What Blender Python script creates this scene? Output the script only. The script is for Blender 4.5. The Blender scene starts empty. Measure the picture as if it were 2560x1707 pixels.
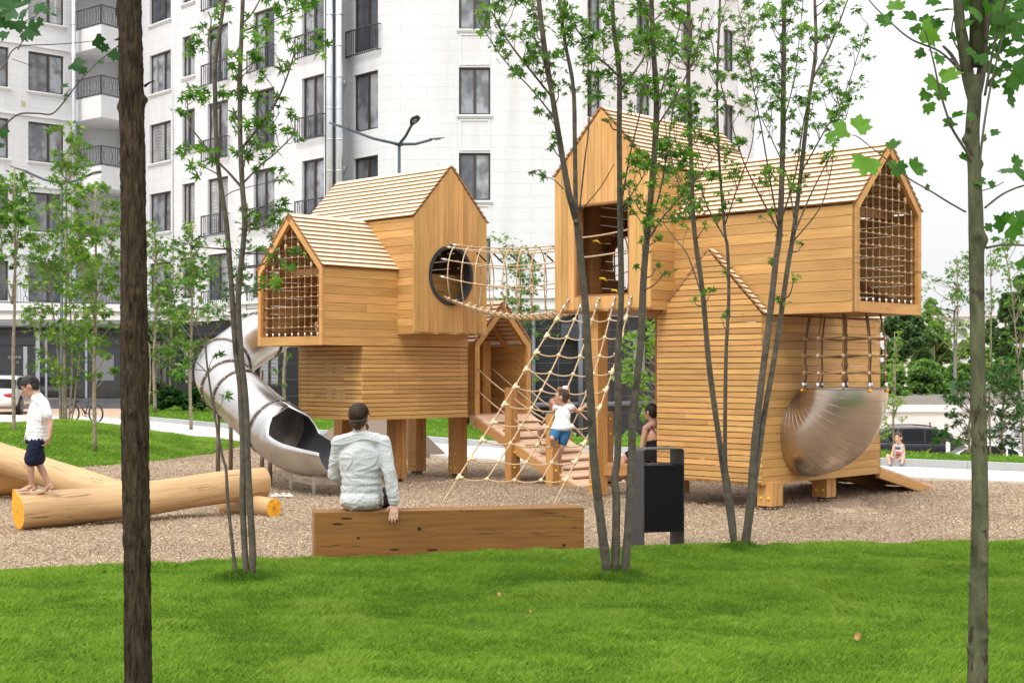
import bpy, bmesh, math, random
import numpy as np
from mathutils import Vector, Matrix

# ------------------------------------------------------------------ camera, sky, sun, exposure
SC = bpy.context.scene
COL = SC.collection
F, HY, CZ = 3500.0, 925.0, 1.6
cam_d = bpy.data.cameras.new('camera')
cam = bpy.data.objects.new('camera', cam_d)
COL.objects.link(cam)
cam.location = (0, 0, CZ)
cam.rotation_euler = (math.radians(90), 0, 0)
cam_d.sensor_width = 36.0
cam_d.lens = F / 2560 * 36
cam_d.shift_y = (HY - 853.5) / 2560
cam_d.clip_end = 2000
SC.camera = cam

SUN_EL, SUN_AZ = math.radians(56), math.radians(205)     # azimuth measured from +Y clockwise: behind the camera, a little left
wd = bpy.data.worlds.new('World')
SC.world = wd
wd.use_nodes = True
nt = wd.node_tree
nt.nodes.clear()
sky = nt.nodes.new('ShaderNodeTexSky')
sky.sky_type = 'NISHITA'
sky.sun_disc = False
sky.sun_elevation = SUN_EL
sky.sun_rotation = SUN_AZ
sky.dust_density = 6.0
sky.air_density = 1.0
hs = nt.nodes.new('ShaderNodeHueSaturation')
hs.inputs['Saturation'].default_value = 0.10
mx = nt.nodes.new('ShaderNodeMix')
mx.data_type = 'RGBA'
mx.inputs[0].default_value = 0.6
mx.inputs[7].default_value = (10.5, 10.6, 10.8, 1)            # even cloud cover mixed over the clear sky
bg = nt.nodes.new('ShaderNodeBackground')
bg.inputs[1].default_value = 0.113
wo = nt.nodes.new('ShaderNodeOutputWorld')
nt.links.new(sky.outputs[0], hs.inputs['Color'])
nt.links.new(hs.outputs[0], mx.inputs[6])
# a cloud layer is brighter overhead than at the horizon
tcw = nt.nodes.new('ShaderNodeTexCoord'); spw = nt.nodes.new('ShaderNodeSeparateXYZ'); mrw = nt.nodes.new('ShaderNodeMapRange'); vmw = nt.nodes.new('ShaderNodeVectorMath')
mrw.inputs['From Min'].default_value = 0.12; mrw.inputs['From Max'].default_value = 1.0; mrw.inputs['To Min'].default_value = 1.25; mrw.inputs['To Max'].default_value = 2.6
vmw.operation = 'SCALE'
nt.links.new(tcw.outputs['Generated'], spw.inputs[0]); nt.links.new(spw.outputs[2], mrw.inputs[0])
nt.links.new(mx.outputs[2], vmw.inputs[0]); nt.links.new(mrw.outputs[0], vmw.inputs['Scale'])
nt.links.new(vmw.outputs[0], bg.inputs[0])
nt.links.new(bg.outputs[0], wo.inputs[0])

sl = bpy.data.lights.new('sun', 'SUN')
sl.energy = 1.5
sl.angle = math.radians(14)
sl.color = (1.0, 0.975, 0.94)
so = bpy.data.objects.new('sun', sl)
COL.objects.link(so)
sd = Vector((math.sin(SUN_AZ) * math.cos(SUN_EL), math.cos(SUN_AZ) * math.cos(SUN_EL), math.sin(SUN_EL)))
so.rotation_euler = sd.to_track_quat('Z', 'Y').to_euler()

SC.view_settings.view_transform = 'Standard'
SC.view_settings.look = 'None'
SC.view_settings.exposure = -0.06
SC.view_settings.gamma = 1.0
SC.cycles.max_bounces = 8
SC.cycles.diffuse_bounces = 4
SC.cycles.transparent_max_bounces = 8
SC.cycles.caustics_reflective = False
SC.cycles.caustics_refractive = False

random.seed(7)
R = np.random.default_rng(7)


def W(px, py, Y):
    """point seen at pixel (px, py) of the 2560-wide photograph at distance Y"""
    return Vector(((px - 1280) / F * Y, Y, CZ + (HY - py) / F * Y))


# ------------------------------------------------------------------ object helpers
def tag(o, label=None, cat=None, group=None, kind=None):
    if label: o['label'] = label
    if cat: o['category'] = cat
    if group: o['group'] = group
    if kind: o['kind'] = kind
    return o


def thing(name, label, cat, loc=(0, 0, 0), rz=0.0, group=None):
    o = bpy.data.objects.new(name, None)
    o.empty_display_size = 0.2
    COL.objects.link(o)
    o.location = loc
    o.rotation_euler = (0, 0, rz)
    return tag(o, label, cat, group)


class MB:
    """mesh builder: boxes, prisms, tubes; uv in metres, a random number per board"""
    def __init__(s):
        s.v = []; s.f = []; s.uv = []; s.r = []; s.sm = []; s.mi = []

    def poly(s, pts, uvs=None, r=0.5, smooth=False, mi=0):
        n = len(s.v)
        s.v.extend([tuple(p) for p in pts])
        s.f.append(tuple(range(n, n + len(pts))))
        s.uv.append(uvs if uvs else [(0, 0)] * len(pts))
        s.r.append(r); s.sm.append(smooth); s.mi.append(mi)

    def faces(s, vs, fs, uvs=None, r=0.5, smooth=False, mi=0):
        n = len(s.v)
        s.v.extend([tuple(p) for p in vs])
        for k, f in enumerate(fs):
            s.f.append(tuple(i + n for i in f))
            s.uv.append(uvs[k] if uvs else [(0, 0)] * len(f))
            s.r.append(r); s.sm.append(smooth); s.mi.append(mi)

    def box(s, o, ax, ay, az, r=None, long=0, mi=0, edge=None):
        """parallelepiped from corner o with edge vectors ax, ay, az; u runs along edge number 'long'"""
        o = Vector(o); e = [Vector(ax), Vector(ay), Vector(az)]
        if r is None: r = random.random()
        L = [x.length for x in e]
        P = {}
        for i in (0, 1):
            for j in (0, 1):
                for k in (0, 1):
                    P[i, j, k] = o + e[0] * i + e[1] * j + e[2] * k
        ou, ov = random.random() * 9, random.random() * 9
        for d in range(3):
            a, b = [q for q in range(3) if q != d]
            if b == long: a, b = b, a
            for side in (0, 1):
                q = []; uv = []
                for (x, y) in ((0, 0), (1, 0), (1, 1), (0, 1)):
                    idx = [0, 0, 0]; idx[d] = side; idx[a] = x; idx[b] = y
                    q.append(P[tuple(idx)]); uv.append((ou + x * L[a], ov + y * L[b]))
                c = (q[1] - q[0]).cross(q[3] - q[0])
                out = e[d] * (1 if side else -1)
                if c.dot(out) < 0:
                    q.reverse(); uv.reverse()
                s.poly(q, uv, r, False, mi if edge is None or d == 2 else edge)

    def cbox(s, c, sx, sy, sz, rz=0, r=None, mi=0, long=0):
        ca, sa = math.cos(rz), math.sin(rz)
        ax = Vector((ca, sa, 0)) * sx; ay = Vector((-sa, ca, 0)) * sy; az = Vector((0, 0, sz))
        s.box(Vector(c) - ax / 2 - ay / 2 - az / 2, ax, ay, az, r, long, mi)

    def beam(s, p, q, wdt, hgt, up=(0, 0, 1), r=None, mi=0):
        p = Vector(p); q = Vector(q); d = q - p
        x = d.cross(Vector(up))
        if x.length < 1e-6: x = Vector((1, 0, 0))
        x.normalize(); u = x.cross(d).normalized()
        s.box(p - x * wdt / 2 - u * hgt / 2, d, x * wdt, u * hgt, r, 0, mi)

    def tube(s, pts, rad, n=8, cap=True, r=None, smooth=True, mi=0, jit=0, flat=1.0):
        pts = [Vector(p) for p in pts]
        if not hasattr(rad, '__len__'): rad = [rad] * len(pts)
        if r is None: r = random.random()
        t0 = (pts[1] - pts[0]).normalized()
        ref = Vector((0, 0, 1)) if abs(t0.z) < 0.9 else Vector((1, 0, 0))
        x = t0.cross(ref).normalized()
        base = len(s.v); m = len(pts); ln = 0; us = []
        for i, p in enumerate(pts):
            if i == 0: t = pts[1] - p
            elif i == m - 1: t = p - pts[-2]
            else: t = pts[i + 1] - pts[i - 1]
            t.normalize()
            x = (x - t * x.dot(t))
            if x.length < 1e-6: x = t.orthogonal()
            x.normalize(); y = t.cross(x)
            if i: ln += (p - pts[i - 1]).length
            us.append(ln)
            for k in range(n):
                a = 2 * math.pi * k / n
                rr = rad[i] * (1 + (random.uniform(-jit, jit) if jit else 0))
                s.v.append(tuple(p + x * math.cos(a) * rr + y * math.sin(a) * rr * flat))
        for i in range(m - 1):
            for k in range(n):
                k2 = (k + 1) % n
                s.f.append((base + i * n + k, base + i * n + k2, base + (i + 1) * n + k2, base + (i + 1) * n + k))
                c = 2 * math.pi * max(rad[i], 1e-4)
                s.uv.append([(us[i], k / n * c), (us[i], (k + 1) / n * c), (us[i + 1], (k + 1) / n * c), (us[i + 1], k / n * c)])
                s.r.append(r); s.sm.append(smooth); s.mi.append(mi)
        if cap:
            s.f.append(tuple(base + k for k in reversed(range(n)))); s.uv.append([(0, 0)] * n); s.r.append(r); s.sm.append(False); s.mi.append(mi)
            s.f.append(tuple(base + (m - 1) * n + k for k in range(n))); s.uv.append([(0, 0)] * n); s.r.append(r); s.sm.append(False); s.mi.append(mi)

    def ball(s, c, rx, ry=None, rz=None, n=10, m=7, mi=0, r=0.5, rot=None):
        ry = ry or rx; rz = rz or rx
        c = Vector(c); vs = []; fs = []
        for j in range(m + 1):
            th = math.pi * j / m
            for k in range(n):
                a = 2 * math.pi * k / n
                q = Vector((rx * math.sin(th) * math.cos(a), ry * math.sin(th) * math.sin(a), rz * math.cos(th)))
                if rot is not None: q = rot @ q
                vs.append(c + q)
        for j in range(m):
            for k in range(n):
                fs.append((j * n + k, (j + 1) * n + k, (j + 1) * n + (k + 1) % n, j * n + (k + 1) % n))
        s.faces(vs, fs, None, r, True, mi)

    def build(s, name, mat, parent=None, label=None, weld=False):
        me = bpy.data.meshes.new(name)
        me.from_pydata(s.v, [], s.f)
        mats = mat if isinstance(mat, (list, tuple)) else [mat]
        for q in mats: me.materials.append(q)
        nf = len(s.f)
        me.polygons.foreach_set('use_smooth', s.sm)
        me.polygons.foreach_set('material_index', s.mi)
        ul = me.uv_layers.new(name='UVMap')
        ul.data.foreach_set('uv', [c for f in s.uv for p in f for c in p])
        at = me.attributes.new('rnd', 'FLOAT', 'FACE')
        at.data.foreach_set('value', s.r)
        if weld:
            bm = bmesh.new(); bm.from_mesh(me)
            bmesh.ops.remove_doubles(bm, verts=bm.verts, dist=1e-5)
            bmesh.ops.recalc_face_normals(bm, faces=bm.faces)
            bm.to_mesh(me); bm.free()
        me.update()
        o = bpy.data.objects.new(name, me)
        COL.objects.link(o)
        if parent is not None: o.parent = parent
        if label: o['label'] = label
        return o


def np_mesh(name, verts, faces, mat, parent=None, rnd=None, smooth=False):
    """big meshes from numpy arrays; every face has the same number of corners"""
    me = bpy.data.meshes.new(name)
    nv, nf, k = len(verts), len(faces), faces.shape[1]
    me.vertices.add(nv); me.loops.add(nf * k); me.polygons.add(nf)
    me.vertices.foreach_set('co', np.asarray(verts, dtype=np.float32).ravel())
    me.loops.foreach_set('vertex_index', np.asarray(faces, dtype=np.int32).ravel())
    me.polygons.foreach_set('loop_start', np.arange(0, nf * k, k, dtype=np.int32))
    me.polygons.foreach_set('use_smooth', np.full(nf, smooth, dtype=bool))
    me.update(calc_edges=True)
    if rnd is not None:
        at = me.attributes.new('rnd', 'FLOAT', 'FACE')
        at.data.foreach_set('value', np.asarray(rnd, dtype=np.float32))
    me.materials.append(mat)
    o = bpy.data.objects.new(name, me)
    COL.objects.link(o)
    if parent is not None: o.parent = parent
    return o


def local(o, parent_loc):
    return o


# ------------------------------------------------------------------ materials
def newmat(name):
    m = bpy.data.materials.new(name)
    m.use_nodes = True
    t = m.node_tree
    b = t.nodes['Principled BSDF']
    return m, t, b


def nd(t, typ, **kw):
    n = t.nodes.new(typ)
    for k, v in kw.items(): setattr(n, k, v)
    return n


def ramp(t, fac, stops):
    n = nd(t, 'ShaderNodeValToRGB')
    e = n.color_ramp.elements
    while len(e) < len(stops): e.new(0.5)
    for i, (p, c) in enumerate(stops):
        e[i].position = p
        e[i].color = (c[0], c[1], c[2], 1) if len(c) == 3 else c
    t.links.new(fac, n.inputs[0])
    return n.outputs[0]


def noise(t, vec, scale, detail=3, rough=0.55, dist=0.0):
    n = nd(t, 'ShaderNodeTexNoise')
    n.inputs['Scale'].default_value = scale
    n.inputs['Detail'].default_value = detail
    n.inputs['Roughness'].default_value = rough
    n.inputs['Distortion'].default_value = dist
    if vec is not None: t.links.new(vec, n.inputs['Vector'])
    return n.outputs[0]


def mapping(t, vec, scale=(1, 1, 1), loc=(0, 0, 0)):
    n = nd(t, 'ShaderNodeMapping')
    n.inputs['Scale'].default_value = scale
    n.inputs['Location'].default_value = loc
    t.links.new(vec, n.inputs[0])
    return n.outputs[0]


def mixc(t, fac, a, b, mode='MIX'):
    n = nd(t, 'ShaderNodeMix', data_type='RGBA', blend_type=mode)
    if isinstance(fac, (int, float)): n.inputs[0].default_value = fac
    else: t.links.new(fac, n.inputs[0])
    for i, x in ((6, a), (7, b)):
        if isinstance(x, tuple): n.inputs[i].default_value = (x[0], x[1], x[2], 1)
        else: t.links.new(x, n.inputs[i])
    return n.outputs[2]


def mth(t, op, a, b=None, c=None):
    n = nd(t, 'ShaderNodeMath', operation=op)
    for i, x in enumerate((a, b, c)):
        if x is None: continue
        if isinstance(x, (int, float)): n.inputs[i].default_value = x
        else: t.links.new(x, n.inputs[i])
    return n.outputs[0]


def bump(t, b, h, strength=0.3, dist=0.01):
    n = nd(t, 'ShaderNodeBump')
    n.inputs['Strength'].default_value = strength
    n.inputs['Distance'].default_value = dist
    t.links.new(h, n.inputs['Height'])
    t.links.new(n.outputs[0], b.inputs['Normal'])


def wood_mat(name, dark, light, rough=0.62, streak=1.0, cracks=0.0, knots=True, var=0.28):
    m, t, b = newmat(name)
    uv = nd(t, 'ShaderNodeTexCoord').outputs['UV']
    rnd = nd(t, 'ShaderNodeAttribute', attribute_name='rnd').outputs['Fac']
    v1 = mapping(t, uv, (1.1, 26, 1))
    g1 = noise(t, v1, 1.6, 5, 0.6, 0.6)
    v2 = mapping(t, uv, (3.0, 140, 1))
    g2 = noise(t, v2, 1.0, 3, 0.6)
    v3 = mapping(t, uv, (0.8, 3.0, 1))
    g3 = noise(t, v3, 1.5, 2, 0.5)
    f = mth(t, 'ADD', mth(t, 'MULTIPLY', g1, 0.55 * streak), mth(t, 'ADD', mth(t, 'MULTIPLY', g2, 0.2), mth(t, 'MULTIPLY', g3, 0.35)))
    c = ramp(t, f, [(0.30, dark), (0.78, light)])
    # tone of the single board
    val = mth(t, 'ADD', mth(t, 'MULTIPLY', rnd, var), 1 - var * 0.5)
    hsv = nd(t, 'ShaderNodeHueSaturation')
    t.links.new(c, hsv.inputs['Color'])
    t.links.new(val, hsv.inputs['Value'])
    t.links.new(mth(t, 'ADD', mth(t, 'MULTIPLY', mth(t, 'FRACT', mth(t, 'MULTIPLY', rnd, 7.3)), 0.010), 0.494), hsv.inputs['Hue'])
    c = hsv.outputs[0]
    if knots:
        vo = nd(t, 'ShaderNodeTexVoronoi')
        vo.inputs['Scale'].default_value = 1.0
        t.links.new(mapping(t, uv, (2.6, 8.0, 1)), vo.inputs['Vector'])
        kf = ramp(t, vo.outputs['Distance'], [(0.035, (1, 1, 1)), (0.095, (0, 0, 0))])
        gate = mth(t, 'GREATER_THAN', noise(t, mapping(t, uv, (1.3, 4, 1)), 1.0, 0), 0.60)
        c = mixc(t, mth(t, 'MULTIPLY', mth(t, 'MULTIPLY', kf, gate), 0.55), c, (dark[0] * 0.25, dark[1] * 0.2, dark[2] * 0.2))
    if cracks:
        cn = noise(t, mapping(t, uv, (0.45, 8, 1)), 1.3, 3, 0.5, .9)
        cf = ramp(t, mth(t, 'ABSOLUTE', mth(t, 'SUBTRACT', cn, 0.5)), [(0.0, (1, 1, 1)), (0.014, (0, 0, 0))])
        gate = ramp(t, noise(t, mapping(t, uv, (1.5, 5, 1)), 1.2, 1), [(0.46, (0, 0, 0)), (0.58, (1, 1, 1))])
        k = mth(t, 'MULTIPLY', mth(t, 'MULTIPLY', cf, gate), cracks)
        c = mixc(t, k, c, (dark[0] * 0.08, dark[1] * 0.07, dark[2] * 0.06))
    t.links.new(c, b.inputs['Base Color'])
    b.inputs['Roughness'].default_value = rough
    bump(t, b, f, 0.25, 0.004)
    return m


M = {}
M['wood'] = wood_mat('larch_boards', (0.36, 0.168, 0.042), (0.72, 0.43, 0.148), var=0.34, streak=.95)
M['wood_roof'] = wood_mat('roof_boards', (0.60, 0.41, 0.25), (0.84, 0.66, 0.47), var=0.10)
M['roof_edge'] = wood_mat('roof_board_edge', (0.20, 0.095, 0.04), (0.38, 0.20, 0.09), var=0.2, knots=False)
M['steel_shade'] = None
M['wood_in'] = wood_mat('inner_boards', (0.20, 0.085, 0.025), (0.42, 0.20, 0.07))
M['post'] = wood_mat('post_wood', (0.36, 0.165, 0.042), (0.66, 0.36, 0.12), cracks=0.6)
M['beam'] = wood_mat('beam_wood', (0.11, 0.040, 0.006), (0.31, 0.135, 0.026), cracks=1.0, streak=1.3, var=0.05)
M['deck'] = wood_mat('deck_boards', (0.52, 0.32, 0.18), (0.80, 0.56, 0.38), var=0.14)
M['log'] = wood_mat('debarked_log', (0.34, 0.185, 0.075), (0.64, 0.43, 0.215), cracks=1.0, knots=False, var=0.1)


def flat_mat(name, col, rough=0.6, metal=0.0, nz=0.0, nscale=8.0, spec=0.5, coat=0.0, bmp=0.0, bscale=60):
    m, t, b = newmat(name)
    b.inputs['Roughness'].default_value = rough
    b.inputs['Metallic'].default_value = metal
    b.inputs['Specular IOR Level'].default_value = spec
    b.inputs['Coat Weight'].default_value = coat
    tc = nd(t, 'ShaderNodeTexCoord').outputs['Object']
    if nz:
        n = noise(t, tc, nscale, 4)
        lo = tuple(max(0, x * (1 - nz)) for x in col); hi = tuple(x * (1 + nz) for x in col)
        t.links.new(ramp(t, n, [(0.3, lo), (0.7, hi)]), b.inputs['Base Color'])
    else:
        b.inputs['Base Color'].default_value = (*col, 1)
    if bmp: bump(t, b, noise(t, tc, bscale, 3), bmp, 0.01)
    return m


M['rope'] = flat_mat('beige_rope', (0.50, 0.35, 0.21), 0.8, nz=0.18, nscale=70, bmp=0.5, bscale=160)
M['rope_dark'] = flat_mat('brown_rope', (0.25, 0.145, 0.07), 0.85, nz=0.2, nscale=70, bmp=0.5, bscale=160)
M['net_bead'] = flat_mat('tan_plastic', (0.50, 0.36, 0.20), 0.5)
M['bead'] = flat_mat('cream_plastic', (0.66, 0.51, 0.31), 0.45)
M['black_rubber'] = flat_mat('black_ring', (0.02, 0.024, 0.03), 0.5)
M['yellow'] = flat_mat('yellow_plastic', (0.80, 0.50, 0.02), 0.4)
M['orange_paint'] = flat_mat('orange_end_paint', (0.82, 0.36, 0.015), 0.6, nz=0.12, nscale=20)
M['steel_dark'] = flat_mat('flange_steel', (0.30, 0.25, 0.21), 0.38, 0.9, nz=0.15, nscale=12)
M['zinc'] = flat_mat('zinc_clip', (0.62, 0.62, 0.62), 0.35, 0.9)
M['white_plaster'] = None


def steel_mat():
    m, t, b = newmat('brushed_steel')
    uv = nd(t, 'ShaderNodeTexCoord').outputs['UV']
    tc = nd(t, 'ShaderNodeTexCoord').outputs['Object']
    n1 = noise(t, mapping(t, uv, (1.5, 60, 1)), 1.2, 4)
    n2 = noise(t, tc, 3.0, 3)
    t.links.new(ramp(t, mth(t, 'ADD', mth(t, 'MULTIPLY', n1, 0.5), mth(t, 'MULTIPLY', n2, 0.5)), [(0.3, (0.46, 0.44, 0.42)), (0.7, (0.64, 0.63, 0.62))]), b.inputs['Base Color'])
    b.inputs['Metallic'].default_value = 1.0
    t.links.new(ramp(t, n2, [(0.3, (0.24,) * 3), (0.7, (0.36,) * 3)]), b.inputs['Roughness'])
    bump(t, b, n1, 0.06, 0.002)
    return m


M['steel'] = steel_mat()
M['steel_warm'] = flat_mat('warm_brushed_steel', (0.52, 0.46, 0.405), 0.27, 1.0, nz=.15, nscale=2.5)
M['steel_shade'] = flat_mat('shaded_inner_steel', (0.16, 0.165, 0.18), 0.42, 0.85, nz=.2, nscale=3)  # same steel, darkened: shade inside the slide mouth is put into its colour


def leaf_mat(name, c1, c2, c3, trans=0.35, rough=0.5):
    m, t, b = newmat(name)
    rnd = nd(t, 'ShaderNodeAttribute', attribute_name='rnd').outputs['Fac']
    c = ramp(t, rnd, [(0.0, c1), (0.6, c2), (1.0, c3)])
    t.links.new(c, b.inputs['Base Color'])
    b.inputs['Roughness'].default_value = rough
    b.inputs['Specular IOR Level'].default_value = 0.25
    tr = nd(t, 'ShaderNodeBsdfTranslucent')
    t.links.new(mixc(t, 1.0, c, (0.95, 1.35, 0.5), 'MULTIPLY'), tr.inputs[0])
    ms = nd(t, 'ShaderNodeMixShader')
    ms.inputs[0].default_value = trans
    out = t.nodes['Material Output']
    t.links.new(b.outputs[0], ms.inputs[1]); t.links.new(tr.outputs[0], ms.inputs[2])
    t.links.new(ms.outputs[0], out.inputs[0])
    return m


M['leaf_maple'] = leaf_mat('maple_leaf', (0.05, 0.115, 0.02), (0.10, 0.21, 0.035), (0.22, 0.36, 0.05), 0.45)
M['leaf_plane'] = leaf_mat('plane_leaf', (0.035, 0.11, 0.015), (0.08, 0.20, 0.028), (0.18, 0.36, 0.04), 0.45)
M['leaf_plane_dark'] = leaf_mat('plane_leaf_dark', (0.016, 0.06, 0.012), (0.03, 0.10, 0.02), (0.06, 0.15, 0.03), 0.25)  # darker green leaves, for the tree at the left
M['leaf_sap'] = leaf_mat('sapling_leaf', (0.06, 0.13, 0.02), (0.13, 0.23, 0.04), (0.26, 0.34, 0.07), 0.45)
M['leaf_dark'] = leaf_mat('dark_leaf', (0.018, 0.06, 0.012), (0.035, 0.10, 0.02), (0.06, 0.15, 0.03), 0.3)
M['leaf_far'] = leaf_mat('far_leaf', (0.09, 0.17, 0.045), (0.17, 0.29, 0.07), (0.28, 0.42, 0.11), 0.4)
M['leaf_far_dark'] = leaf_mat('far_leaf_dark', (0.05, 0.10, 0.04), (0.09, 0.16, 0.06), (0.15, 0.24, 0.09), 0.35)
M['leaf_young'] = leaf_mat('young_leaf', (0.12, 0.22, 0.03), (0.22, 0.36, 0.05), (0.35, 0.45, 0.10), 0.45)


def bark_mat(name, c1, c2, sc=(1, 1, 0.18), scale=40, strength=0.6, patches=None, rough=0.85):
    m, t, b = newmat(name)
    tc = nd(t, 'ShaderNodeTexCoord').outputs['Object']
    n = noise(t, mapping(t, tc, sc), scale, 5, 0.65, 0.5)
    c = ramp(t, n, [(0.32, c1), (0.68, c2)])
    if patches:
        p = noise(t, mapping(t, tc, (1, 1, 0.5)), patches[0], 3)
        pf = ramp(t, p, [(patches[2], (0, 0, 0)), (patches[2] + 0.04, (1, 1, 1))])
        c = mixc(t, pf, c, patches[1])
    t.links.new(c, b.inputs['Base Color'])
    b.inputs['Roughness'].default_value = rough
    b.inputs['Specular IOR Level'].default_value = 0.2
    bump(t, b, n, strength, 0.02)
    return m


M['bark_dark'] = bark_mat('furrowed_bark', (0.008, 0.0052, 0.003), (0.095, 0.065, 0.037), (1, 1, 0.17), 75, 1.0)
M['bark_maple'] = bark_mat('smooth_grey_bark', (0.075, 0.062, 0.048), (0.155, 0.13, 0.10), (1, 1, 1.2), 14, 0.3, (5, (0.06, 0.05, 0.04), 0.62))
M['bark_plane'] = bark_mat('green_grey_bark', (0.045, 0.05, 0.026), (0.125, 0.125, 0.068), (1, 1, 0.5), 12, 0.6, (17, (0.045, 0.036, 0.022), 0.60))
M['bark_sap'] = bark_mat('sapling_bark', (0.16, 0.13, 0.09), (0.34, 0.29, 0.20), (1, 1, 1.5), 12, 0.3)

# ------------------------------------------------------------------ ground
def sstep(x):
    x = np.clip(x, 0, 1)
    return x * x * (3 - 2 * x)


def wob(x, y, s, seed=0):
    """cheap smooth noise, roughly -1..1"""
    r = np.random.default_rng(seed); o = 0
    for k in range(7):
        a = r.uniform(0, math.tau); f = s * r.uniform(0.6, 1.7); p = r.uniform(0, math.tau)
        o = o + np.sin((x * math.cos(a) + y * math.sin(a)) * f + p + 1.3 * np.sin((x * math.sin(a) - y * math.cos(a)) * f * 0.7 + p * 2))
    return o / 3.6


def sdist(px, py, poly):
    poly = np.asarray(poly, float)
    d = np.full(px.shape, 1e9); inside = np.zeros(px.shape, bool)
    n = len(poly)
    for i in range(n):
        ax, ay = poly[i]; bx, by = poly[(i + 1) % n]
        ex, ey = bx - ax, by - ay
        t = np.clip(((px - ax) * ex + (py - ay) * ey) / (ex * ex + ey * ey), 0, 1)
        d = np.minimum(d, np.hypot(px - ax - t * ex, py - ay - t * ey))
        c = ((ay > py) != (by > py)) & (px < (bx - ax) * (py - ay) / (by - ay + 1e-12) + ax)
        inside ^= c
    return np.where(inside, d, -d)


def smooth_poly(pts, n=3):
    pts = [np.array(p, float) for p in pts]
    for _ in range(n):
        q = []
        for i in range(len(pts)):
            a, b = pts[i], pts[(i + 1) % len(pts)]
            q += [a * .75 + b * .25, a * .25 + b * .75]
        pts = q
    return pts


def drop(x, y):
    return np.minimum(-2.7 * sstep((y - 25.2) / 9) * sstep((x - 6.6) / 4), -1.15 * sstep((y - 29.5) / 12) * sstep((x + 3) / 4))


FAR = [(-24, 53), (-13, 46), (-7.1, 36.7), (-2.07, 30.8), (-0.16, 28.0), (6.05, 23.0), (7.9, 21.6), (12, 19.0)]
NEAR = [(-24, 46), (-13.8, 42), (-8.4, 34.6), (-6.2, 31.4), (-1.9, 26.4), (-0.14, 24.3), (3.1, 22.2), (6.1, 20.4), (7.2, 19.7), (12, 17.0)]
LAWNS = {
    'front': dict(poly=[(-9, 2), (10, 2), (10, 12.9), (4.5, 12.4), (2.5, 12.2), (.6, 11.85), (-1.6, 11.32), (-2.75, 10.97), (-3.87, 10.6), (-9, 9.2)], h=.125, w=.5, und=.028, cell=.09),
    'mound': dict(poly=smooth_poly([(-10, 21.3), (-8.1, 21.9), (-7.2, 23.1), (-6.3, 24.2), (-5.8, 26.4), (-5.6, 29.6), (-6.2, 31.6), (-8.4, 34.6), (-12.6, 39.5), (-13.4, 36), (-12.0, 33), (-14.5, 30), (-14, 24)], 2), h=.52, w=4.2, und=.03, cell=.2),
    'back': dict(poly=[(-13, 46.3), (-7.1, 36.95), (-2.07, 31.05), (-.16, 28.25), (6.05, 23.25), (7.9, 21.85), (12, 19.2), (13, 22), (7.6, 24.6), (6.6, 26), (6, 47), (3, 50.0), (-4, 50.0), (-6.8, 51), (-14, 58.5), (-15.5, 58.2)], h=.14, w=.35, und=.03, cell=.3),
}
BIG = smooth_poly([(-16, 9), (15, 9), (15, 20), (0, 29), (-5, 32), (-16, 36)], 1)


def lawn_h(n, x, y):
    L = LAWNS[n]
    sd = sdist(x, y, L['poly'])
    return sd, (drop(x, y) if n == 'back' else 0) + np.where(sd > 0, L['h'] * sstep(sd / L['w']) ** (0.8) + L['und'] * wob(x, y, 1.6, 5) * sstep(sd / 1.5), sd * 0.6 - 0.006) + 0.012 * (sd > 0)


def grid_mesh(name, x0, x1, y0, y1, c, zf, keep, mat, kind='structure'):
    xs = np.arange(x0, x1 + c, c); ys = np.arange(y0, y1 + c, c)
    X, Y = np.meshgrid(xs, ys)
    Z = zf(X, Y)
    K = keep(X, Y)
    nx, ny = len(xs), len(ys)
    idx = np.arange(nx * ny).reshape(ny, nx)
    k = K[:-1, :-1] | K[1:, :-1] | K[:-1, 1:] | K[1:, 1:]
    fs = np.stack([idx[:-1, :-1], idx[:-1, 1:], idx[1:, 1:], idx[1:, :-1]], -1)[k]
    v = np.stack([X, Y, Z], -1).reshape(-1, 3)
    used = np.unique(fs)
    mp = np.zeros(len(v), int); mp[used] = np.arange(len(used))
    o = np_mesh(name, v[used], mp[fs], mat, smooth=True)
    o['kind'] = kind
    return o


# ground materials
def paving_mat(name, c1, c2, scale, mortar, bw=0.5, rh=0.25):
    m, t, b = newmat(name)
    tc = nd(t, 'ShaderNodeTexCoord').outputs['Object']
    br = nd(t, 'ShaderNodeTexBrick')
    br.inputs['Scale'].default_value = scale
    br.inputs['Brick Width'].default_value = bw; br.inputs['Row Height'].default_value = rh
    br.inputs['Mortar Size'].default_value = 0.006
    br.inputs['Color1'].default_value = (*c1, 1); br.inputs['Color2'].default_value = (*c2, 1); br.inputs['Mortar'].default_value = (*mortar, 1)
    t.links.new(mapping(t, tc, (1, 1, 1)), br.inputs[0])
    n = noise(t, tc, 1.2, 4)
    c = mixc(t, 0.35, br.outputs[0], ramp(t, n, [(0.3, tuple(x * .7 for x in c1)), (0.7, tuple(min(1, x * 1.2) for x in c2))]))
    t.links.new(c, b.inputs['Base Color'])
    b.inputs['Roughness'].default_value = 0.85
    return m


M['paving'] = paving_mat('tan_paving', (0.50, 0.35, 0.24), (0.56, 0.41, 0.29), 1.0, (0.30, 0.23, 0.17))


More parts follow.
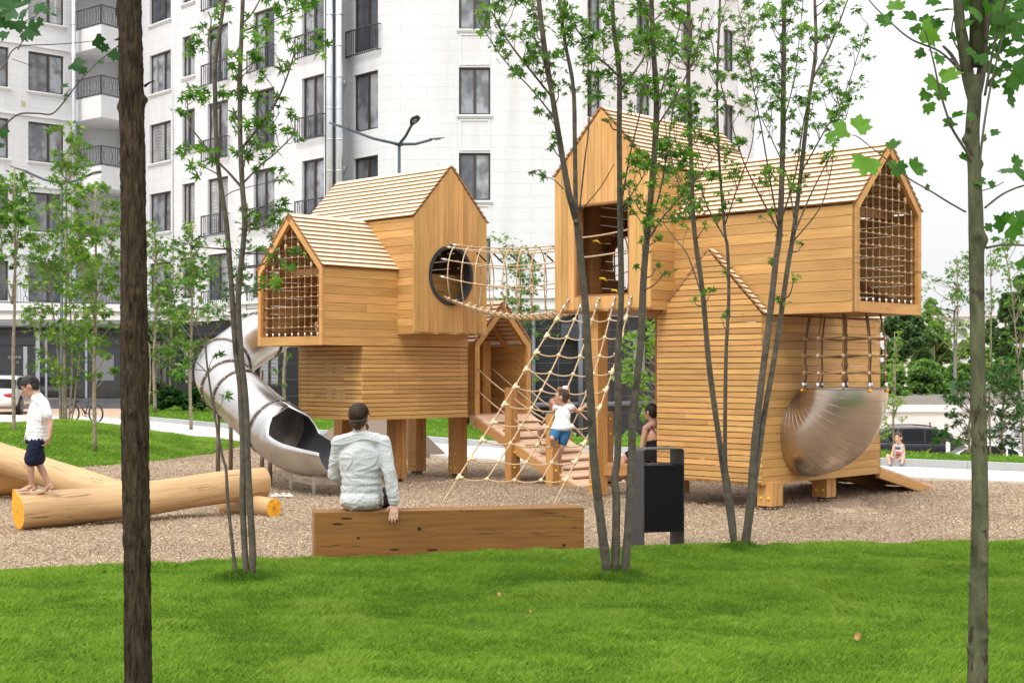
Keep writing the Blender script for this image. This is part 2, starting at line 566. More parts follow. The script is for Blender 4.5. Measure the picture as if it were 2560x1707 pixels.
def speckle_mat(name, base, dark, rough=0.9, sc=60):
    m, t, b = newmat(name)
    tc = nd(t, 'ShaderNodeTexCoord').outputs['Object']
    n = noise(t, tc, 1.1, 4)
    c = ramp(t, n, [(0.3, tuple(x * .88 for x in base)), (0.7, base)])
    vo = nd(t, 'ShaderNodeTexVoronoi'); vo.inputs['Scale'].default_value = sc
    t.links.new(tc, vo.inputs['Vector'])
    sp = ramp(t, vo.outputs['Distance'], [(0.10, (1, 1, 1)), (0.2, (0, 0, 0))])
    g = mth(t, 'GREATER_THAN', noise(t, tc, 9, 2), 0.55)
    c = mixc(t, mth(t, 'MULTIPLY', sp, g), c, dark)
    t.links.new(c, b.inputs['Base Color']); b.inputs['Roughness'].default_value = rough
    bump(t, b, noise(t, tc, 90, 3), 0.2, 0.01)
    return m


M['path'] = speckle_mat('pale_concrete', (0.66, 0.62, 0.57), (0.25, 0.18, 0.12))
M['kerb'] = speckle_mat('kerb_concrete', (0.40, 0.41, 0.41), (0.22, 0.22, 0.22), sc=40)


def mulch_mat(name, chips):
    m, t, b = newmat(name)
    tc = nd(t, 'ShaderNodeTexCoord').outputs['Object']
    big = noise(t, tc, 0.7, 3)
    if chips:
        rnd = nd(t, 'ShaderNodeAttribute', attribute_name='rnd').outputs['Fac']
        c = ramp(t, rnd, [(0.0, (0.20, 0.135, 0.085)), (0.25, (0.36, 0.27, 0.165)), (0.7, (0.50, 0.39, 0.255)), (1.0, (0.68, 0.57, 0.42))])
    else:
        vo = nd(t, 'ShaderNodeTexVoronoi'); vo.inputs['Scale'].default_value = 42; vo.inputs['Randomness'].default_value = 1
        t.links.new(mapping(t, tc, (1, 1.6, 1)), vo.inputs['Vector'])
        sp = nd(t, 'ShaderNodeSeparateColor'); t.links.new(vo.outputs['Color'], sp.inputs[0])
        c = ramp(t, sp.outputs[0], [(0.0, (0.12, 0.08, 0.05)), (0.35, (0.29, 0.21, 0.135)), (0.75, (0.42, 0.32, 0.22)), (1.0, (0.56, 0.46, 0.34))])
        bump(t, b, vo.outputs['Distance'], 0.8, 0.02)
    c = mixc(t, ramp(t, big, [(0.4, (0, 0, 0)), (0.65, (1, 1, 1))]), c, mixc(t, 1.0, c, (0.86, 0.82, 0.82), 'MULTIPLY'))
    t.links.new(c, b.inputs['Base Color'])
    b.inputs['Roughness'].default_value = 0.9
    b.inputs['Specular IOR Level'].default_value = 0.2
    return m


M['mulch'] = mulch_mat('wood_chip_bed', False)
M['chip'] = mulch_mat('wood_chip', True)


def grass_mat(name, blades):
    m, t, b = newmat(name)
    geo = nd(t, 'ShaderNodeNewGeometry').outputs['Position']
    n = noise(t, geo, 1.5, 4, 0.6)
    n2 = noise(t, geo, 12, 2)
    f = mth(t, 'ADD', mth(t, 'MULTIPLY', n, 0.42), mth(t, 'MULTIPLY', n2, 0.38))
    if blades:
        rnd = nd(t, 'ShaderNodeAttribute', attribute_name='rnd').outputs['Fac']
        f = mth(t, 'ADD', mth(t, 'MULTIPLY', f, 0.62), mth(t, 'MULTIPLY', rnd, 0.42))
        c = ramp(t, f, [(0.22, (0.060, 0.125, 0.014)), (0.45, (0.14, 0.27, 0.020)), (0.62, (0.245, 0.395, 0.034)), (0.80, (0.36, 0.43, 0.13))])
    else:
        c = ramp(t, f, [(0.3, (0.05, 0.11, 0.012)), (0.6, (0.09, 0.18, 0.02))])
    t.links.new(c, b.inputs['Base Color'])
    b.inputs['Roughness'].default_value = 0.6
    b.inputs['Specular IOR Level'].default_value = 0.2 if blades else 0.0
    if blades:
        tr = nd(t, 'ShaderNodeBsdfTranslucent'); t.links.new(c, tr.inputs[0])
        ms = nd(t, 'ShaderNodeMixShader'); ms.inputs[0].default_value = 0.35
        t.links.new(b.outputs[0], ms.inputs[1]); t.links.new(tr.outputs[0], ms.inputs[2])
        t.links.new(ms.outputs[0], t.nodes['Material Output'].inputs[0])
    return m


M['grass'] = grass_mat('grass_blades', True)
M['turf'] = grass_mat('turf_soil', False)

grid_mesh('ground', -120, 200, 0, 260, 2.0, lambda x, y: -0.03 + drop(x, y), lambda x, y: x > -1e9, M['paving'])
grid_mesh('playground_surface', -16, 15, 9, 34, 0.14,
          lambda x, y: 0.012 * wob(x, y, 3.0, 3) + 0.006 * wob(x, y, 11, 4)
          - 0.05 * np.exp(-((x - 3.6) ** 2 / 1.6 + (y - 17.2) ** 2 / 1.2)) - 0.04 * np.exp(-((x + 1.2) ** 2 / 1.4 + (y - 20.9) ** 2 / .8)) - 0.002,
          lambda x, y: sdist(x, y, BIG) > -0.1, M['mulch'])


def strip_path(name, near, far, z, mat):
    def resample(p, n=80):
        p = np.array(p, float); d = np.r_[0, np.cumsum(np.hypot(*np.diff(p, axis=0).T))]
        t = np.linspace(0, d[-1], n)
        q = np.stack([np.interp(t, d, p[:, 0]), np.interp(t, d, p[:, 1])], -1)
        for _ in range(6): q[1:-1] = (q[:-2] + 2 * q[1:-1] + q[2:]) / 4
        return q
    a, b_ = resample(near), resample(far)
    mb = MB()
    for i in range(len(a) - 1):
        mb.poly([(a[i][0], a[i][1], z), (a[i + 1][0], a[i + 1][1], z), (b_[i + 1][0], b_[i + 1][1], z), (b_[i][0], b_[i][1], z)])
    tag(mb.build(name, mat), kind='structure')
    return a, b_


na, fa = strip_path('path', NEAR, FAR, 0.035, M['path'])
mb = MB()
kk = 0; i = 0
while i < len(fa) - 2:                                     # kerb stones along the far side of the path
    p, q = Vector((*fa[i], 0)), Vector((*fa[i + 2], 0))
    d = (q - p).normalized(); nrm = Vector((-d.y, d.x, 0))
    if nrm.y < 0: nrm = -nrm
    if p.x > -13.2:
        mb.box(p + Vector((0, 0, -.02)) + d * 0.003, (q - p) - d * 0.006, nrm * 0.16, Vector((0, 0, .175)))
    i += 2
tag(mb.build('kerb', M['kerb']), kind='structure')
mb = MB()
for i in range(0, len(na) - 2, 2):
    p, q = Vector((*na[i], 0)), Vector((*na[i + 2], 0))
    d = (q - p).normalized(); nrm = Vector((-d.y, d.x, 0))
    if nrm.y < 0: nrm = -nrm
    mb.box(p - nrm * .07 + Vector((0, 0, -.02)), (q - p), nrm * 0.07, Vector((0, 0, .062)))
tag(mb.build('path_edging', M['path']), kind='structure')

for nm, L in LAWNS.items():
    P = np.array([tuple(p) for p in L['poly']])
    grid_mesh('lawn', P[:, 0].min() - .3, P[:, 0].max() + .3, P[:, 1].min() - .3, P[:, 1].max() + .3, L['cell'],
              lambda x, y, nm=nm: lawn_h(nm, x, y)[1], lambda x, y, L=L: sdist(x, y, L['poly']) > -0.05, M['turf'])


def blades(nm, n, ylo, yhi, marg, hgt, wid, seed, xlim=None, bias=1.0):
    r = np.random.default_rng(seed)
    y = ylo + (yhi - ylo) * r.random(n) ** bias
    half = y * 1280 / F + marg
    x = (r.random(n) * 2 - 1) * half
    if xlim: x = r.uniform(xlim[0], xlim[1], n)
    sd, z = lawn_h(nm, x, y)
    k = sd > -0.02 + 0.05 * r.random(n)
    x, y, z, sd = x[k], y[k], z[k], sd[k]; n = len(x)
    c1 = wob(x, y, 5, 11); c2 = wob(x, y, 14, 12); c3 = wob(x, y, 2.2, 13)
    ang = 2.0 * c1 + 1.6 * c3 + r.normal(0, 1.25, n)
    tall = (hgt * (0.75 + 0.35 * c2 + 0.35 * c1) * r.uniform(.6, 1.25, n)).clip(hgt * .5)
    lean = tall * r.uniform(.25, 1.1, n)
    tx, ty = np.cos(ang) * lean, np.sin(ang) * lean * .8
    wa = r.uniform(0, math.pi, n)
    wx, wy = np.cos(wa) * wid / 2, np.sin(wa) * wid / 2
    z = z - 0.006
    v = np.empty((n, 4, 3))
    v[:, 0] = np.stack([x - wx, y - wy, z], -1)
    v[:, 1] = np.stack([x + wx, y + wy, z], -1)
    v[:, 2] = np.stack([x + wx * .8 + tx * .35, y + wy * .8 + ty * .35, z + tall * .62], -1)
    v[:, 3] = np.stack([x + tx, y + ty, z + tall], -1)
    b = np.arange(n)[:, None] * 4
    f = np.concatenate([b + [0, 1, 2], b + [0, 2, 3]])
    rn = (0.5 + 0.17 * c1 + 0.10 * c2 + r.normal(0, .18, n)).clip(0, 1)
    yel = r.random(n) < 0.012
    rn[yel] = 1.0
    return v.reshape(-1, 3), f, np.concatenate([rn - .10, rn + .12]).clip(0, 1)  # blade feet darker, tips lighter: shade between blades put into the colour


def grass_obj(parts, label):
    vs, fs, rs, o = [], [], [], 0
    for v, f, r_ in parts:
        vs.append(v); fs.append(f + o); rs.append(r_); o += len(v)
    g = np_mesh('grass', np.concatenate(vs), np.concatenate(fs), M['grass'], rnd=np.concatenate(rs))
    tag(g, label, 'grass', kind='stuff')


def tuft_ring(nm, cx, cy, n, rad, hgt, seed):
    r = np.random.default_rng(seed); a = r.uniform(0, math.tau, n); q = rad * r.random(n) ** .6
    x = cx + np.cos(a) * q; y = cy + np.sin(a) * q; sd, z = lawn_h(nm, x, y)
    h = hgt * r.uniform(.5, 1.2, n) * (1 - .6 * q / rad); l = h * r.uniform(.1, .6, n); b_ = r.uniform(0, math.tau, n); w = .0045
    v = np.empty((n, 4, 3)); wx, wy = np.cos(a + 1.5) * w / 2, np.sin(a + 1.5) * w / 2; tx, ty = np.cos(b_) * l, np.sin(b_) * l; z = z - .006
    v[:, 0] = np.stack([x - wx, y - wy, z], -1); v[:, 1] = np.stack([x + wx, y + wy, z], -1)
    v[:, 2] = np.stack([x + wx + tx * .35, y + wy + ty * .35, z + h * .6], -1); v[:, 3] = np.stack([x + tx, y + ty, z + h], -1)
    k = np.arange(n)[:, None] * 4; rn = r.uniform(.1, .5, n)
    return v.reshape(-1, 3), np.concatenate([k + [0, 1, 2], k + [0, 2, 3]]), np.concatenate([rn - .1, rn]).clip(0, 1)


feet = [W(617, 1452, 9.87), W(629, 1455, 9.87), W(593, 1450, 9.87), W(1520, 1446, 9.6), W(1538, 1446, 9.9), W(1560, 1446, 9.9), W(1840, 1368, 11.4), W(1860, 1378, 11.5), W(1050, 1365, 11.40), W(1205, 1362, 11.47)]
grass_obj([blades('front', 660000, 5.6, 12.9, .9, .040, .0042, 1)] + [tuft_ring('front', p.x, p.y, 900 if i < 8 else 300, .17 if i < 8 else .10, .085 if i < 8 else .1, 60 + i) for i, p in enumerate(feet)], 'short mown grass of the lawn in the foreground')
grass_obj([blades('mound', 170000, 21, 39, .6, .05, .012, 2, (-13.6, -5.3))], 'short grass on the low mound behind the logs')
grass_obj([blades('back', 150000, 19, 58, 1, .06, .016, 3, (-15, 12), 1.4)], 'short grass beyond the kerb of the pale path')

# wood chips lying on the bed
r = np.random.default_rng(21)
n = 340000
y = 10.4 + 18 * r.random(n) ** 1.5
x = (r.random(n) * 2 - 1) * (y * 1280 / F + .8)
k = (sdist(x, y, BIG) > 0) & (sdist(x, y, LAWNS['front']['poly']) < .05) & (sdist(x, y, LAWNS['mound']['poly']) < .05)
pp = [tuple(q) for q in na] + [tuple(q) for q in fa[::-1]]
k &= sdist(x, y, pp) < (-.0 + (r.random(n) < .02) * 1.5)
x, y = x[k], y[k]; n = len(x)
z = 0.012 * wob(x, y, 3.0, 3) + 0.006 * wob(x, y, 11, 4) + 0.004 + .012 * r.random(n)
z += np.where(sdist(x, y, pp) > 0, .03, 0)
a = r.uniform(0, math.tau, n); l = r.uniform(.005, .0145, n) * (1 + (y - 10) * .03); w = l * r.uniform(.25, .7, n)
ti = r.normal(0, .55, n); tj = r.normal(0, .5, n)
ux, uy, uz = np.cos(a) * l, np.sin(a) * l, ti * l
vx, vy, vz = -np.sin(a) * w, np.cos(a) * w, tj * w
v = np.empty((n, 4, 3))
for i, (s1, s2) in enumerate(((-.5, -.5), (.5, -.4), (.5, .5), (-.4, .5))):
    v[:, i] = np.stack([x + ux * s1 + vx * s2, y + uy * s1 + vy * s2, z + uz * s1 + vz * s2], -1)
f = np.arange(n * 4).reshape(n, 4)
tag(np_mesh('wood_chips', v.reshape(-1, 3), f, M['chip'], rnd=r.random(n)), 'loose brown wood chips covering the playground', 'wood chips', kind='stuff')

# ------------------------------------------------------------------ apartment building
def plaster_mat():
    m, t, b = newmat('white_stone_cladding')
    uv = nd(t, 'ShaderNodeTexCoord').outputs['UV']
    br = nd(t, 'ShaderNodeTexBrick')
    br.inputs['Scale'].default_value = 1.0
    br.inputs['Brick Width'].default_value = 1.9; br.inputs['Row Height'].default_value = 0.44
    br.inputs['Mortar Size'].default_value = 0.010; br.inputs['Mortar Smooth'].default_value = 0.3
    br.inputs['Color1'].default_value = (0.64, 0.65, 0.665, 1); br.inputs['Color2'].default_value = (0.60, 0.61, 0.63, 1)
    br.inputs['Mortar'].default_value = (0.36, 0.36, 0.37, 1)
    t.links.new(uv, br.inputs[0])
    n = noise(t, mapping(t, uv, (1.0, 9, 1)), 2.2, 6, 0.7)
    c = mixc(t, 0.5, br.outputs[0], ramp(t, n, [(0.30, (0.52, 0.525, 0.53)), (0.50, (0.68, 0.69, 0.71))]))
    st = noise(t, mapping(t, uv, (1.6, .12, 1)), 1.0, 3)
    c = mixc(t, ramp(t, st, [(0.50, (0, 0, 0)), (0.75, (0.5, 0.5, 0.5))]), c, (0.50, 0.49, 0.47))
    t.links.new(c, b.inputs['Base Color'])
    b.inputs['Roughness'].default_value = 0.8
    bump(t, b, n, 0.35, 0.02)
    return m


M['clad'] = plaster_mat()
M['trim'] = flat_mat('white_trim', (0.68, 0.69, 0.70), 0.7, nz=0.05, nscale=2)
M['frame'] = flat_mat('brown_window_frame', (0.045, 0.035, 0.03), 0.45)
M['rail'] = flat_mat('dark_railing', (0.05, 0.053, 0.065), 0.5)
M['pipe'] = flat_mat('zinc_pipe', (0.58, 0.61, 0.64), 0.35, 0.75, nz=0.1, nscale=2)
M['pipe_dark'] = flat_mat('grey_pipe', (0.11, 0.12, 0.14), 0.5)


def granite_mat():
    m, t, b = newmat('black_granite')
    uv = nd(t, 'ShaderNodeTexCoord').outputs['UV']
    br = nd(t, 'ShaderNodeTexBrick'); br.offset = 0
    br.inputs['Scale'].default_value = 1.0
    br.inputs['Brick Width'].default_value = 1.2; br.inputs['Row Height'].default_value = 0.62
    br.inputs['Mortar Size'].default_value = 0.006
    br.inputs['Color1'].default_value = (0.014, 0.0155, 0.018, 1); br.inputs['Color2'].default_value = (0.024, 0.0255, 0.029, 1)
    br.inputs['Mortar'].default_value = (0.14, 0.145, 0.15, 1)
    t.links.new(uv, br.inputs[0])
    t.links.new(br.outputs[0], b.inputs['Base Color']); b.inputs['Specular IOR Level'].default_value = 0.3
    n = noise(t, uv, 3, 4)
    t.links.new(ramp(t, n, [(0.3, (.40,) * 3), (.7, (.60,) * 3)]), b.inputs['Roughness'])
    return m


M['granite'] = granite_mat()
M['granite_step'] = flat_mat('grey_granite', (0.10, 0.105, 0.115), 0.6, nz=0.15, nscale=5)


def glass_mat(name, lo, hi, stripes=0.0):
    m, t, b = newmat(name)
    uv = nd(t, 'ShaderNodeTexCoord').outputs['UV']
    rnd = nd(t, 'ShaderNodeAttribute', attribute_name='rnd').outputs['Fac']
    cur = noise(t, mapping(t, uv, (16, .25, 1)), 1.0, 3)                # folds of the curtain behind
    c = ramp(t, mth(t, 'ADD', mth(t, 'MULTIPLY', rnd, 0.8), mth(t, 'MULTIPLY', cur, 0.25)), [(0.15, lo), (0.45, tuple((a + b_) / 2 for a, b_ in zip(lo, hi))), (0.95, hi)])
    big = noise(t, mapping(t, uv, (1.4, 1.1, 1)), 1.1, 2)
    c = mixc(t, ramp(t, big, [(0.42, (0, 0, 0)), (0.60, (.7, .7, .7))]), c, tuple(x * .5 for x in lo))
    if stripes:
        w = nd(t, 'ShaderNodeTexWave', wave_type='BANDS', bands_direction='Y'); w.inputs['Scale'].default_value = stripes
        t.links.new(uv, w.inputs[0])
        c = mixc(t, w.outputs[0], c, tuple(x * .55 for x in hi))
    t.links.new(c, b.inputs['Base Color'])
    b.inputs['Roughness'].default_value = 0.06
    b.inputs['Specular IOR Level'].default_value = 0.9
    bump(t, b, noise(t, uv, 0.8, 1), 0.03, 0.05)
    return m


M['glass'] = glass_mat('window_glass', (0.06, 0.068, 0.08), (0.38, 0.40, 0.43))
M['glass_blind'] = glass_mat('window_blind_glass', (0.20, 0.21, 0.22), (0.55, 0.56, 0.56), 2.2)
M['shop_glass'] = glass_mat('shop_glass', (0.008, 0.009, 0.011), (0.05, 0.055, 0.06))

bld = thing('apartment_building', 'tall white stone apartment building with black granite ground floor behind the playground', 'building', (0, 0, 0))


class Fac:
    def __init__(s, p0, p1):
        s.o = Vector((p0[0], p0[1], 0)); d = Vector((p1[0] - p0[0], p1[1] - p0[1], 0)); s.L = d.length; s.d = d.normalized()
        s.n = Vector((-s.d.y, s.d.x, 0))
        if s.n.dot(Vector((0, 0, 0)) - s.o) < 0: s.n = -s.n

    def P(s, u, z, off=0.0): return s.o + s.d * u + s.n * off + Vector((0, 0, z))


def wall(fc, z0, z1, opens, mat, name='wall', depth=0.22, parent=None):
    us = sorted({0, fc.L} | {o[0] for o in opens} | {o[1] for o in opens}); zs = sorted({z0, z1} | {o[2] for o in opens} | {o[3] for o in opens})
    mb = MB(); uo = random.random() * 5
    for i in range(len(us) - 1):
        for j in range(len(zs) - 1):
            cu, cz = (us[i] + us[i + 1]) / 2, (zs[j] + zs[j + 1]) / 2
            if any(o[0] < cu < o[1] and o[2] < cz < o[3] for o in opens): continue
            a, b_, c, d = us[i], us[i + 1], zs[j], zs[j + 1]
            mb.poly([fc.P(a, c), fc.P(b_, c), fc.P(b_, d), fc.P(a, d)], [(a + uo, c), (b_ + uo, c), (b_ + uo, d), (a + uo, d)])
    for (a, b_, c, d) in [o[:4] for o in opens]:
        q = [(a, c), (b_, c), (b_, d), (a, d)]
        for k in range(4):
            (u0, w0), (u1, w1) = q[k], q[(k + 1) % 4]
            mb.poly([fc.P(u0, w0), fc.P(u1, w1), fc.P(u1, w1, -depth), fc.P(u0, w0, -depth)], [(u0, w0), (u1, w1), (u1 + .2, w1), (u0 + .2, w0)])
    return mb.build(name, mat, bld if parent is None else parent)


def window(fc, a, b_, c, d, mull=0.5, glass=None, depth=0.16, t=0.07, label=None):
    mb = MB(); e = fc.d
    def bar(u0, u1, z0, z1, th=0.06):
        mb.box(fc.P(u0, z0, -depth), e * (u1 - u0), Vector((0, 0, z1 - z0)), fc.n * th, r=.5)
    bar(a + .003, a + t, c + .003, d - .003); bar(b_ - t, b_ - .003, c + .003, d - .003); bar(a + t, b_ - t, c + .003, c + t); bar(a + t, b_ - t, d - t, d - .003)
    m_ = a + (b_ - a) * mull
    if mull: bar(m_ - t * .7, m_ + t * .7, c + t, d - t, .075)
    o = mb.build('window', M['frame'], bld, label)
    g = MB()
    cells = [(a + t, m_ - t * .7), (m_ + t * .7, b_ - t)] if mull else [(a + t, b_ - t)]
    for (x0, x1) in cells:
        z0, z1 = c + t, d - t
        g.poly([fc.P(x0, z0, -depth + .02), fc.P(x1, z0, -depth + .02), fc.P(x1, z1, -depth + .02), fc.P(x0, z1, -depth + .02)],
               [(x0, z0), (x1, z0), (x1, z1), (x0, z1)], random.random())
    g.build('pane', glass or M['glass'], o)
    return o


def sill(fc, a, b_, z, mat=None, w=.09, h=.07, nm='sill'):
    mb = MB(); mb.box(fc.P(a - .08, z - h, 0.002), fc.d * (b_ - a + .16), fc.n * w, Vector((0, 0, h)))
    mb.box(fc.P(a - .04, z - h - .06, 0.002), fc.d * (b_ - a + .08), fc.n * w * .5, Vector((0, 0, .058)))
    return mb.build(nm, mat or M['trim'], bld)


def railing(fc, a, b_, z0, z1, off=.12, step=.11, ornate=False, name='balcony_railing'):
    mb = MB()
    e = fc.d
    mb.box(fc.P(a, z1 - .04, off), e * (b_ - a), fc.n * .05, Vector((0, 0, .04)))
    mb.box(fc.P(a, z0 + .04, off), e * (b_ - a), fc.n * .04, Vector((0, 0, .035)))
    n = max(2, int((b_ - a) / step))
    for i in range(n + 1):
        u = a + (b_ - a) * i / n
        w = .04 if i in (0, n) else .016
        if ornate and i % 4 in (1, 2):
            s = .035 if i % 4 == 1 else -.035
            zm = (z0 + z1) / 2
            for (q, zz, q2, zz2) in ((0, z0 + .07, 0, z0 + .25), (0, z0 + .25, s * 2, zm - .07), (s * 2, zm - .07, s * 2, zm + .07), (s * 2, zm + .07, 0, z1 - .25), (0, z1 - .25, 0, z1 - .04)):
                mb.beam(fc.P(u + q, zz, off + .02), fc.P(u + q2, zz2, off + .02), .018, .018, up=fc.n)
        else:
            mb.box(fc.P(u - w / 2, z0, off + .01), e * w, fc.n * w, Vector((0, 0, z1 - z0)))
    if not ornate:
        for u in (a, b_):
            mb.box(fc.P(u - .015, z1 - .04, 0), e * .03, fc.n * off, Vector((0, 0, .03))); mb.box(fc.P(u - .015, z0 + .04, 0), e * .03, fc.n * off, Vector((0, 0, .03)))
    return mb.build(name, M['rail'], bld)


TOPS = [6.38 + 3.11 * k for k in range(5)]
ZT = 22.0
BT = 3.75
# straight front
E = Fac((-4.55, 50.9), (2.47, 50.9))
op = [(2.62, 3.765, t - 1.73, t) for t in TOPS]
wall(E, 4.45, ZT, op, M['clad'])
for o in op:
    window(E, *o, mull=.5); sill(E, o[0], o[1], o[2])
    mb = MB()                                                  # raised moulding frame under each window
    a, b_, z1, z0 = o[0] + .02, o[1] - .02, o[2] - .17, o[2] - 1.30
    for (u0, u1, q0, q1) in ((a, a + .05, z0, z1), (b_ - .05, b_, z0, z1), (a + .05, b_ - .05, z0, z0 + .05), (a + .05, b_ - .05, z1 - .05, z1)):
        mb.box(E.P(u0, q0, .002), E.d * (u1 - u0), E.n * .03, Vector((0, 0, q1 - q0)))
    mb.build('moulding', M['trim'], bld)
# left bevel
D = Fac((-4.55, 50.9), (-6.3, 52.78))
op = [(.53, 2.02, TOPS[k] - (2.14 if k != 3 else 2.3), TOPS[k]) for k in range(5)]
wall(D, 4.45, ZT, op, M['clad'])
for k, o in enumerate(op):
    window(D, *o, mull=.45)
    if k == 3: railing(D, .35, 2.3, o[2] - .15, o[2] + .85)
# long left bevel
Cc = Fac((-6.91, 51.7), (-14.58, 60.0))
op = []
cols = []
def upx(fc, px):
    u = (px - 1280) / F
    # solve (o+d t).x = u (o+d t).y
    return (u * fc.o.y - fc.o.x) / (fc.d.x - u * fc.d.y)
for (x0, x1, kind) in ((812, 755, 'fr'), (686, 634, 'fr'), (570, 519, 'fr'), (487, 456, 'w')):
    a, b_ = upx(Cc, x0), upx(Cc, x1)
    if x0 == 812: a += .06
    cols.append((a, b_, kind))
for (a, b_, kind) in cols:
    for t in TOPS:
        h = 2.25 if kind == 'fr' else 1.73
        op.append((a, b_, t - .03 - h - (.03 if kind == 'fr' else 0), t - .03, kind))
wall(Cc, 4.45, ZT, op, M['clad'])
for i, o in enumerate(op):
    gl = M['glass_blind'] if i in (11, 16) else None
    window(Cc, *o[:4], mull=.5 if o[4] == 'fr' else .62, glass=gl)
    if o[4] == 'fr': railing(Cc, o[0] - .1, o[1] + .25, o[2] - .12, o[2] + .78, step=.14)
    else: sill(Cc, o[0], o[1], o[2])
# phone number banner in one of the tall windows
def text_obj(s, size, mat, parent, M4, name='lettering', align='CENTER'):
    cu = bpy.data.curves.new(name, 'FONT')
    cu.body = s; cu.size = size; cu.extrude = 0.004; cu.align_x = align; cu.align_y = 'CENTER'; cu.resolution_u = 2
    o = bpy.data.objects.new('tmp', cu); COL.objects.link(o)
    dg = bpy.context.evaluated_depsgraph_get(); dg.update()
    me = bpy.data.meshes.new_from_object(o.evaluated_get(dg))
    bpy.data.objects.remove(o); bpy.data.curves.remove(cu)
    me.transform(M4); me.materials.clear(); me.materials.append(mat); me.name = name
    q = bpy.data.objects.new(name, me); COL.objects.link(q)
    if parent is not None: q.parent = parent
    return q
def frame_m4(o, right, up):
    right = Vector(right).normalized(); up = Vector(up).normalized(); n = right.cross(up)
    return Matrix(((right.x, up.x, n.x, o[0]), (right.y, up.y, n.y, o[1]), (right.z, up.z, n.z, o[2]), (0, 0, 0, 1)))
M['banner'] = flat_mat('navy_banner', (0.02, 0.028, 0.06), 0.6)
M['white_paint'] = flat_mat('white_lettering', (0.8, 0.8, 0.8), 0.6)
a, b_, _ = cols[1]
bz1 = TOPS[2] - .75; mb = MB()
u1 = a + .02; u0 = a + .42
mb.box(Cc.P(u1, bz1 - 1.15, -.10), Cc.d * (u0 - u1), Vector((0, 0, 1.15)), Cc.n * .02)
bn = mb.build('banner', M['banner'], bld, 'navy banner with a white phone number hung inside the window')
for k, s in enumerate(('069', '14', '630')):
    text_obj(s, .30, M['white_paint'], bn, frame_m4(Cc.P((u0 + u1) / 2, bz1 - .2 - .36 * k, -.07), -Cc.d, (0, 0, 1)))

# nook between the two bevels with the big pipes
mb = MB()
for (p, q) in (((-6.91, 51.7), (-6.75, 53.3)), ((-6.75, 53.3), (-6.3, 52.78))):
    mb.poly([(p[0], p[1], 0), (q[0], q[1], 0), (q[0], q[1], ZT), (p[0], p[1], ZT)], [(0, 0), (1, 0), (1, ZT), (0, ZT)])
mb.build('wall', M['clad'], bld)
for px, w in ((824, .27), (848, .29)):
    mb = MB(); p = W(px, 500, 51.55)
    mb.tube([(p.x, p.y, .1), (p.x, p.y, ZT)], w / 2, 14)
    z = 2.0
    while z < ZT: mb.tube([(p.x, p.y, z), (p.x, p.y, z + .05)], w / 2 + .015, 14); z += 1.15
    mb.build('chimney_pipe', M['pipe'], bld)
mb = MB(); p = W(837, 500, 52.0); mb.tube([(p.x, p.y, .1), (p.x, p.y, ZT)], .07, 8)
mb.build('drain_pipe', M['pipe_dark'], bld)
for (px, py) in ((864, 202), (864, 418), (864, 635)):
    mb = MB(); p = D.P(upx(D, px), CZ + (HY - py) / F * 52.3, .05); mb.tube([p, p + D.n * .12], .09, 12); mb.tube([p, p + D.n * .16], .05, 10)
    mb.build('vent_cap', M['trim'], bld)
# set-back bay with windows left of the edge
Bf = Fac((-14.9, 61.47), (-18.3, 65.15))
op = [(upx(Bf, 427), upx(Bf, 374), t - 1.76, t) for t in TOPS]
wall(Bf, 4.45, ZT, op, M['clad'])
for i, o in enumerate(op):
    window(Bf, *o, mull=.35, glass=M['glass_blind'] if i == 2 else None); sill(Bf, o[0], o[1], o[2])
mb = MB()
mb.poly([(-14.58, 60.0, 0), (-14.9, 61.47, 0), (-14.9, 61.47, ZT), (-14.58, 60.0, ZT)], [(0, 0), (1, 0), (1, ZT), (0, ZT)])
mb.build('wall', M['clad'], bld)
mb = MB(); p = W(434, 500, 59.9); mb.tube([(p.x, p.y, 4.4), (p.x, p.y, ZT)], .045, 8)
mb.build('drain_pipe', M['pipe'], bld)
# far left wing
A = Fac((-19.9, 63.3), (-27.2, 56.5))
op = []
for t in TOPS:
    op.append((upx(A, 160), upx(A, 71), t - 1.75, t)); op.append((upx(A, 22), upx(A, -60), t - 1.75, t))
wall(A, 4.45, ZT, op, M['clad'])
for i, o in enumerate(op):
    window(A, *o, mull=.42, glass=M['glass_blind'] if i == 8 else None)
    sill(A, o[0], o[1], o[2])
mb = MB()
for t in TOPS:
    mb.box(A.P(0, t + .22, .002), A.d * A.L, A.n * .07, Vector((0, 0, .09)))
mb.build('string_course', M['trim'], bld)
mb = MB(); p = W(184, 300, 62.6); mb.tube([(p.x, p.y, 4.3), (p.x, p.y, ZT)], .12, 12)
z = 5
while z < ZT: mb.tube([(p.x, p.y, z), (p.x, p.y, z + .05)], .135, 12); z += 1.5
mb.build('downpipe', M['pipe'], bld)
for k, t in enumerate(TOPS[1:4]):
    mb = MB(); q = A.P(upx(A, 63), t + .65, .003); mb.box(q, A.d * .18, A.n * .02, Vector((0, 0, .2)))
    mb.build('wall_vent', flat_mat('beige_vent', (.45, .38, .25), .6), bld)
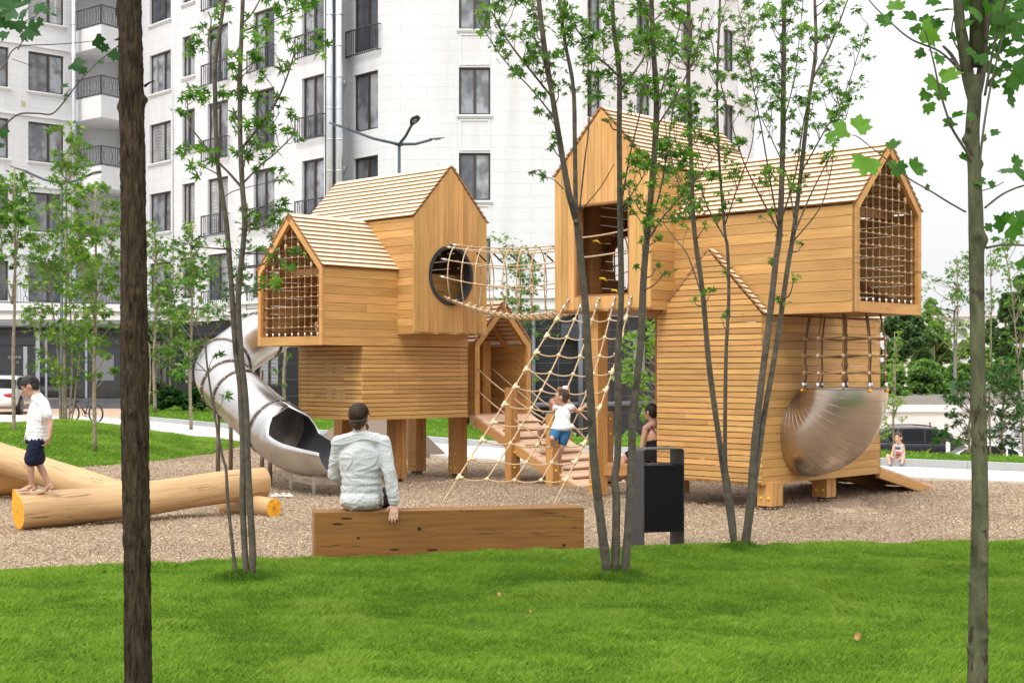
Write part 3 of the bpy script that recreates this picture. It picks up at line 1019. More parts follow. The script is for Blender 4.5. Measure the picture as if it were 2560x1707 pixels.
# recess with balconies
mb = MB()
for (p, q) in (((-19.9, 63.3), (-20.1, 64.8)), ((-20.1, 64.8), (-17.6, 65.6)), ((-18.3, 65.15), (-17.6, 65.6))):
    L = math.hypot(q[0] - p[0], q[1] - p[1])
    mb.poly([(p[0], p[1], 0), (q[0], q[1], 0), (q[0], q[1], ZT), (p[0], p[1], ZT)], [(0, 0), (L, 0), (L, ZT), (0, ZT)])
mb.build('wall', M['clad'], bld)
BO = [(-19.75, 63.2), (-18.15, 61.85), (-16.95, 63.85), (-17.2, 65.9), (-20.3, 65.6)]
for k in range(6):
    zf = 4.0 + 3.11 * k
    mb = MB()
    ring = smooth_poly(BO, 1) if False else BO
    lo = [Vector((x, y, zf - .55)) for x, y in BO]; hi = [Vector((x, y, zf + .42)) for x, y in BO]
    mb.poly(lo); mb.poly(hi)
    for i in range(5):
        j = (i + 1) % 5; mb.poly([lo[i], lo[j], hi[j], hi[i]])
    if k > 0:
        sb = mb.build('balcony', M['trim'], bld)
        for (p, q) in ((BO[0], BO[1]), (BO[1], BO[2])):
            fc = Fac(p, q)
            railing(fc, 0.02, fc.L - .02, zf + .44, zf + 1.32, off=-.06, step=.12, ornate=True)
# terrace and shop front of the left wing
S1 = Fac((-24.5, 59.0), (-16.2, 60.6))
mb = MB()
for (z0, z1, off) in ((3.55, 3.75, .12), (3.75, 3.98, .3), (3.98, 4.12, .22), (4.12, 4.42, .42)):
    mb.box(S1.P(0, z0, -3.5), S1.d * S1.L, S1.n * (3.5 + off), Vector((0, 0, z1 - z0)))
mb.build('cornice', M['trim'], bld)
mb = MB(); mb.tube([S1.P(0, 3.5, .22), S1.P(S1.L, 3.5, .22)], .1, 10); mb.build('gutter', M['pipe_dark'], bld)
railing(S1, 0, S1.L, 4.42, 5.25, off=.2, step=.13, ornate=True, name='terrace_railing')
mb = MB()
mb.poly([S1.P(0, .4), S1.P(S1.L, .4), S1.P(S1.L, 3.5), S1.P(0, 3.5)], [(0, .4), (S1.L, .4), (S1.L, 3.5), (0, 3.5)], r=.1)
shop = mb.build('shop_window', M['shop_glass'], bld)
M['alu'] = flat_mat('grey_aluminium', (0.32, 0.35, 0.40), 0.4, 0.3)
for px, w in ((64, .16), (95, .17), (116, .09), (216, .09)):
    mb = MB(); u = upx(S1, px); mb.box(S1.P(u - w / 2, .4, .01), S1.d * w, S1.n * .08, Vector((0, 0, 2.75 if px != 64 else 2.2)))
    mb.build('mullion', M['alu'], shop)
mb = MB()
for (z0, z1) in ((3.0, 3.5), (2.62, 2.68), (.4, .46)):
    mb.box(S1.P(0, z0, .012), S1.d * S1.L, S1.n * .05, Vector((0, 0, z1 - z0)))
mb.build('transom', M['granite'], shop)
mb = MB(); mb.box(S1.P(upx(S1, 240), 1.15, .012), S1.d * .75, S1.n * .02, Vector((0, 0, 1.1))); mb.build('blind', flat_mat('grey_blind', (.16, .17, .19), .7), shop)
text_obj('CASA36', .16, flat_mat('dim_letters', (.35, .35, .35), .7), shop, frame_m4(S1.P(upx(S1, 37), 2.15, .05), S1.d, (0, 0, 1)))
text_obj('09-18', .13, flat_mat('dim_letters', (.35, .35, .35), .7), shop, frame_m4(S1.P(upx(S1, 38), 1.93, .05), S1.d, (0, 0, 1)))
mb = MB()
mb.box(S1.P(0, -.05, -.5), S1.d * S1.L, S1.n * .9, Vector((0, 0, .43))); mb.box(S1.P(0, -.05, .4), S1.d * S1.L, S1.n * .45, Vector((0, 0, .22)))
mb.build('entrance_step', M['granite_step'], bld)
# right bevel
Ff = Fac((2.47, 50.9), (10.3, 59.5))
op = [(a, b_, t - 1.75, t) for t in TOPS for (a, b_) in ((.2, 1.25), (3.4, 4.3), (6.3, 7.2), (9.3, 10.1))]
wall(Ff, 4.45, ZT, op, M['clad'])
for o in op: window(Ff, *o, mull=.5); sill(Ff, o[0], o[1], o[2])
G = Fac((10.3, 59.5), (10.0, 66)); wall(G, -3, ZT, [], M['clad'])
mb = MB()
for px in (1462, 1812):
    a = max(.02, upx(Ff, px) - .45); mb.box(Ff.P(a - .35 if px > 1500 else 0.0, 4.45, .003), Ff.d * .3, Ff.n * .1, Vector((0, 0, ZT - 4.45)))
mb.build('pilaster', M['trim'], bld)
mb = MB(); mb.box(Ff.P(10.3, 12.9, .02), Ff.d * .75, Ff.n * .3, Vector((0, 0, .6)))
ac = mb.build('air_conditioner', M['trim'], bld)
# ground floor, black granite with pale openings
gops = {}
for nm, fc in (('E', E), ('D', D), ('C', Cc), ('B', Bf), ('F', Ff)):
    ops = []
    if nm == 'E': ops = [(upx(E, 1433), min(E.L - .1, upx(E, 1446)), 1.45, 3.25)]
    if nm == 'F': ops = [(upx(Ff, 1583), upx(Ff, 1622), 1.4, 3.2)]
    if nm == 'C': ops = [(upx(Cc, 695), upx(Cc, 640), 1.0, 3.0), (upx(Cc, 560), upx(Cc, 520), 1.0, 3.0), (upx(Cc, 480), upx(Cc, 452), 1.0, 3.0)]
    if nm == 'B': ops = [(upx(Bf, 415), upx(Bf, 380), 1.0, 3.0)]
    wall(fc, 0 if nm not in 'EFD' else -3.0, 3.62, ops, M['granite'])
    for o in ops: window(fc, *o, mull=.5, glass=M['glass_blind'])
mb = MB()
for fc in (E, Cc, Ff, D, Bf):
    for (z0, z1, off) in ((3.62, 3.8, .08), (3.8, 4.2, .16), (4.2, 4.32, .26), (4.32, 4.45, .12)):
        mb.box(fc.P(0, z0, -.2), fc.d * fc.L, fc.n * (.2 + off), Vector((0, 0, z1 - z0)))
mb.build('cornice', M['trim'], bld)
mb = MB(); p = W(1334, 900, 50.7); mb.tube([(p.x, p.y, -1.3), (p.x, p.y, 3.6)], .075, 10)
q = W(1642, 1012, 54.5); mb.tube([(p.x, p.y - .02, .34), (2.5, 50.75, .34), (q.x, q.y, .34)], .10, 10)
mb.build('drain_pipe', M['pipe_dark'], bld)
mb = MB(); p = W(1451, 900, 50.6); mb.tube([(p.x, p.y, -1.3), (p.x, p.y, 3.6)], .09, 10); mb.build('drain_pipe', M['pipe_dark'], bld)
mb = MB(); p = W(1402, 848, 50.85); mb.box((p.x, p.y - .32, p.z), (.78, 0, 0), (0, .3, 0), (0, 0, .55))
ac = mb.build('air_conditioner', flat_mat('dark_grey_casing', (.05, .055, .07), .5), bld, 'dark grey outdoor unit bolted to the black granite')
mb = MB(); c = Vector((p.x + .47, p.y - .33, p.z + .28))
for rr in (.2, .16, .12, .08, .04):
    mb.tube([c + Vector((math.cos(a) * rr, 0, math.sin(a) * rr)) for a in np.linspace(0, math.tau, 19)], .006, 5)
mb.build('fan_grille', M['rail'], ac)

# ------------------------------------------------------------------ playhouses
GA = Vector((.7, .714, 0)).normalized()        # the two horizontal directions of the play structure
GB = Vector((-.714, .7, 0)).normalized()
UP = Vector((0, 0, 1))


def clip_intervals(iv, holes):
    out = [iv]
    for (a, b_) in holes:
        nxt = []
        for (p, q) in out:
            if b_ <= p or a >= q: nxt.append((p, q)); continue
            if a > p: nxt.append((p, a))
            if b_ < q: nxt.append((b_, q))
        out = nxt
    return [x for x in out if x[1] - x[0] > .004]


def hboards(mb, o, d, n, L, z0, z1, pitch, gap, th=.022, holes=None, gable=None, zrow0=None):
    """horizontal boards on the plane through o along d (length L), facing n; holes(z)->list of (u0,u1); gable=(rise) narrows rows above z1"""
    z = z0
    top = z1 + (gable or 0)
    while z < top - .01:
        ze_ = min(z + pitch - gap, top)
        a, b_ = 0.0, L
        if gable and ze_ > z1:
            k0 = max(0, (z - z1) / gable); k1 = (ze_ - z1) / gable
            a0, b0 = L / 2 * k0, L - L / 2 * k0; a1, b1 = L / 2 * min(1, k1), L - L / 2 * min(1, k1)
            P = [o + d * a0 + UP * (z - o.z), o + d * b0 + UP * (z - o.z), o + d * b1 + UP * (ze_ - o.z), o + d * a1 + UP * (ze_ - o.z)]
            r = random.random(); ou = random.random() * 9
            uv = [(ou + a0, ou), (ou + b0, ou), (ou + b1, ou + ze_ - z), (ou + a1, ou + ze_ - z)]
            Q = [p - n * th for p in P]
            mb.poly(P, uv, r); mb.poly(list(reversed(Q)), list(reversed(uv)), r)
            for i in range(4):
                j = (i + 1) % 4; mb.poly([P[j], P[i], Q[i], Q[j]], [uv[j], uv[i], (uv[i][0], uv[i][1] + th), (uv[j][0], uv[j][1] + th)], r)
        else:
            hs_ = holes((z + ze_) / 2) if holes else []
            iv = clip_intervals((a, b_), hs_)
            if L > 1.3 and random.random() < .55:
                cut = L * random.choice((.28, .5, .72)); iv = [w for (p, q) in iv for w in ([(p, cut - .001), (cut + .001, q)] if p + .2 < cut < q - .2 else [(p, q)])]
            for (p, q) in iv:
                mb.box(o + d * p + UP * (z - o.z) - n * th, d * (q - p), n * th, UP * (ze_ - z), None, 0)
        z += pitch


def vboards(mb, o, d, n, L, z0, z1, rise, pitch, gap, th=.022, circle=None, rect=None):
    """upright boards on a gable wall; circle=(u,z,r) rect=(u0,u1,z0,z1)"""
    k = max(1, round(L / pitch)); pitch = L / k
    def top(u): return z1 + rise * (1 - abs(u - L / 2) / (L / 2))
    def hole(u):
        h = []
        if circle and abs(u - circle[0]) < circle[2]:
            s = math.sqrt(circle[2] ** 2 - (u - circle[0]) ** 2); h.append((circle[1] - s, circle[1] + s))
        if rect and rect[0] < u < rect[1]: h.append((rect[2], rect[3]))
        return h
    for i in range(k):
        a, b_ = i * pitch + gap / 2, (i + 1) * pitch - gap / 2
        cuts = {a, b_}
        if a < L / 2 < b_: cuts.add(L / 2)
        if circle:
            for q in (circle[0] - circle[2], circle[0] + circle[2]):
                if a < q < b_: cuts.add(q)
            if circle[0] - circle[2] < b_ and circle[0] + circle[2] > a:
                for s in range(1, 6): cuts.add(a + (b_ - a) * s / 6)
        if rect:
            for q in rect[:2]:
                if a < q < b_: cuts.add(q)
        cuts = sorted(cuts)
        r = random.random(); ou = random.random() * 9
        for c0, c1 in zip(cuts[:-1], cuts[1:]):
            e = 1e-5
            i0 = clip_intervals((z0, top(c0)), hole(c0 + e)); i1 = clip_intervals((z0, top(c1)), hole(c1 - e))
            if len(i0) != len(i1):
                i0 = i1 = clip_intervals((z0, min(top(c0), top(c1))), hole((c0 + c1) / 2))
            for (p0, q0), (p1, q1) in zip(i0, i1):
                F4 = [o + d * c0 + UP * (p0 - o.z), o + d * c1 + UP * (p1 - o.z), o + d * c1 + UP * (q1 - o.z), o + d * c0 + UP * (q0 - o.z)]
                uv = [(ou + p0, c0), (ou + p1, c1), (ou + q1, c1), (ou + q0, c0)]
                B4 = [p - n * th for p in F4]
                mb.poly(F4, uv, r); mb.poly(list(reversed(B4)), list(reversed(uv)), r)
                for x in range(4):
                    y = (x + 1) % 4
                    if x == 1 and c1 < b_ - 1e-4: continue
                    if x == 3 and c0 > a + 1e-4: continue
                    mb.poly([F4[y], F4[x], B4[x], B4[y]], [uv[y], uv[x], (uv[x][0], uv[x][1] + th), (uv[y][0], uv[y][1] + th)], r)


def roof(mb, o, a, b, w, v0, v1, ze, rise, pitch=.088, ov=.010, th=.018, sides=(0, 1), eave=.014):
    """lapped roof boards; o = gable base corner, a = gable direction, b = ridge direction"""
    for sd in sides:
        e = Vector(o) + (a * w if sd else Vector((0, 0, 0))); e.z = ze
        ins = (-a if sd else a)
        sl = (ins * (w / 2) + UP * rise); SL = sl.length; sl.normalize()
        nr = (UP * (w / 2) - ins * rise).normalized()
        n = round((SL + eave) / pitch)
        for i in range(n):
            s0 = -eave + (SL + eave) * i / n; s1 = s0 + (SL + eave) / n + .012
            if i == n - 1: s1 = SL + .012
            p = e + sl * s0 + nr * .036 + b * (v0 - ov)
            q = e + sl * s1 + nr * .010 + b * (v0 - ov)
            up = (q - p).cross(b).normalized()
            if up.dot(nr) < 0: up = -up
            mb.box(p, b * (v1 - v0 + 2 * ov), q - p, up * th, None, 0, edge=1)


def rope_net(parent, o, d, n, cols, rows, z_lo, ztop, u0, u1, rr=.009, bead=.0165, mat='rope_dark', beadm='net_bead', inset=.05):
    """knotted square net in the plane through o along d"""
    us = [u0 + (u1 - u0) * (i + .5) / cols for i in range(cols)]
    zs = [z_lo + .10 + (rows_h) for rows_h in rows]
    for u in us:
        zt = ztop(u)
        mb = MB()
        pts = [o + d * (u + random.uniform(-.004, .004)) + UP * (z - o.z) - n * inset for z in np.linspace(z_lo, zt, 9)]
        mb.tube(pts, rr, 6)
        mb.tube([pts[0] - UP * .0, pts[0] + UP * .05], .014, 7, mi=1); mb.tube([pts[-1] - UP * .045, pts[-1]], .013, 7, mi=1)
        mb.build('rope', [M[mat], M['zinc']], parent)
    for z in zs:
        uu = [u for u in us if ztop(u) > z + .03]
        if len(uu) < 2: continue
        full = len(uu) == cols
        a, b_ = (u0 - .02, u1 + .02) if full else (uu[0], uu[-1])
        mb = MB()
        cs = sorted([a, b_] + uu + [(p + q) / 2 for p, q in zip(uu[:-1], uu[1:])])
        mb.tube([o + d * u + UP * (z - o.z + (-.007 if u not in uu else 0)) - n * (inset - .002) for u in cs], rr * .9, 6)
        for u in uu:
            mb.ball(o + d * u + UP * (z - o.z) - n * inset, bead, bead * .95, bead * 1.05, 8, 5, mi=1)
        if not full:
            for u in (uu[0], uu[-1]): mb.tube([o + d * u + UP * (z - o.z - .03) - n * inset, o + d * u + UP * (z - o.z + .05) - n * inset], .019, 8, mi=1)
        mb.build('rope', [M[mat], M[beadm]], parent)


def gable_frame(mb, o, d, n, w, z0, ze, rise, t=.065, dep=.05):
    """board frame round an open gable"""
    mb.box(o + UP * (z0 - o.z) - n * dep, d * t, n * (dep + .003), UP * (ze - z0))
    mb.box(o + d * (w - t) + UP * (z0 - o.z) - n * dep, d * t, n * (dep + .003), UP * (ze - z0))
    mb.box(o + d * t + UP * (z0 - o.z) - n * dep, d * (w - 2 * t), n * (dep + .002), UP * .12)
    for s in (0, 1):
        p = o + (d * w if s else d * 0) + UP * (ze - o.z); q = o + d * (w / 2) + UP * (ze + rise - o.z)
        sl = (q - p).normalized(); nn = Vector(sl.cross(n)); 
        if nn.z > 0: nn = -nn
        mb.box(p - n * dep, q - p, n * (dep + .004), nn * .075)


def ring(mb, c, d, n, r0, r1, th, k=36):
    """flat ring in the plane of d and UP"""
    for i in range(k):
        a0, a1 = math.tau * i / k, math.tau * (i + 1) / k
        def P(a, r, o): return c + d * math.cos(a) * r + UP * math.sin(a) * r + n * o
        F4 = [P(a0, r0, th), P(a1, r0, th), P(a1, r1, th), P(a0, r1, th)]
        mb.poly(F4)
        mb.poly([P(a0, r0, -.02), P(a1, r0, -.02), P(a1, r0, th), P(a0, r0, th)])
        mb.poly([P(a0, r1, -.02), P(a1, r1, -.02), P(a1, r1, th), P(a0, r1, th)])


def post_pair(parent, x, y, z0, z1, s=.2, caps=True, ang=None):
    """foot post made of two beams side by side, with yellow bolt caps"""
    mb = MB()
    a, b = GA, GB
    c = Vector((x, y, 0))
    mb.box(c - a * s / 2 - b * s / 2 + UP * z0, a * (s * .49), b * s, UP * (z1 - z0), None, 2)
    mb.box(c + a * .005 - b * s / 2 + UP * (z0 + .0), a * (s * .49), b * s, UP * (z1 - z0 - .0), None, 2)
    o = mb.build('post', M['post'], parent)
    mb = MB(); mb.box(c - a * s * .3 - b * s * .3 + UP * (-.05), a * s * .6, b * s * .6, UP * (z0 + .05)); mb.build('post_foot', M['black_rubber'], o)
    if caps:
        for z in (z0 + .09, z0 + .30):
            for k in (-.25, .25):
                mb = MB(); q = c - a * (s / 2) + b * (k * s) + UP * z; mb.ball(q, .020, .020, .020, 8, 5)
                if z < z1 - .03: mb.build('bolt_cap', M['yellow'], o)
    return o


PH = thing('playhouse', 'left wooden playhouse of gabled larch boxes on posts with a planked ramp', 'playhouse')


def module(parent, name, O, a, b, w, L, zb, ze, rise, front, pit=.114, gap=.005, floor=True, vp=.092, side_pit=None, roof_v=None,
           lit_side=1, circle=None, rect=None, back=True, sides=(1, 0), slat_gap=None, side_trim=True, back_circle=None, side_circle=None, inner=True):
    """one gabled box. O = front gable corner, a along the gable, b away from the gable, w x L"""
    O = Vector((O[0], O[1], 0)); fn = -b; 
    base = MB()
    o = None
    holes = None
    for s in sides:
        so = O + (a * w if s else a * 0); sn = a if s else -a
        hb = None
        if side_circle and side_circle[0] == s:
            _, cu, cz, cr = side_circle
            def hb(z, cu=cu, cz=cz, cr=cr):
                if abs(z - cz) >= cr: return []
                q = math.sqrt(cr * cr - (z - cz) ** 2); return [(cu - q, cu + q)]
        hboards(base, so + b * .022, b, sn, L - .022, zb, ze, side_pit or pit, gap, holes=hb)
    if back:
        hboards(base, O + b * L, a, b, w, zb, ze, side_pit or pit, gap, gable=rise)
    root = base.build(name, M['wood'], parent)
    g = MB()
    if front == 'v':
        vboards(g, O + a * .001, a, fn, w - .002, zb, ze, rise, vp, .004, circle=circle, rect=rect)
        g.build('gable_boarding', M['wood'], root)
    elif front == 'h':
        hboards(g, O, a, fn, w, zb, ze, pit, slat_gap or gap, gable=rise)
        g.build('gable_boarding', M['wood'], root)
    elif front == 'net':
        gable_frame(g, O, a, fn, w, zb, ze, rise)
        g.build('gable_frame', M['post'], root)
    rv = roof_v or [(0, L)]
    for (v0, v1) in rv:
        for sd in (0, 1):
            rf = MB(); roof(rf, O, a, b, w, v0, v1, ze, rise, sides=(sd,)); rf.build('roof_slope', [M['wood_roof'], M['roof_edge']], root)
    # inner studs and rafters
    st = MB()
    if inner:
        for (u, v) in ((.03, .06), (w - .11, .06), (.03, L - .14), (w - .11, L - .14)):
            st.box(O + a * u + b * v + UP * zb, a * .08, b * .08, UP * (ze - zb - .01))
        for v in (.08, L * .5, L - .12):
            for s in (0, 1):
                p = O + (a * (w - .03) if s else a * .03) + b * v + UP * (ze - .04); q = O + a * (w / 2) + b * v + UP * (ze + rise - .05)
                st.beam(p, q, .045, .07, up=(0, 0, 1))
        st.beam(O + a * .05 + b * .35 + UP * (ze - .02), O + a * (w - .05) + b * .35 + UP * (ze - .02), .05, .09)
        st.beam(O + a * (w - .06) + b * .1 + UP * (zb + .05), O + a * (w - .06) + b * (L * .8) + UP * (ze - .05), .04, .08)
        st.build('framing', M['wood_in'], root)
    if floor:
        fl = MB(); k = int(w / .11)
        for i in range(k):
            fl.box(O + a * (w * i / k + .002) + b * .0 + UP * (zb + .0), a * (w / k - .006), b * (L - .01), UP * .03, None, 1)
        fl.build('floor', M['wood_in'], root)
    return root, O


# --- left cluster
C1 = (-2.524, 18.6)
z_low, z_h1b, z_h1e = .915, 1.935, 2.975
h1, O1 = module(PH, 'house_box', C1, GB, GA, 1.45, 2.69, z_h1b, z_h1e, .735, 'net', lit_side=0, sides=(0, 1), roof_v=[(0, 1.62)], back=False)
rows = [.115 * i + .05 for i in range(0, 12)]
rope_net(h1, O1, GB, -GA, 9, [.03 + .136 * i for i in range(10)], z_h1b + .12, lambda u: z_h1e + .735 - abs(u - .725) * 1.014 - .12, .075, 1.375)
C2 = (-1.353, 19.30)
h2, O2 = module(PH, 'house_box', C2, GA, GB, 1.41, 2.53, 2.10, 3.71, .75, 'v', circle=(.70, 2.935, .40), back=True, side_pit=.112)
mb = MB(); ring(mb, O2 + GA * .70 + UP * 2.935, GA, -GB, .375, .425, .012); mb.build('opening_ring', M['black_rubber'], h2)
mb = MB()
k = 40
for i in range(k):                                             # deep rubber collar inside the round opening
    a0, a1 = math.tau * i / k, math.tau * (i + 1) / k
    P_ = lambda a, off: O2 + GA * (.70 + .385 * math.cos(a)) + UP * (2.935 + .385 * math.sin(a)) + GB * off
    mb.poly([P_(a0, -.01), P_(a1, -.01), P_(a1, .13), P_(a0, .13)])
mb.build('opening_collar', M['black_rubber'], h2)

# lower slatted body, flush under the box
lb = MB()
c0 = Vector((*C1, 0)) + GA * .70
hboards(lb, c0, GA, -GB, 1.99, z_low, z_h1b - .004, .0598, .0085)
hboards(lb, c0 + GB * .022, GB, -GA, 1.43, z_low, z_h1b - .004, .0598, .0085)
hboards(lb, c0 + GA * 1.99, GB, GA, 1.45, z_low, z_h1b - .004, .0598, .0085)
hboards(lb, c0 + GB * 1.45, GA, GB, 1.99, z_low, z_h1b - .004, .0598, .0085, holes=lambda z: [(.5, 1.2)] if 1.15 < z < 1.35 else [])
low = lb.build('slatted_base', M['wood'], PH)
fr = MB()
for u in (.05, .98, 1.86):
    for v in (.03, 1.34):
        fr.box(c0 + GA * u + GB * v + UP * z_low, GA * .07, GB * .07, UP * (z_h1b - z_low - .01))
for i in range(13):
    fr.box(c0 + GB * .03 + GA * (.03 + .15 * i) + UP * (z_low), GA * .145, GB * 1.38, UP * .035, None, 1)
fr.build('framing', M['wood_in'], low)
for (x, y) in ((-1.66, 20.15), (-1.48, 21.75), (-.82, 21.15), (-2.52, 20.9)):
    post_pair(PH, x, y, .04, z_low + .02, .2)

# porch with its ramp
C3 = (-.544, 20.68)
h3, O3 = module(PH, 'porch', C3, GA, GB, 1.19, 1.35, .93, 1.995, .62, 'open', floor=False, back=True, inner=False, pit=.117)
g = MB(); n3 = -GB
for s in (0, 1):
    g.box(O3 + GA * (0 if not s else 1.19 - .09) + n3 * .003 + UP * .93, GA * .09, GB * .05, UP * (1.995 - .93), None, 2)
    p = O3 + GA * (.0 if not s else 1.19) + UP * 1.99; q = O3 + GA * .595 + UP * 2.60
    sl = (q - p); nn = sl.normalized().cross(GB); nn = nn if nn.z < 0 else -nn
    g.box(p - GB * .004, sl, GB * .06, nn * .09, None, 0)
for v in (.5, .95):
    for s in (0, 1):
        g.beam(O3 + GA * (.03 if not s else 1.16) + GB * v + UP * 1.96, O3 + GA * .595 + GB * v + UP * 2.54, .05, .07)
g.box(O3 + GA * .70 + GB * .55 + UP * .93, GA * .17, GB * .17, UP * 1.12, None, 2)
g.box(O3 + GA * .42 + GB * 1.25 + UP * .93, GA * .1, GB * .05, UP * 1.1, None, 2)
g.build('porch_frame', M['post'], h3)
dk = MB()
for i in range(12):
    dk.box(O3 + GA * .0 + GB * (.115 * i - .02) + UP * .90, GA * 1.19, GB * .11, UP * .035, None, 0)
dk.box(O3 + GB * -.01 + UP * .74, GA * 1.19, GB * .06, UP * .155); dk.box(O3 + GA * 1.13 + GB * .0 + UP * .74, GA * .06, GB * 1.3, UP * .155)
dk.build('porch_deck', M['deck'], h3)
ramp_d = (-GB * 2.03 - UP * .93)
rl = ramp_d.length; rd = ramp_d.normalized(); rn = rd.cross(GA).normalized(); rn = rn if rn.z > 0 else -rn
RO = O3 + UP * .925 + n3 * .02 + GA * .0
rp = MB(); k = 17
for i in range(k):
    rp.box(RO + rd * (rl * i / k + .002) - rn * .03, GA * 1.17, rd * (rl / k - .006), rn * .028, None, 0)
rmp = rp.build('ramp', M['deck'], PH)
rb = MB()
for u in (-.0, 1.125): rb.box(RO + GA * u - rn * .15, rd * rl, GA * .045, rn * .119, None, 0)
rb.build('ramp_beam', M['post'], rmp)
cl = MB()
for i in range(1, 9):
    u = .18 if i % 2 else .10
    cl.box(RO + rd * (rl * i / 9) + GA * u, GA * .85, rd * .04, rn * .022, None, 0)
cl.build('ramp_cleat', M['wood_in'], rmp)
RPOST = []
for (px, py, Y, zt) in ((1278, 1202, 20.15, 1.35), (1381, 1211, 19.5, .99), (1409, 1180, 21.0, 1.35)):
    p = W(px, py, Y); mb = MB()
    mb.box(Vector((p.x, p.y, -.03)) - GA * .065 - GB * .065, GA * .13, GB * .13, UP * (zt + .03), None, 2)
    mb.box(Vector((p.x, p.y, -.03)) + GA * .068 - GB * .065, GA * .05, GB * .13, UP * (zt * .55), None, 2)
    o = mb.build('ramp_post', M['post'], PH); RPOST.append(Vector((p.x, p.y, zt)))
    mb = MB()
    for z in (.2, .42, .62): mb.ball(Vector((p.x, p.y, z)) - GB * .07, .019, n=8, m=5)
    mb.build('bolt_cap', M['yellow'], o)


def sag(p, q, s, n=9):
    p = Vector(p); q = Vector(q)
    return [p.lerp(q, t) - UP * (s * 4 * t * (1 - t)) for t in np.linspace(0, 1, n)]


hr = MB()
pA, pB, pC = RPOST
L0 = O3 + GA * .05; R0 = O3 + GA * 1.15
for dz0, dz in ((1.62, 1.22), (1.30, .92)):
    hr.tube(sag(L0 + UP * dz0, Vector((pA.x, pA.y, dz)), .02), .011, 6)
    hr.tube(sag(Vector((pA.x, pA.y, dz)), Vector((pB.x, pB.y, dz - .36)), .02), .011, 6)
    hr.tube(sag(R0 + UP * dz0, Vector((pC.x, pC.y, dz)), .02), .011, 6)
    hr.tube(sag(Vector((pC.x, pC.y, dz)), Vector((pC.x + .75, pC.y - 1.25, dz - .75)), .02), .011, 6)
hr.tube(sag(O3 + GA * .75 + GB * .4 + UP * 1.62, O3 + GA * .95 - GB * .5 + UP * .95, .0), .011, 6)
hr.build('handrail_rope', M['rope'], PH)
for k_, dx in enumerate((-.35, -.1)):
    mb = MB()

# --- right cluster
PR = thing('playhouse', 'tall right wooden playhouse with stacked gabled boxes and a big steel funnel', 'playhouse')
CT = (1.668, 16.83)
T_zb, T_ze, T_r = 2.33, 4.05, .79
ht, OT = module(PR, 'tower_box', CT, GB, GA, 1.569, 2.42, T_zb, T_ze, T_r, 'v', rect=(.336, 1.225, 2.517, 3.68), vp=.113, side_pit=.119,
                side_circle=(1, 1.5, 3.05, .40))
mb = MB()                                                       # reveal of the square window
for (u, z, du, dz) in ((.336, 2.517, .025, 1.163), (1.2, 2.517, .025, 1.163), (.361, 2.517, .839, .025), (.361, 3.655, .839, .025)):
    mb.box(OT + GB * u + GA * .003 + UP * z, GB * du, GA * .13, UP * dz)
mb.build('window_lining', M['wood_in'], ht)
mb = MB()
for z in (3.02, 3.27): mb.tube(sag(OT + GB * .34 + GA * .03 + UP * (z + .05), OT + GB * 1.22 + GA * .05 + UP * z, .015), .012, 6)
mb.build('rope', M['rope'], ht)
for (u, z) in ((1.16, 3.2), (1.05, 2.72), (.85, 2.56)):
    mb = MB()
    mb.tube([OT + GB * u + GA * .3 + UP * z, OT + GB * (u - .03) + GA * .25 + UP * (z + .04), OT + GB * (u - .09) + GA * .25 + UP * (z + .04), OT + GB * (u - .11) + GA * .3 + UP * z], .013, 6)
    mb.build('climbing_hold', M['yellow'], ht)
mb = MB(); mb.box(OT + GB * 1.30 + GA * .42 + UP * T_zb, GB * .17, GA * .17, UP * 2.0); mb.build('inner_post', M['wood_in'], ht)

CR = (3.788, 15.4)
hr_, OR = module(PR, 'house_box', CR, GA, GB, 1.45, 2.95, 2.242, 3.435, .735, 'net', side_pit=.119, back=False)
rope_net(hr_, OR, GA, -GB, 9, [.0 + .136 * i for i in range(11)], 2.242 + .12, lambda u: 3.435 + .735 - abs(u - .725) * 1.014 - .12, .075, 1.375)
# tip: roof board under the box floor
CQ = (2.87, 16.1)
Q_zb, Q_ze, Q_r = .275, 2.232, .78
cube, OQ = module(PR, 'slatted_house', CQ, GB, GA, 1.53, 2.67, Q_zb, Q_ze, Q_r, 'h', pit=.0673, slat_gap=.0095, side_pit=.0985,
                  roof_v=[(0.03, .10), (1.66, 2.67)], inner=False)
fr = MB()
for (u, v) in ((.03, .04), (1.4, .04), (.03, 2.5), (1.4, 2.5), (.75, .04), (1.4, 1.3)):
    fr = MB(); fr.box(OQ + GB * u + GA * v + UP * (Q_zb + .035), GB * .08, GA * .08, UP * (Q_ze - Q_zb - .05)); fr.build('stud', M['wood_in'], cube)
ct = MB()                                                       # steps of roof boards over the gable
for (x, y, z1) in ((2.62, 16.9, Q_zb + .02), (2.1, 17.0, Q_zb + .02), (3.62, 18.0, Q_zb + .02)):
    pass
for q in (W(1925, 1270, 16.25), W(1694, 1232, 17.9), W(2060, 1255, 17.4), W(1900, 1245, 19.2)):
    post_pair(PR, q.x, q.y, .03, Q_zb + .03, .21)
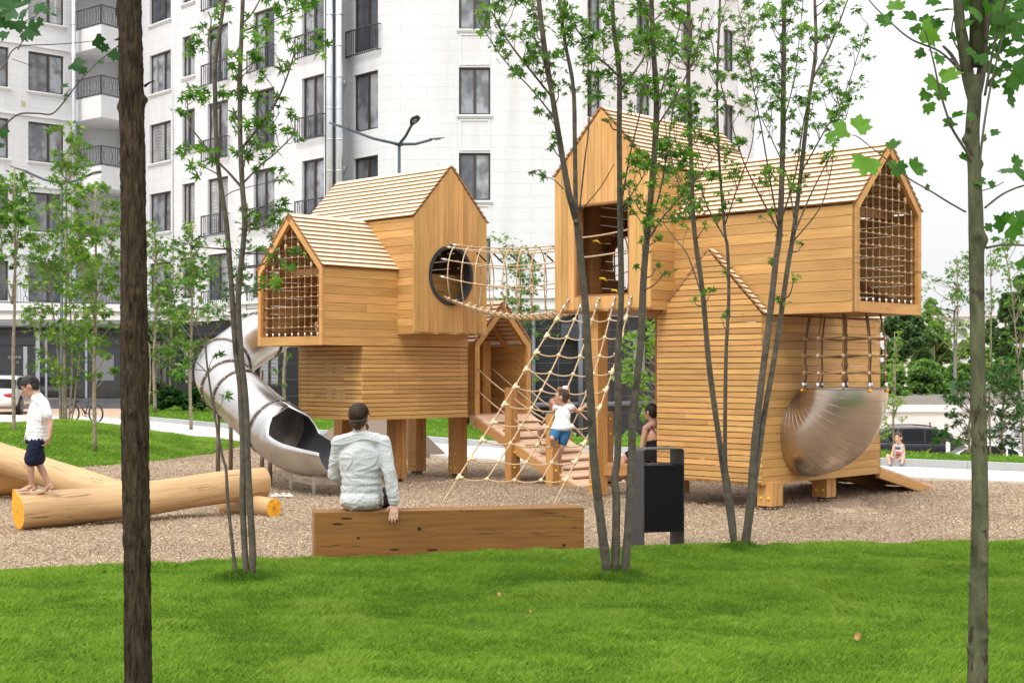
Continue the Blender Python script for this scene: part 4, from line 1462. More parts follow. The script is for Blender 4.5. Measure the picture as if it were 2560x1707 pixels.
# tall posts of the tower and the low seat
for (px, py, Y, zt, s) in ((1493, 1242, 17.72, T_zb + .02, .15),):
    p = W(px, py, Y); mb = MB()
    mb.box(Vector((p.x, p.y, .03)) - GA * s / 2 - GB * s / 2, GA * s * .62, GB * s, UP * zt, None, 2)
    mb.box(Vector((p.x, p.y, .03)) + GA * s * .14 - GB * s / 2, GA * s * .62, GB * s, UP * (zt - .0), None, 2)
    o = mb.build('post', M['post'], PR)
    mb = MB()
    for z in (.15, .42):
        for k in (-.3, .3): mb.ball(Vector((p.x, p.y, z)) - GA * (s / 2 + .0) + GB * k * s, .02, n=8, m=5)
    mb.build('bolt_cap', M['yellow'], o)
    TP = Vector((p.x, p.y, 0))
for (px, py, Y, zt) in ((1516, 1215, 19.4, 1.02), (1656, 1200, 19.0, 2.3)):
    p = W(px, py, Y); mb = MB(); mb.box(Vector((p.x, p.y, 0)) - GA * .07 - GB * .07, GA * .14, GB * .14, UP * zt, None, 2)
    o = mb.build('post', M['post'], PR)
    mb = MB()
    for z in (.72, .92): mb.ball(Vector((p.x, p.y, z)) - GB * .072, .02, n=8, m=5)
    mb.build('bolt_cap', M['yellow'], o)
st = MB()
s0 = W(1502, 1164, 17.75)
for i in range(4):
    st.box(Vector((s0.x, 17.72 + .12 * i, .36)), Vector((1.2, 0, 0)), Vector((0, .115, 0)), UP * .045, None, 0)
st.box(Vector((s0.x, 17.70, .27)), Vector((1.2, 0, 0)), Vector((0, .05, 0)), UP * .13, None, 0)
st.build('seat', M['post'], PR)
# ramp behind the slatted house
rs = OQ + GA * 2.67 + UP * (.33); rdv = (GA * 1.43 - UP * .33); rl2 = rdv.length; rd2 = rdv.normalized(); rn2 = rd2.cross(GB).normalized(); rn2 = rn2 if rn2.z > 0 else -rn2
mb = MB()
for i in range(13): mb.box(rs + rd2 * (rl2 * i / 13) - rn2 * .0, GB * 1.53, rd2 * (rl2 / 13 - .005), rn2 * .03, None, 0)
o = mb.build('ramp', M['deck'], PR)
mb = MB()
for u in (.0, .72, 1.48): mb.box(rs + GB * u - rn2 * .115, rd2 * (rl2 + .05), GB * .05, rn2 * .113, None, 0)
mb.build('ramp_beam', M['post'], o)

# --- funnel slide: quarter bend of steel from the rope cage into the wall
FC = Vector((*CQ, 0)) + GA * .87
Rm, rt = .565, .492
z_top = 1.386
fs = MB(); nseg, nk = 12, 40
FO = FC - GB * .0 + UP * z_top                               # centre of the bend lies on the wall at the height of the rim
V_, Fc_, uvs = [], [], []
for i in range(nseg * 3 + 1):
    th = (math.pi / 2) * i / (nseg * 3)
    # th = 0: opening looks up, at distance Rm from the wall ; th = 90: enters the wall
    cen = FO - GB * (Rm * math.cos(th)) - UP * (Rm * math.sin(th))
    rad_dir = (-GB * math.cos(th) - UP * math.sin(th))
    for k in range(nk):
        ph = math.tau * k / nk
        V_.append(cen + rad_dir * (rt * math.cos(ph)) + GA * (rt * math.sin(ph)))
for i in range(nseg * 3):
    for k in range(nk):
        k2 = (k + 1) % nk
        Fc_.append((i * nk + k, i * nk + k2, (i + 1) * nk + k2, (i + 1) * nk + k)); uvs.append([(k / nk * 3, i * .02), ((k + 1) / nk * 3, i * .02), ((k + 1) / nk * 3, (i + 1) * .02), (k / nk * 3, (i + 1) * .02)])
fs.faces(V_, Fc_, uvs, .5, True)
FS = thing('funnel_slide', 'big brushed steel elbow funnel on the wall of the right playhouse below a rope cage', 'slide')
fo = fs.build('steel_bend', M['steel_warm'], FS)
mb = MB()
for i in range(1, nseg):
    th = (math.pi / 2) * i / nseg
    cen = FO - GB * (Rm * math.cos(th)) - UP * (Rm * math.sin(th)); rad_dir = (-GB * math.cos(th) - UP * math.sin(th))
    mb.tube([cen + rad_dir * (rt * 1.001 * math.cos(a)) + GA * (rt * 1.001 * math.sin(a)) for a in np.linspace(0, math.tau, 41)], .0028, 5, cap=False)
mb.build('seam', M['steel_dark'], fo)
mb = MB()
tc = FO - GB * Rm
mb.tube([tc + (-GB) * (rt * math.cos(a)) + GA * (rt * math.sin(a)) for a in np.linspace(0, math.tau, 41)], .012, 6, cap=False)
mb.build('rim', M['steel_dark'], fo)
cg = thing('rope_cage', 'brown rope cage with three rings hanging between the right playhouse and the steel funnel', 'rope net')
for k in range(10):
    a = math.tau * (k + .3) / 10
    mb = MB(); pts = []
    for z, rr in ((1.40, .49), (1.56, .47), (1.74, .485), (1.95, .475), (2.24, .42)):
        pts.append(tc * 1 + Vector((0, 0, z - tc.z)) + (-GB) * rr * math.cos(a) + GA * rr * math.sin(a))
    mb.tube(pts, .0105, 6); mb.tube([pts[0] - UP * .01, pts[0] + UP * .055], .019, 8, mi=1); mb.build('rope', [M['rope_dark'], M['zinc']], cg)
    if k % 3 == 0:
        mb = MB(); mb.ball(pts[0] - UP * .035 + (pts[0] - tc - UP * (pts[0].z - tc.z)).normalized() * .01, .026, .026, .02, 8, 5); mb.build('end_cap', M['orange_paint'], cg)
for z, rr in ((1.565, .475), (1.765, .485), (1.965, .475)):
    mb = MB()
    pts = []
    for k in range(41):
        a = math.tau * k / 40; zz = z + .008 * math.sin(5 * a)
        pts.append(tc + UP * (zz - tc.z) + (-GB) * rr * math.cos(a) + GA * rr * math.sin(a))
    mb.tube(pts, .0115, 6, cap=False)
    for k in range(10):
        a = math.tau * (k + .3) / 10
        mb.ball(tc + UP * (z - tc.z) + (-GB) * rr * math.cos(a) + GA * rr * math.sin(a), .023, n=8, m=5, mi=1)
    mb.build('rope_ring', [M['rope_dark'], M['net_bead']], cg)
mb = MB()
tw = [tc + UP * (z - tc.z) + GA * (.012 * math.sin(z * 40)) for z in np.linspace(1.35, 2.25, 40)]
mb.tube(tw, .022, 8)
for z in (1.5, 1.66, 1.98): mb.ball(tc + UP * (z - tc.z), .042, .042, .05, 10, 6)
mb.build('climbing_rope', M['rope_dark'], cg)

# --- rope bridge between the two houses
br = thing('rope_bridge', 'beige rope tube bridge hanging between the round openings of the two playhouses', 'rope bridge')
B0 = O2 + GA * .70 + UP * 2.935 - GB * .01
B1 = OT + GB * 1.569 + GA * 1.5 + UP * 3.05 + GB * .01
BL = (B1 - B0)
bd = Vector((BL.x, BL.y, 0)).normalized(); bx = Vector((-bd.y, bd.x, 0))
def bpt(t, a, r=.44):
    """a: angle round the tube, 0 = far side, 90 = top; the tube sags most at its floor"""
    c = B0.lerp(B1, t); s = 4 * t * (1 - t)
    z = math.sin(a) * (r + (0.05 * s if math.sin(a) < 0 else -.0)) - (.13 + .15 * (1 - math.sin(a)) / 2) * s
    return c + bx * (math.cos(a) * (r - .05 * s)) + UP * z
for a in (62, 118, 90, 28, 152, -5, 185):
    mb = MB(); mb.tube([bpt(t, math.radians(a)) for t in np.linspace(0, 1, 25)], .009, 6)
    for t in np.linspace(.04, .96, 13): mb.ball(bpt(t, math.radians(a)), .018, n=8, m=5, mi=1)
    mb.tube([bpt(0, math.radians(a)) - bd * .01, bpt(.03, math.radians(a))], .017, 7, mi=2)
    mb.build('rope', [M['rope'], M['bead'], M['zinc']], br)
for t in np.linspace(.04, .96, 13):
    mb = MB(); mb.tube([bpt(t, math.radians(a)) for a in np.linspace(-45, 225, 29)], .009, 6)
    mb.build('hoop', M['rope'], br)
for i, w_ in enumerate(np.linspace(-.30, .30, 7)):
    mb = MB(); mb.tube([bpt(t, math.radians(-90), .36) + bx * w_ + UP * (.35 * abs(w_) ** 1.6 + random.uniform(-.006, .006)) for t in np.linspace(0, 1, 26)], .0105, 6)
    for t in np.linspace(.03, .97, 27):
        mb.ball(bpt(t, math.radians(-90), .36) + bx * w_ + UP * (.35 * abs(w_) ** 1.6 + .004), .021, n=7, m=5, mi=1)
    mb.build('floor_rope', [M['rope'], M['bead']], br)
for t in np.linspace(.03, .97, 27):
    mb = MB(); mb.tube([bpt(t, math.radians(-90), .36) + bx * w_ + UP * (.35 * abs(w_) ** 1.6) for w_ in np.linspace(-.31, .31, 9)], .0095, 5)
    mb.build('floor_cross_rope', M['rope'], br)
for t in np.linspace(.12, .9, 9):
    mb = MB(); p = bpt(t, math.radians(60)); mb.tube([p, p.lerp(bpt(t + .05, math.radians(35)), .8)], .012, 6)
    mb.build('rubber_sleeve', M['black_rubber'], br)

# --- climbing net
cn = thing('climbing_net', 'sloping beige rope climbing net from the tower window down to the wood chips', 'rope net')
TL, TR = [OT + GB * u + (-GA) * .02 + UP * 2.475 for u in (1.327, .30)]
BLc, BRc = Vector((-.845, 16.16, .0)), Vector((.458, 16.03, .0))
def npt(s, t):
    """s: 0 top .. 1 ground, t: 0 left .. 1 right; middle ropes hang inwards"""
    a = TL.lerp(BLc, s); b = TR.lerp(BRc, s)
    b = b + Vector((.20, .10, -.06)) * (math.sin(math.pi * min(1, s * 1.05)) * .55)
    p = a.lerp(b, t)
    p = p + (GA * .10 - UP * .05) * (4 * t * (1 - t)) * math.sin(math.pi * s)
    return p
cols5 = (0, .25, .5, .75, 1)
for t in cols5:
    mb = MB(); smax = 1.0 if t in (0, 1) else .86
    mb.tube([npt(s, t) for s in np.linspace(0, smax, 24)], .0098, 6)
    p = npt(0, t); q = npt(.045, t)
    mb.tube([p + GA * .02 + UP * .02, p], .018, 6, mi=1); mb.tube([p.lerp(q, .3), q], .017, 8, mi=1)
    mb.build('rope', [M['rope'], M['zinc']], cn)
for i, s in enumerate(np.linspace(.095, .86, 10)):
    mb = MB(); pts = []
    tt = np.linspace(0, 1, 21)
    for t in tt:
        loc = (t * 4) % 1
        pts.append(npt(s, t) - UP * (.028 * 4 * loc * (1 - loc)))
    mb.tube(pts, .0092, 6)
    for t in cols5:
        p = npt(s, t)
        if t in (0, 1):
            d_ = (npt(s + .02, t) - npt(s - .02, t)).normalized(); mb.tube([p - d_ * .045, p + d_ * .045], .022, 8, mi=1)
            mb.tube([p, npt(s, t + (.045 if t == 0 else -.045))], .019, 8, mi=1)
        else: mb.ball(p, .026, n=9, m=6, mi=1)
    mb.build('rung_rope', [M['rope'], M['bead']], cn)

# --- spiral tube slide
sl_ = thing('tube_slide', 'curved stainless steel tube slide with an open trough end at the left playhouse', 'slide')
cps = [(720, 795, 21.9), (668, 832, 21.65), (625, 858, 21.3), (578, 893, 20.9), (553, 925, 20.45), (563, 957, 20.05), (590, 983, 19.75), (637, 1027, 19.35), (685, 1069, 18.98), (728, 1097, 18.68)]
CP = [W(*c) for c in cps]
def catmull(P, n=8):
    out = []
    for i in range(len(P) - 1):
        p0 = P[max(0, i - 1)]; p1 = P[i]; p2 = P[i + 1]; p3 = P[min(len(P) - 1, i + 2)]
        for k in range(n):
            t = k / n
            out.append(0.5 * ((2 * p1) + (p2 - p0) * t + (2 * p0 - 5 * p1 + 4 * p2 - p3) * t * t + (-p0 + 3 * p1 - 3 * p2 + p3) * t ** 3))
    out.append(P[-1]); return out
CS = catmull(CP, 7)
rS = [.37 + .02 * i / len(CS) for i in range(len(CS))]
mb = MB(); mb.tube(CS[:-5], rS[:-5], 36, cap=False, r=.5); tb = mb.build('tube', M['steel'], sl_)
def flange(i, extra=.022):
    c = CS[i]; d_ = (CS[min(i + 1, len(CS) - 1)] - CS[max(i - 1, 0)]).normalized()
    m2 = MB(); m2.tube([c - d_ * .012, c + d_ * .012], rS[i] + extra, 36)
    o = m2.build('flange', M['steel_dark'], sl_)
    x = d_.cross(UP).normalized(); y = x.cross(d_)
    m2 = MB()
    for k in range(16):
        a = math.tau * k / 16; p = c + (x * math.cos(a) + y * math.sin(a)) * (rS[i] + .012)
        m2.tube([p - d_ * .025, p + d_ * .025], .008, 6)
    m2.build('bolt', M['zinc'], o)
for i in (9, 24, 37, 43, 56): flange(i)
# open exit trough
i0 = len(CS) - 7
p0 = CS[i0]
PT = [p0] + [W(*q) for q in ((733, 1100, 18.6), (762, 1111, 18.35), (792, 1114, 18.12), (824, 1115, 17.92), (856, 1115, 17.75))]
PT = catmull(PT, 6)
mb = MB(); nk = 26; vs = []; nr = len(PT)
x_prev = None
for i, p in enumerate(PT):
    d_ = (PT[min(i + 1, nr - 1)] - PT[max(i - 1, 0)]).normalized()
    x = d_.cross(UP).normalized(); y = x.cross(d_)
    f = i / (nr - 1)
    op = math.radians(min(78 * min(1, max(0, f - .10) / .10) ** .5 + 30 * max(0, f - .2), 104))         # how far the top is cut open
    R_ = .395
    for k in range(nk):
        a = -math.pi / 2 + (-1 + 2 * k / (nk - 1)) * (math.pi - op)
        vs.append(p + x * math.cos(a) * R_ + y * math.sin(a) * R_ )
fs_ = [(i * nk + k, i * nk + k + 1, (i + 1) * nk + k + 1, (i + 1) * nk + k) for i in range(nr - 1) for k in range(nk - 1)]
mb.faces(vs, fs_, [[(k * .08, i * .1), (k * .08 + .08, i * .1), (k * .08 + .08, i * .1 + .1), (k * .08, i * .1 + .1)] for i in range(nr - 1) for k in range(nk - 1)], .5, True)
tr = mb.build('exit_trough', [M['steel_shade'], M['steel']], sl_)  # darker steel carries the painted shade of the trough's inside
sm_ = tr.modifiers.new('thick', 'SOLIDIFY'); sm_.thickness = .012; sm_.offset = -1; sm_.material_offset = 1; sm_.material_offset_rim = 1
mb = MB()
mb.tube([vs[i * nk] for i in range(3, nr)], .012, 6); mb.tube([vs[i * nk + nk - 1] for i in range(3, nr)], .012, 6)
mb.build('trough_edge', M['zinc'], tr)
mb = MB()
e0 = W(727, 1200, 18.75); e1 = W(785, 1210, 18.0); e2 = e1 + Vector((.62, .1, 0)); e3 = e0 + Vector((.62, .2, 0))
for e in (e0, e1, e2, e3): mb.box((e.x - .02, e.y - .02, -.03), (.04, 0, 0), (0, .04, 0), (0, 0, .33))
mb.beam((e0.x, e0.y, .14), (e1.x, e1.y, .14), .035, .035); mb.box((e1.x, e1.y - .03, .13), (e2 - e1).normalized() * .62, Vector((0, .03, 0)), UP * .17)
mb.build('exit_stand', M['steel'], sl_)
for (px, py, Y, zt) in ((545, 1205, 20.0, 1.15), (577, 1180, 20.9, 1.35), (655, 1190, 20.2, .62), (675, 1205, 19.4, .60), (655, 1160, 22.0, 1.6)):
    p = W(px, py, Y); mb = MB(); mb.tube([(p.x, p.y, -.02), (p.x, p.y, zt)], .032, 10); mb.build('support_pole', M['steel_dark'], sl_)

# ------------------------------------------------------------------ beam bench, logs, bin, lamps, sandals
def smp(p, q, n): return [Vector(p).lerp(Vector(q), i / (n - 1)) for i in range(n)]


bA, bB = Vector((-1.63, 11.57, 0)), Vector((.62, 12.04, 0))
bdv = (bB - bA).normalized(); bnv = Vector((-bdv.y, bdv.x, 0))
mb = MB(); mb.box(bA - UP * .03, bB - bA, bnv * .30, UP * .45, .5, 0)
bench = mb.build('beam_bench', M['beam'])
bv = bench.modifiers.new('edge', 'BEVEL'); bv.width = .006; bv.segments = 2
tag(bench, 'massive golden oak beam used as a low bench at the edge of the front lawn', 'bench')
M['knot'] = flat_mat('dark_knot', (0.035, 0.016, 0.006), 0.8, nz=.4, nscale=60)
for (u, z, a, b_) in ((.26, .37, .050, .009), (.19, .325, .046, .009), (.87, .27, .018, .018), (.66, .10, .04, .008), (.98, .09, .05, .01), (.36, .205, .014, .012), (2.12, .10, .014, .014)):
    mb = MB()
    for i in range(3):
        s = 1 - i * .3
        mb.poly([bA + bdv * (u * 1.0 + math.cos(t) * a * s) - bnv * (.0008 + i * .0006) + UP * (z + math.sin(t) * b_ * s) for t in np.linspace(0, math.tau, 14)[:-1]], r=.5)
    mb.build('knot', M['knot'], bench)


def log(name, label, p, q, r0, r1, end_paint=True, bumps=0.02, n=28, seed=0, flat_bottom=False, mat='log'):
    rr = np.random.default_rng(seed)
    p, q = Vector(p), Vector(q); d = (q - p); L = d.length; d.normalize()
    x = d.cross(UP).normalized(); y = x.cross(d)
    m = 30; vs = []; fs = []; uv = []
    ph = rr.uniform(0, 6, 8)
    for i in range(m + 1):
        t = i / m
        for k in range(n):
            a = math.tau * k / n
            r = r0 + (r1 - r0) * t
            r *= 1 + bumps * (math.sin(3 * a + 5 * t + ph[0]) + .6 * math.sin(7 * t * L + 2 * a + ph[1]) + .5 * math.sin(5 * a - 4 * t + ph[2]))
            if seed == 3: r *= 1 + .42 * math.exp(-((a - 2.0) / .30) ** 2) * max(0, 1 - t * L / .35) + .05 * math.sin(9 * t + 1) * math.sin(a)
            if i in (0, m): r *= .965
            off = y * (.02 * math.sin(3.2 * t + ph[3])) + x * (.02 * math.sin(2.3 * t + ph[4]))
            c = p + d * (L * t) + off
            if i == 1: c = p + d * .012 + off
            if i == m - 1: c = q - d * .012 + off
            v = c + x * math.cos(a) * r + y * math.sin(a) * r
            if flat_bottom: v.z = max(v.z, p.z - r0 * .25)
            vs.append(v)
    for i in range(m):
        for k in range(n):
            k2 = (k + 1) % n
            fs.append((i * n + k, (i + 1) * n + k, (i + 1) * n + k2, i * n + k2))
            uv.append([(L * i / m, k / n * 1.1), (L * (i + 1) / m, k / n * 1.1), (L * (i + 1) / m, (k + 1) / n * 1.1), (L * i / m, (k + 1) / n * 1.1)])
    mb = MB(); mb.faces(vs, fs, uv, .5, True)
    o = mb.build(name, M[mat]); tag(o, label, 'log')
    for i, sgn in ((0, -1), (m, 1)):
        mb = MB(); ring_ = [vs[i * n + k] for k in range(n)]; c = sum(ring_, Vector()) / n
        for k in range(n):
            a, b2 = ring_[k], ring_[(k + 1) % n]
            mb.poly([c + d * sgn * .004, a, b2], [(0, 0), (.3, 0), (.3, .1)])
        for q in range(7):                                       # drying cracks from the heart
            k = int(q * n / 7 + rr.integers(0, 3)) % n; e = c.lerp(ring_[k], rr.uniform(.55, .98)); w_ = (e - c).cross(d).normalized() * .0014
            mb.poly([c + d * sgn * .006 - w_, c + d * sgn * .006 + w_, e + d * sgn * .004], mi=1)
        mb.build('log_end', [M['orange_end'] if end_paint and (i == 0) == (end_paint != 'far') else M['log_end'], M['knot']], o)
    return o


def endgrain(name, c1, c2):
    m, t, b = newmat(name)
    tc = nd(t, 'ShaderNodeTexCoord').outputs['Object']
    n = noise(t, tc, 30, 4, .6, 1)
    t.links.new(ramp(t, n, [(.30, c1), (.62, c2)]), b.inputs['Base Color']); b.inputs['Roughness'].default_value = .7
    return m


M['orange_end'] = endgrain('orange_painted_end', (0.62, 0.24, 0.012), (0.90, 0.44, 0.02))
M['log_end'] = endgrain('cut_log_end', (0.26, 0.14, 0.06), (0.45, 0.27, 0.12))
log('log', 'long debarked log with an orange painted end, its right end raised', (-4.98, 14.1, .175), (-2.80, 15.8, .335), .185, .172, True, .03, seed=3)
log('log', 'short half log with an orange end under the raised end of the long log', (-2.62, 15.45, .07), (-3.25, 15.95, .07), .11, .12, True, .015, seed=4)
log('log', 'slanting debarked log behind the orange ended log, sloping down to the right', (-7.4, 18.0, .72), (-4.45, 16.3, .13), .20, .165, False, .025, seed=5)
log('log', 'dark brown log lying under the slanting log at the left edge', (-6.05, 17.8, .19), (-8.2, 17.4, .22), .19, .20, False, .02, seed=6, mat='post')
mb = MB()
pk = Vector((-4.98, 14.1, .175)) + Vector((.07, .05, .175))
# cracks as shallow dark grooves following the long log
# ---- litter bin
bn = thing('litter_bin', 'black and grey steel litter bin between the tree stems at the lawn edge', 'litter bin')
M['bin_grey'] = flat_mat('anthracite_steel', (0.055, 0.054, 0.056), 0.6, nz=.25, nscale=9)
M['bin_black'] = flat_mat('black_steel', (0.004, 0.0045, 0.005), 0.6, spec=.2)
M['bag'] = flat_mat('black_bag', (0.03, 0.033, 0.045), 0.3, bmp=.9, bscale=30)
ca = Vector((.955, .30, 0)).normalized(); cb = Vector((-ca.y, ca.x, 0))
q0 = W(1609, 1357, 12.15); b0 = Vector((q0.x, q0.y, 0)); bw = .385; bdep = .29; bh = .915
# bent frame: two side plates and the top with rounded corners
prof = [(0, 0), (0, bh - .03)] + [(.03 - .03 * math.cos(a), bh - .03 + .03 * math.sin(a)) for a in np.linspace(0, math.pi / 2, 6)] + [(bw - .03 + .03 * math.sin(a), bh - .03 + .03 * math.cos(a)) for a in np.linspace(0, math.pi / 2, 6)] + [(bw, 0)]
mb = MB(); th = .008
inner = [(.0 + th, 0), (th, bh - .03)] + [(.03 - (.03 - th) * math.cos(a), bh - .03 + (.03 - th) * math.sin(a)) for a in np.linspace(0, math.pi / 2, 6)] + [(bw - .03 + (.03 - th) * math.sin(a), bh - .03 + (.03 - th) * math.cos(a)) for a in np.linspace(0, math.pi / 2, 6)] + [(bw - th, 0)]
def bp(u, z, v): return b0 + ca * u + cb * v + UP * z
skew = .10
for i in range(len(prof) - 1):
    (u0, z0), (u1, z1) = prof[i], prof[i + 1]; (a0, c0_), (a1, c1_) = inner[i], inner[i + 1]
    mb.poly([bp(u0, z0, 0), bp(u1, z1, 0), bp(u1, z1, bdep), bp(u0, z0, bdep)]); mb.poly([bp(a0, c0_, 0), bp(a1, c1_, 0), bp(a1, c1_, bdep), bp(a0, c0_, bdep)])
    for v in (0, bdep): mb.poly([bp(u0, z0, v), bp(u1, z1, v), bp(a1, c1_, v), bp(a0, c0_, v)])
mb.build('frame', M['bin_grey'], bn)
mb = MB(); mb.box(bp(th + .001, .19, -.004), ca * (bw - 2 * th - .002), cb * (bdep + .0), UP * .58, .5); mb.build('container', M['bin_black'], bn)
mb = MB()
for i in range(12):
    u = .02 + (bw - .13) * i / 11
    mb.ball(bp(u + .02, .772, .10), .034, .12, .012 + .006 * math.sin(i * 2.1), 8, 5)
mb.build('bin_bag', M['bag'], bn)
bn.rotation_euler = (0, 0, 0)

# ---- street lamps
M['lamp_grey'] = flat_mat('slate_lamp_steel', (0.055, 0.075, 0.095), 0.45, 0.2)
M['lens'] = flat_mat('lamp_lens', (0.55, 0.52, 0.42), 0.25)


def lamp_head(parent, p, d, tilt, L=.62, wd=.26, roll=0):
    """flat paddle-shaped LED head pointing along d"""
    d = Vector(d).normalized(); x = d.cross(UP).normalized(); u = x.cross(d)
    mb = MB(); top = []; bot = []
    for t in np.linspace(0, 1, 12):
        w = wd / 2 * (0.30 + .70 * math.sin(min(1, t * 1.6) * math.pi / 2)) * math.sqrt(max(.02, 1 - max(0, (t - .62) / .38) ** 2.2))
        h = .055 * (1 - .6 * t)
        top.append([p + d * (L * t) + x * w * s + u * (h * (1 - s * s * .8)) for s in (-1, -.5, 0, .5, 1)])
        bot.append([p + d * (L * t) + x * w * s - u * .012 for s in (-1, -.5, 0, .5, 1)])
    for A_ in (top, bot):
        for i in range(11):
            for k in range(4): mb.poly([A_[i][k], A_[i + 1][k], A_[i + 1][k + 1], A_[i][k + 1]], None, .5, True)
    for i in range(11):
        for k in (0, 4): mb.poly([top[i][k], top[i + 1][k], bot[i + 1][k], bot[i][k]])
    o = mb.build('lamp_head', M['lamp_grey'], parent)
    for q in (.42, .62):
        mb = MB(); mb.ball(p + d * (L * q) - u * .018, .055, .05, .02, 8, 5); mb.build('lens', M['lens'], o)


def lamp(name, label, base, h, arms, r=.055):
    t = thing(name, label, 'street lamp')
    b = Vector(base)
    mb = MB(); mb.tube([b, b + UP * .9, b + UP * 1.0, b + UP * h], [r * 1.5, r * 1.5, r, r * .8], 12); mb.build('pole', M['lamp_grey'], t)
    for e in arms:
        e = Vector(e); s = b + UP * (h - .05); d = (e - s); hd = d.normalized()
        mb = MB(); mid = s.lerp(e, .5) - UP * .05; mb.tube([s, s.lerp(e, .12), mid, e], [.05, .045, .04, .04], 9)
        mb.build('arm', M['lamp_grey'], t); lamp_head(t, e - hd * .05, hd, 0)
    return t


Y = 40.0
lb = W(998, 358, Y)
lamp('street_lamp', 'tall slate street lamp with three arms rising behind the left playhouse', (lb.x, Y, -.03), lb.z + .03,
     [W(868, 322, Y + .2), W(1030, 311, Y - 1.3) , W(1078, 350, Y + 1.0)])
Y = 45.0
lb = W(154, 456, Y)
lamp('street_lamp', 'slate street lamp with two arms standing among the saplings on the left', (lb.x, Y, -.03), lb.z + .03, [W(66, 430, Y), W(225, 437, Y - 1)])
Y = 75.0
lb = W(2386, 775, Y)
lamp('street_lamp', 'distant street lamp beyond the garage on the right', (lb.x, Y, -3), lb.z + 3, [W(2335, 766, Y), W(2391, 768, Y - 1.5)], .07)

# sandals
M['sandal'] = flat_mat('white_sandal', (.78, .74, .66), .6)
for k, (px, py, rz) in enumerate(((697, 1243, .5), (716, 1245, -.5))):
    p = W(px, py, 17.55); p.z = .02
    mb = MB(); c, s_ = math.cos(rz), math.sin(rz)
    f_ = Vector((c, s_, 0)); l_ = Vector((-s_, c, 0))
    outl = [(-.10, .028), (-.05, .032), (0, .033), (.05, .04), (.085, .034), (.105, .012)]
    pts = [(u, v) for u, v in outl] + [(u, -v) for u, v in reversed(outl)]
    lo = [p + f_ * u + l_ * v for u, v in pts]; hi = [q + UP * .022 for q in lo]
    mb.poly(hi); mb.poly(list(reversed(lo)))
    for i in range(len(pts)): j = (i + 1) % len(pts); mb.poly([lo[i], lo[j], hi[j], hi[i]])
    o = mb.build('sandal', M['sandal'])
    tag(o, 'left one of two cream sandals lying on the wood chips by the slide' if k == 0 else 'right one of two cream sandals lying on the wood chips by the slide', 'sandal', 'sandals on the wood chips')
    mb = MB()
    for u in (.05, -.03): mb.tube([p + f_ * u + l_ * (.036 * math.cos(a)) + UP * (.012 + .022 * math.sin(a)) for a in np.linspace(0, math.pi, 9)], .009, 6)
    mb.build('strap', M['sandal'], o)

# climbing wedge seen between the posts
M['wedge'] = speckle_mat('speckled_brown_board', (.22, .17, .13), (.08, .06, .05), sc=120)
mb = MB(); z0 = 0
p = [W(x, y, Yq) for x, y, Yq in ((862, 1112, 26.0), (968, 1108, 25.3), (1003, 1050, 25.2), (905, 1046, 26.5))]
w1, w2, w3 = Vector((-3.2, 25.6, 0)), Vector((-2.2, 25.2, 0)), Vector((-1.75, 26.2, 0))
ap = Vector((-2.35, 25.9, 1.0)); ap2 = Vector((-3.0, 26.4, 1.0))
vs = [Vector((-4.0, 26.0, 0)), Vector((-2.25, 25.0, 0.0)), Vector((-1.2, 26.2, .0)), Vector((-3.1, 27.0, 0)), Vector((-3.05, 26.1, .78)), Vector((-1.95, 25.5, .78))]
mb.poly([vs[0], vs[1], vs[5], vs[4]]); mb.poly([vs[1], vs[2], vs[5]]); mb.poly([vs[2], vs[3], vs[4], vs[5]]); mb.poly([vs[3], vs[0], vs[4]]); mb.poly([vs[3], vs[2], vs[1], vs[0]])
tag(mb.build('climbing_wedge', M['wedge']), 'low speckled brown climbing wedge behind the posts of the left playhouse', 'climbing wedge')

# ------------------------------------------------------------------ vehicles
M['car_black'] = flat_mat('dark_blue_car_paint', (0.006, 0.008, 0.014), 0.35, 0.0, spec=.3, coat=.15)
M['car_white'] = flat_mat('white_car_paint', (0.74, 0.75, 0.77), 0.3, 0.0, coat=1.0)
M['car_glass'] = flat_mat('car_glass', (0.010, 0.011, 0.013), 0.15, spec=.1)
M['tyre'] = flat_mat('tyre_rubber', (0.018, 0.018, 0.02), 0.8)
M['rim'] = flat_mat('alloy_rim', (0.35, 0.36, 0.38), 0.3, .8)
M['headlamp'] = flat_mat('lamp_glass', (0.75, 0.77, 0.8), 0.1)
M['taillamp'] = flat_mat('red_lamp', (0.35, 0.015, 0.02), 0.15)


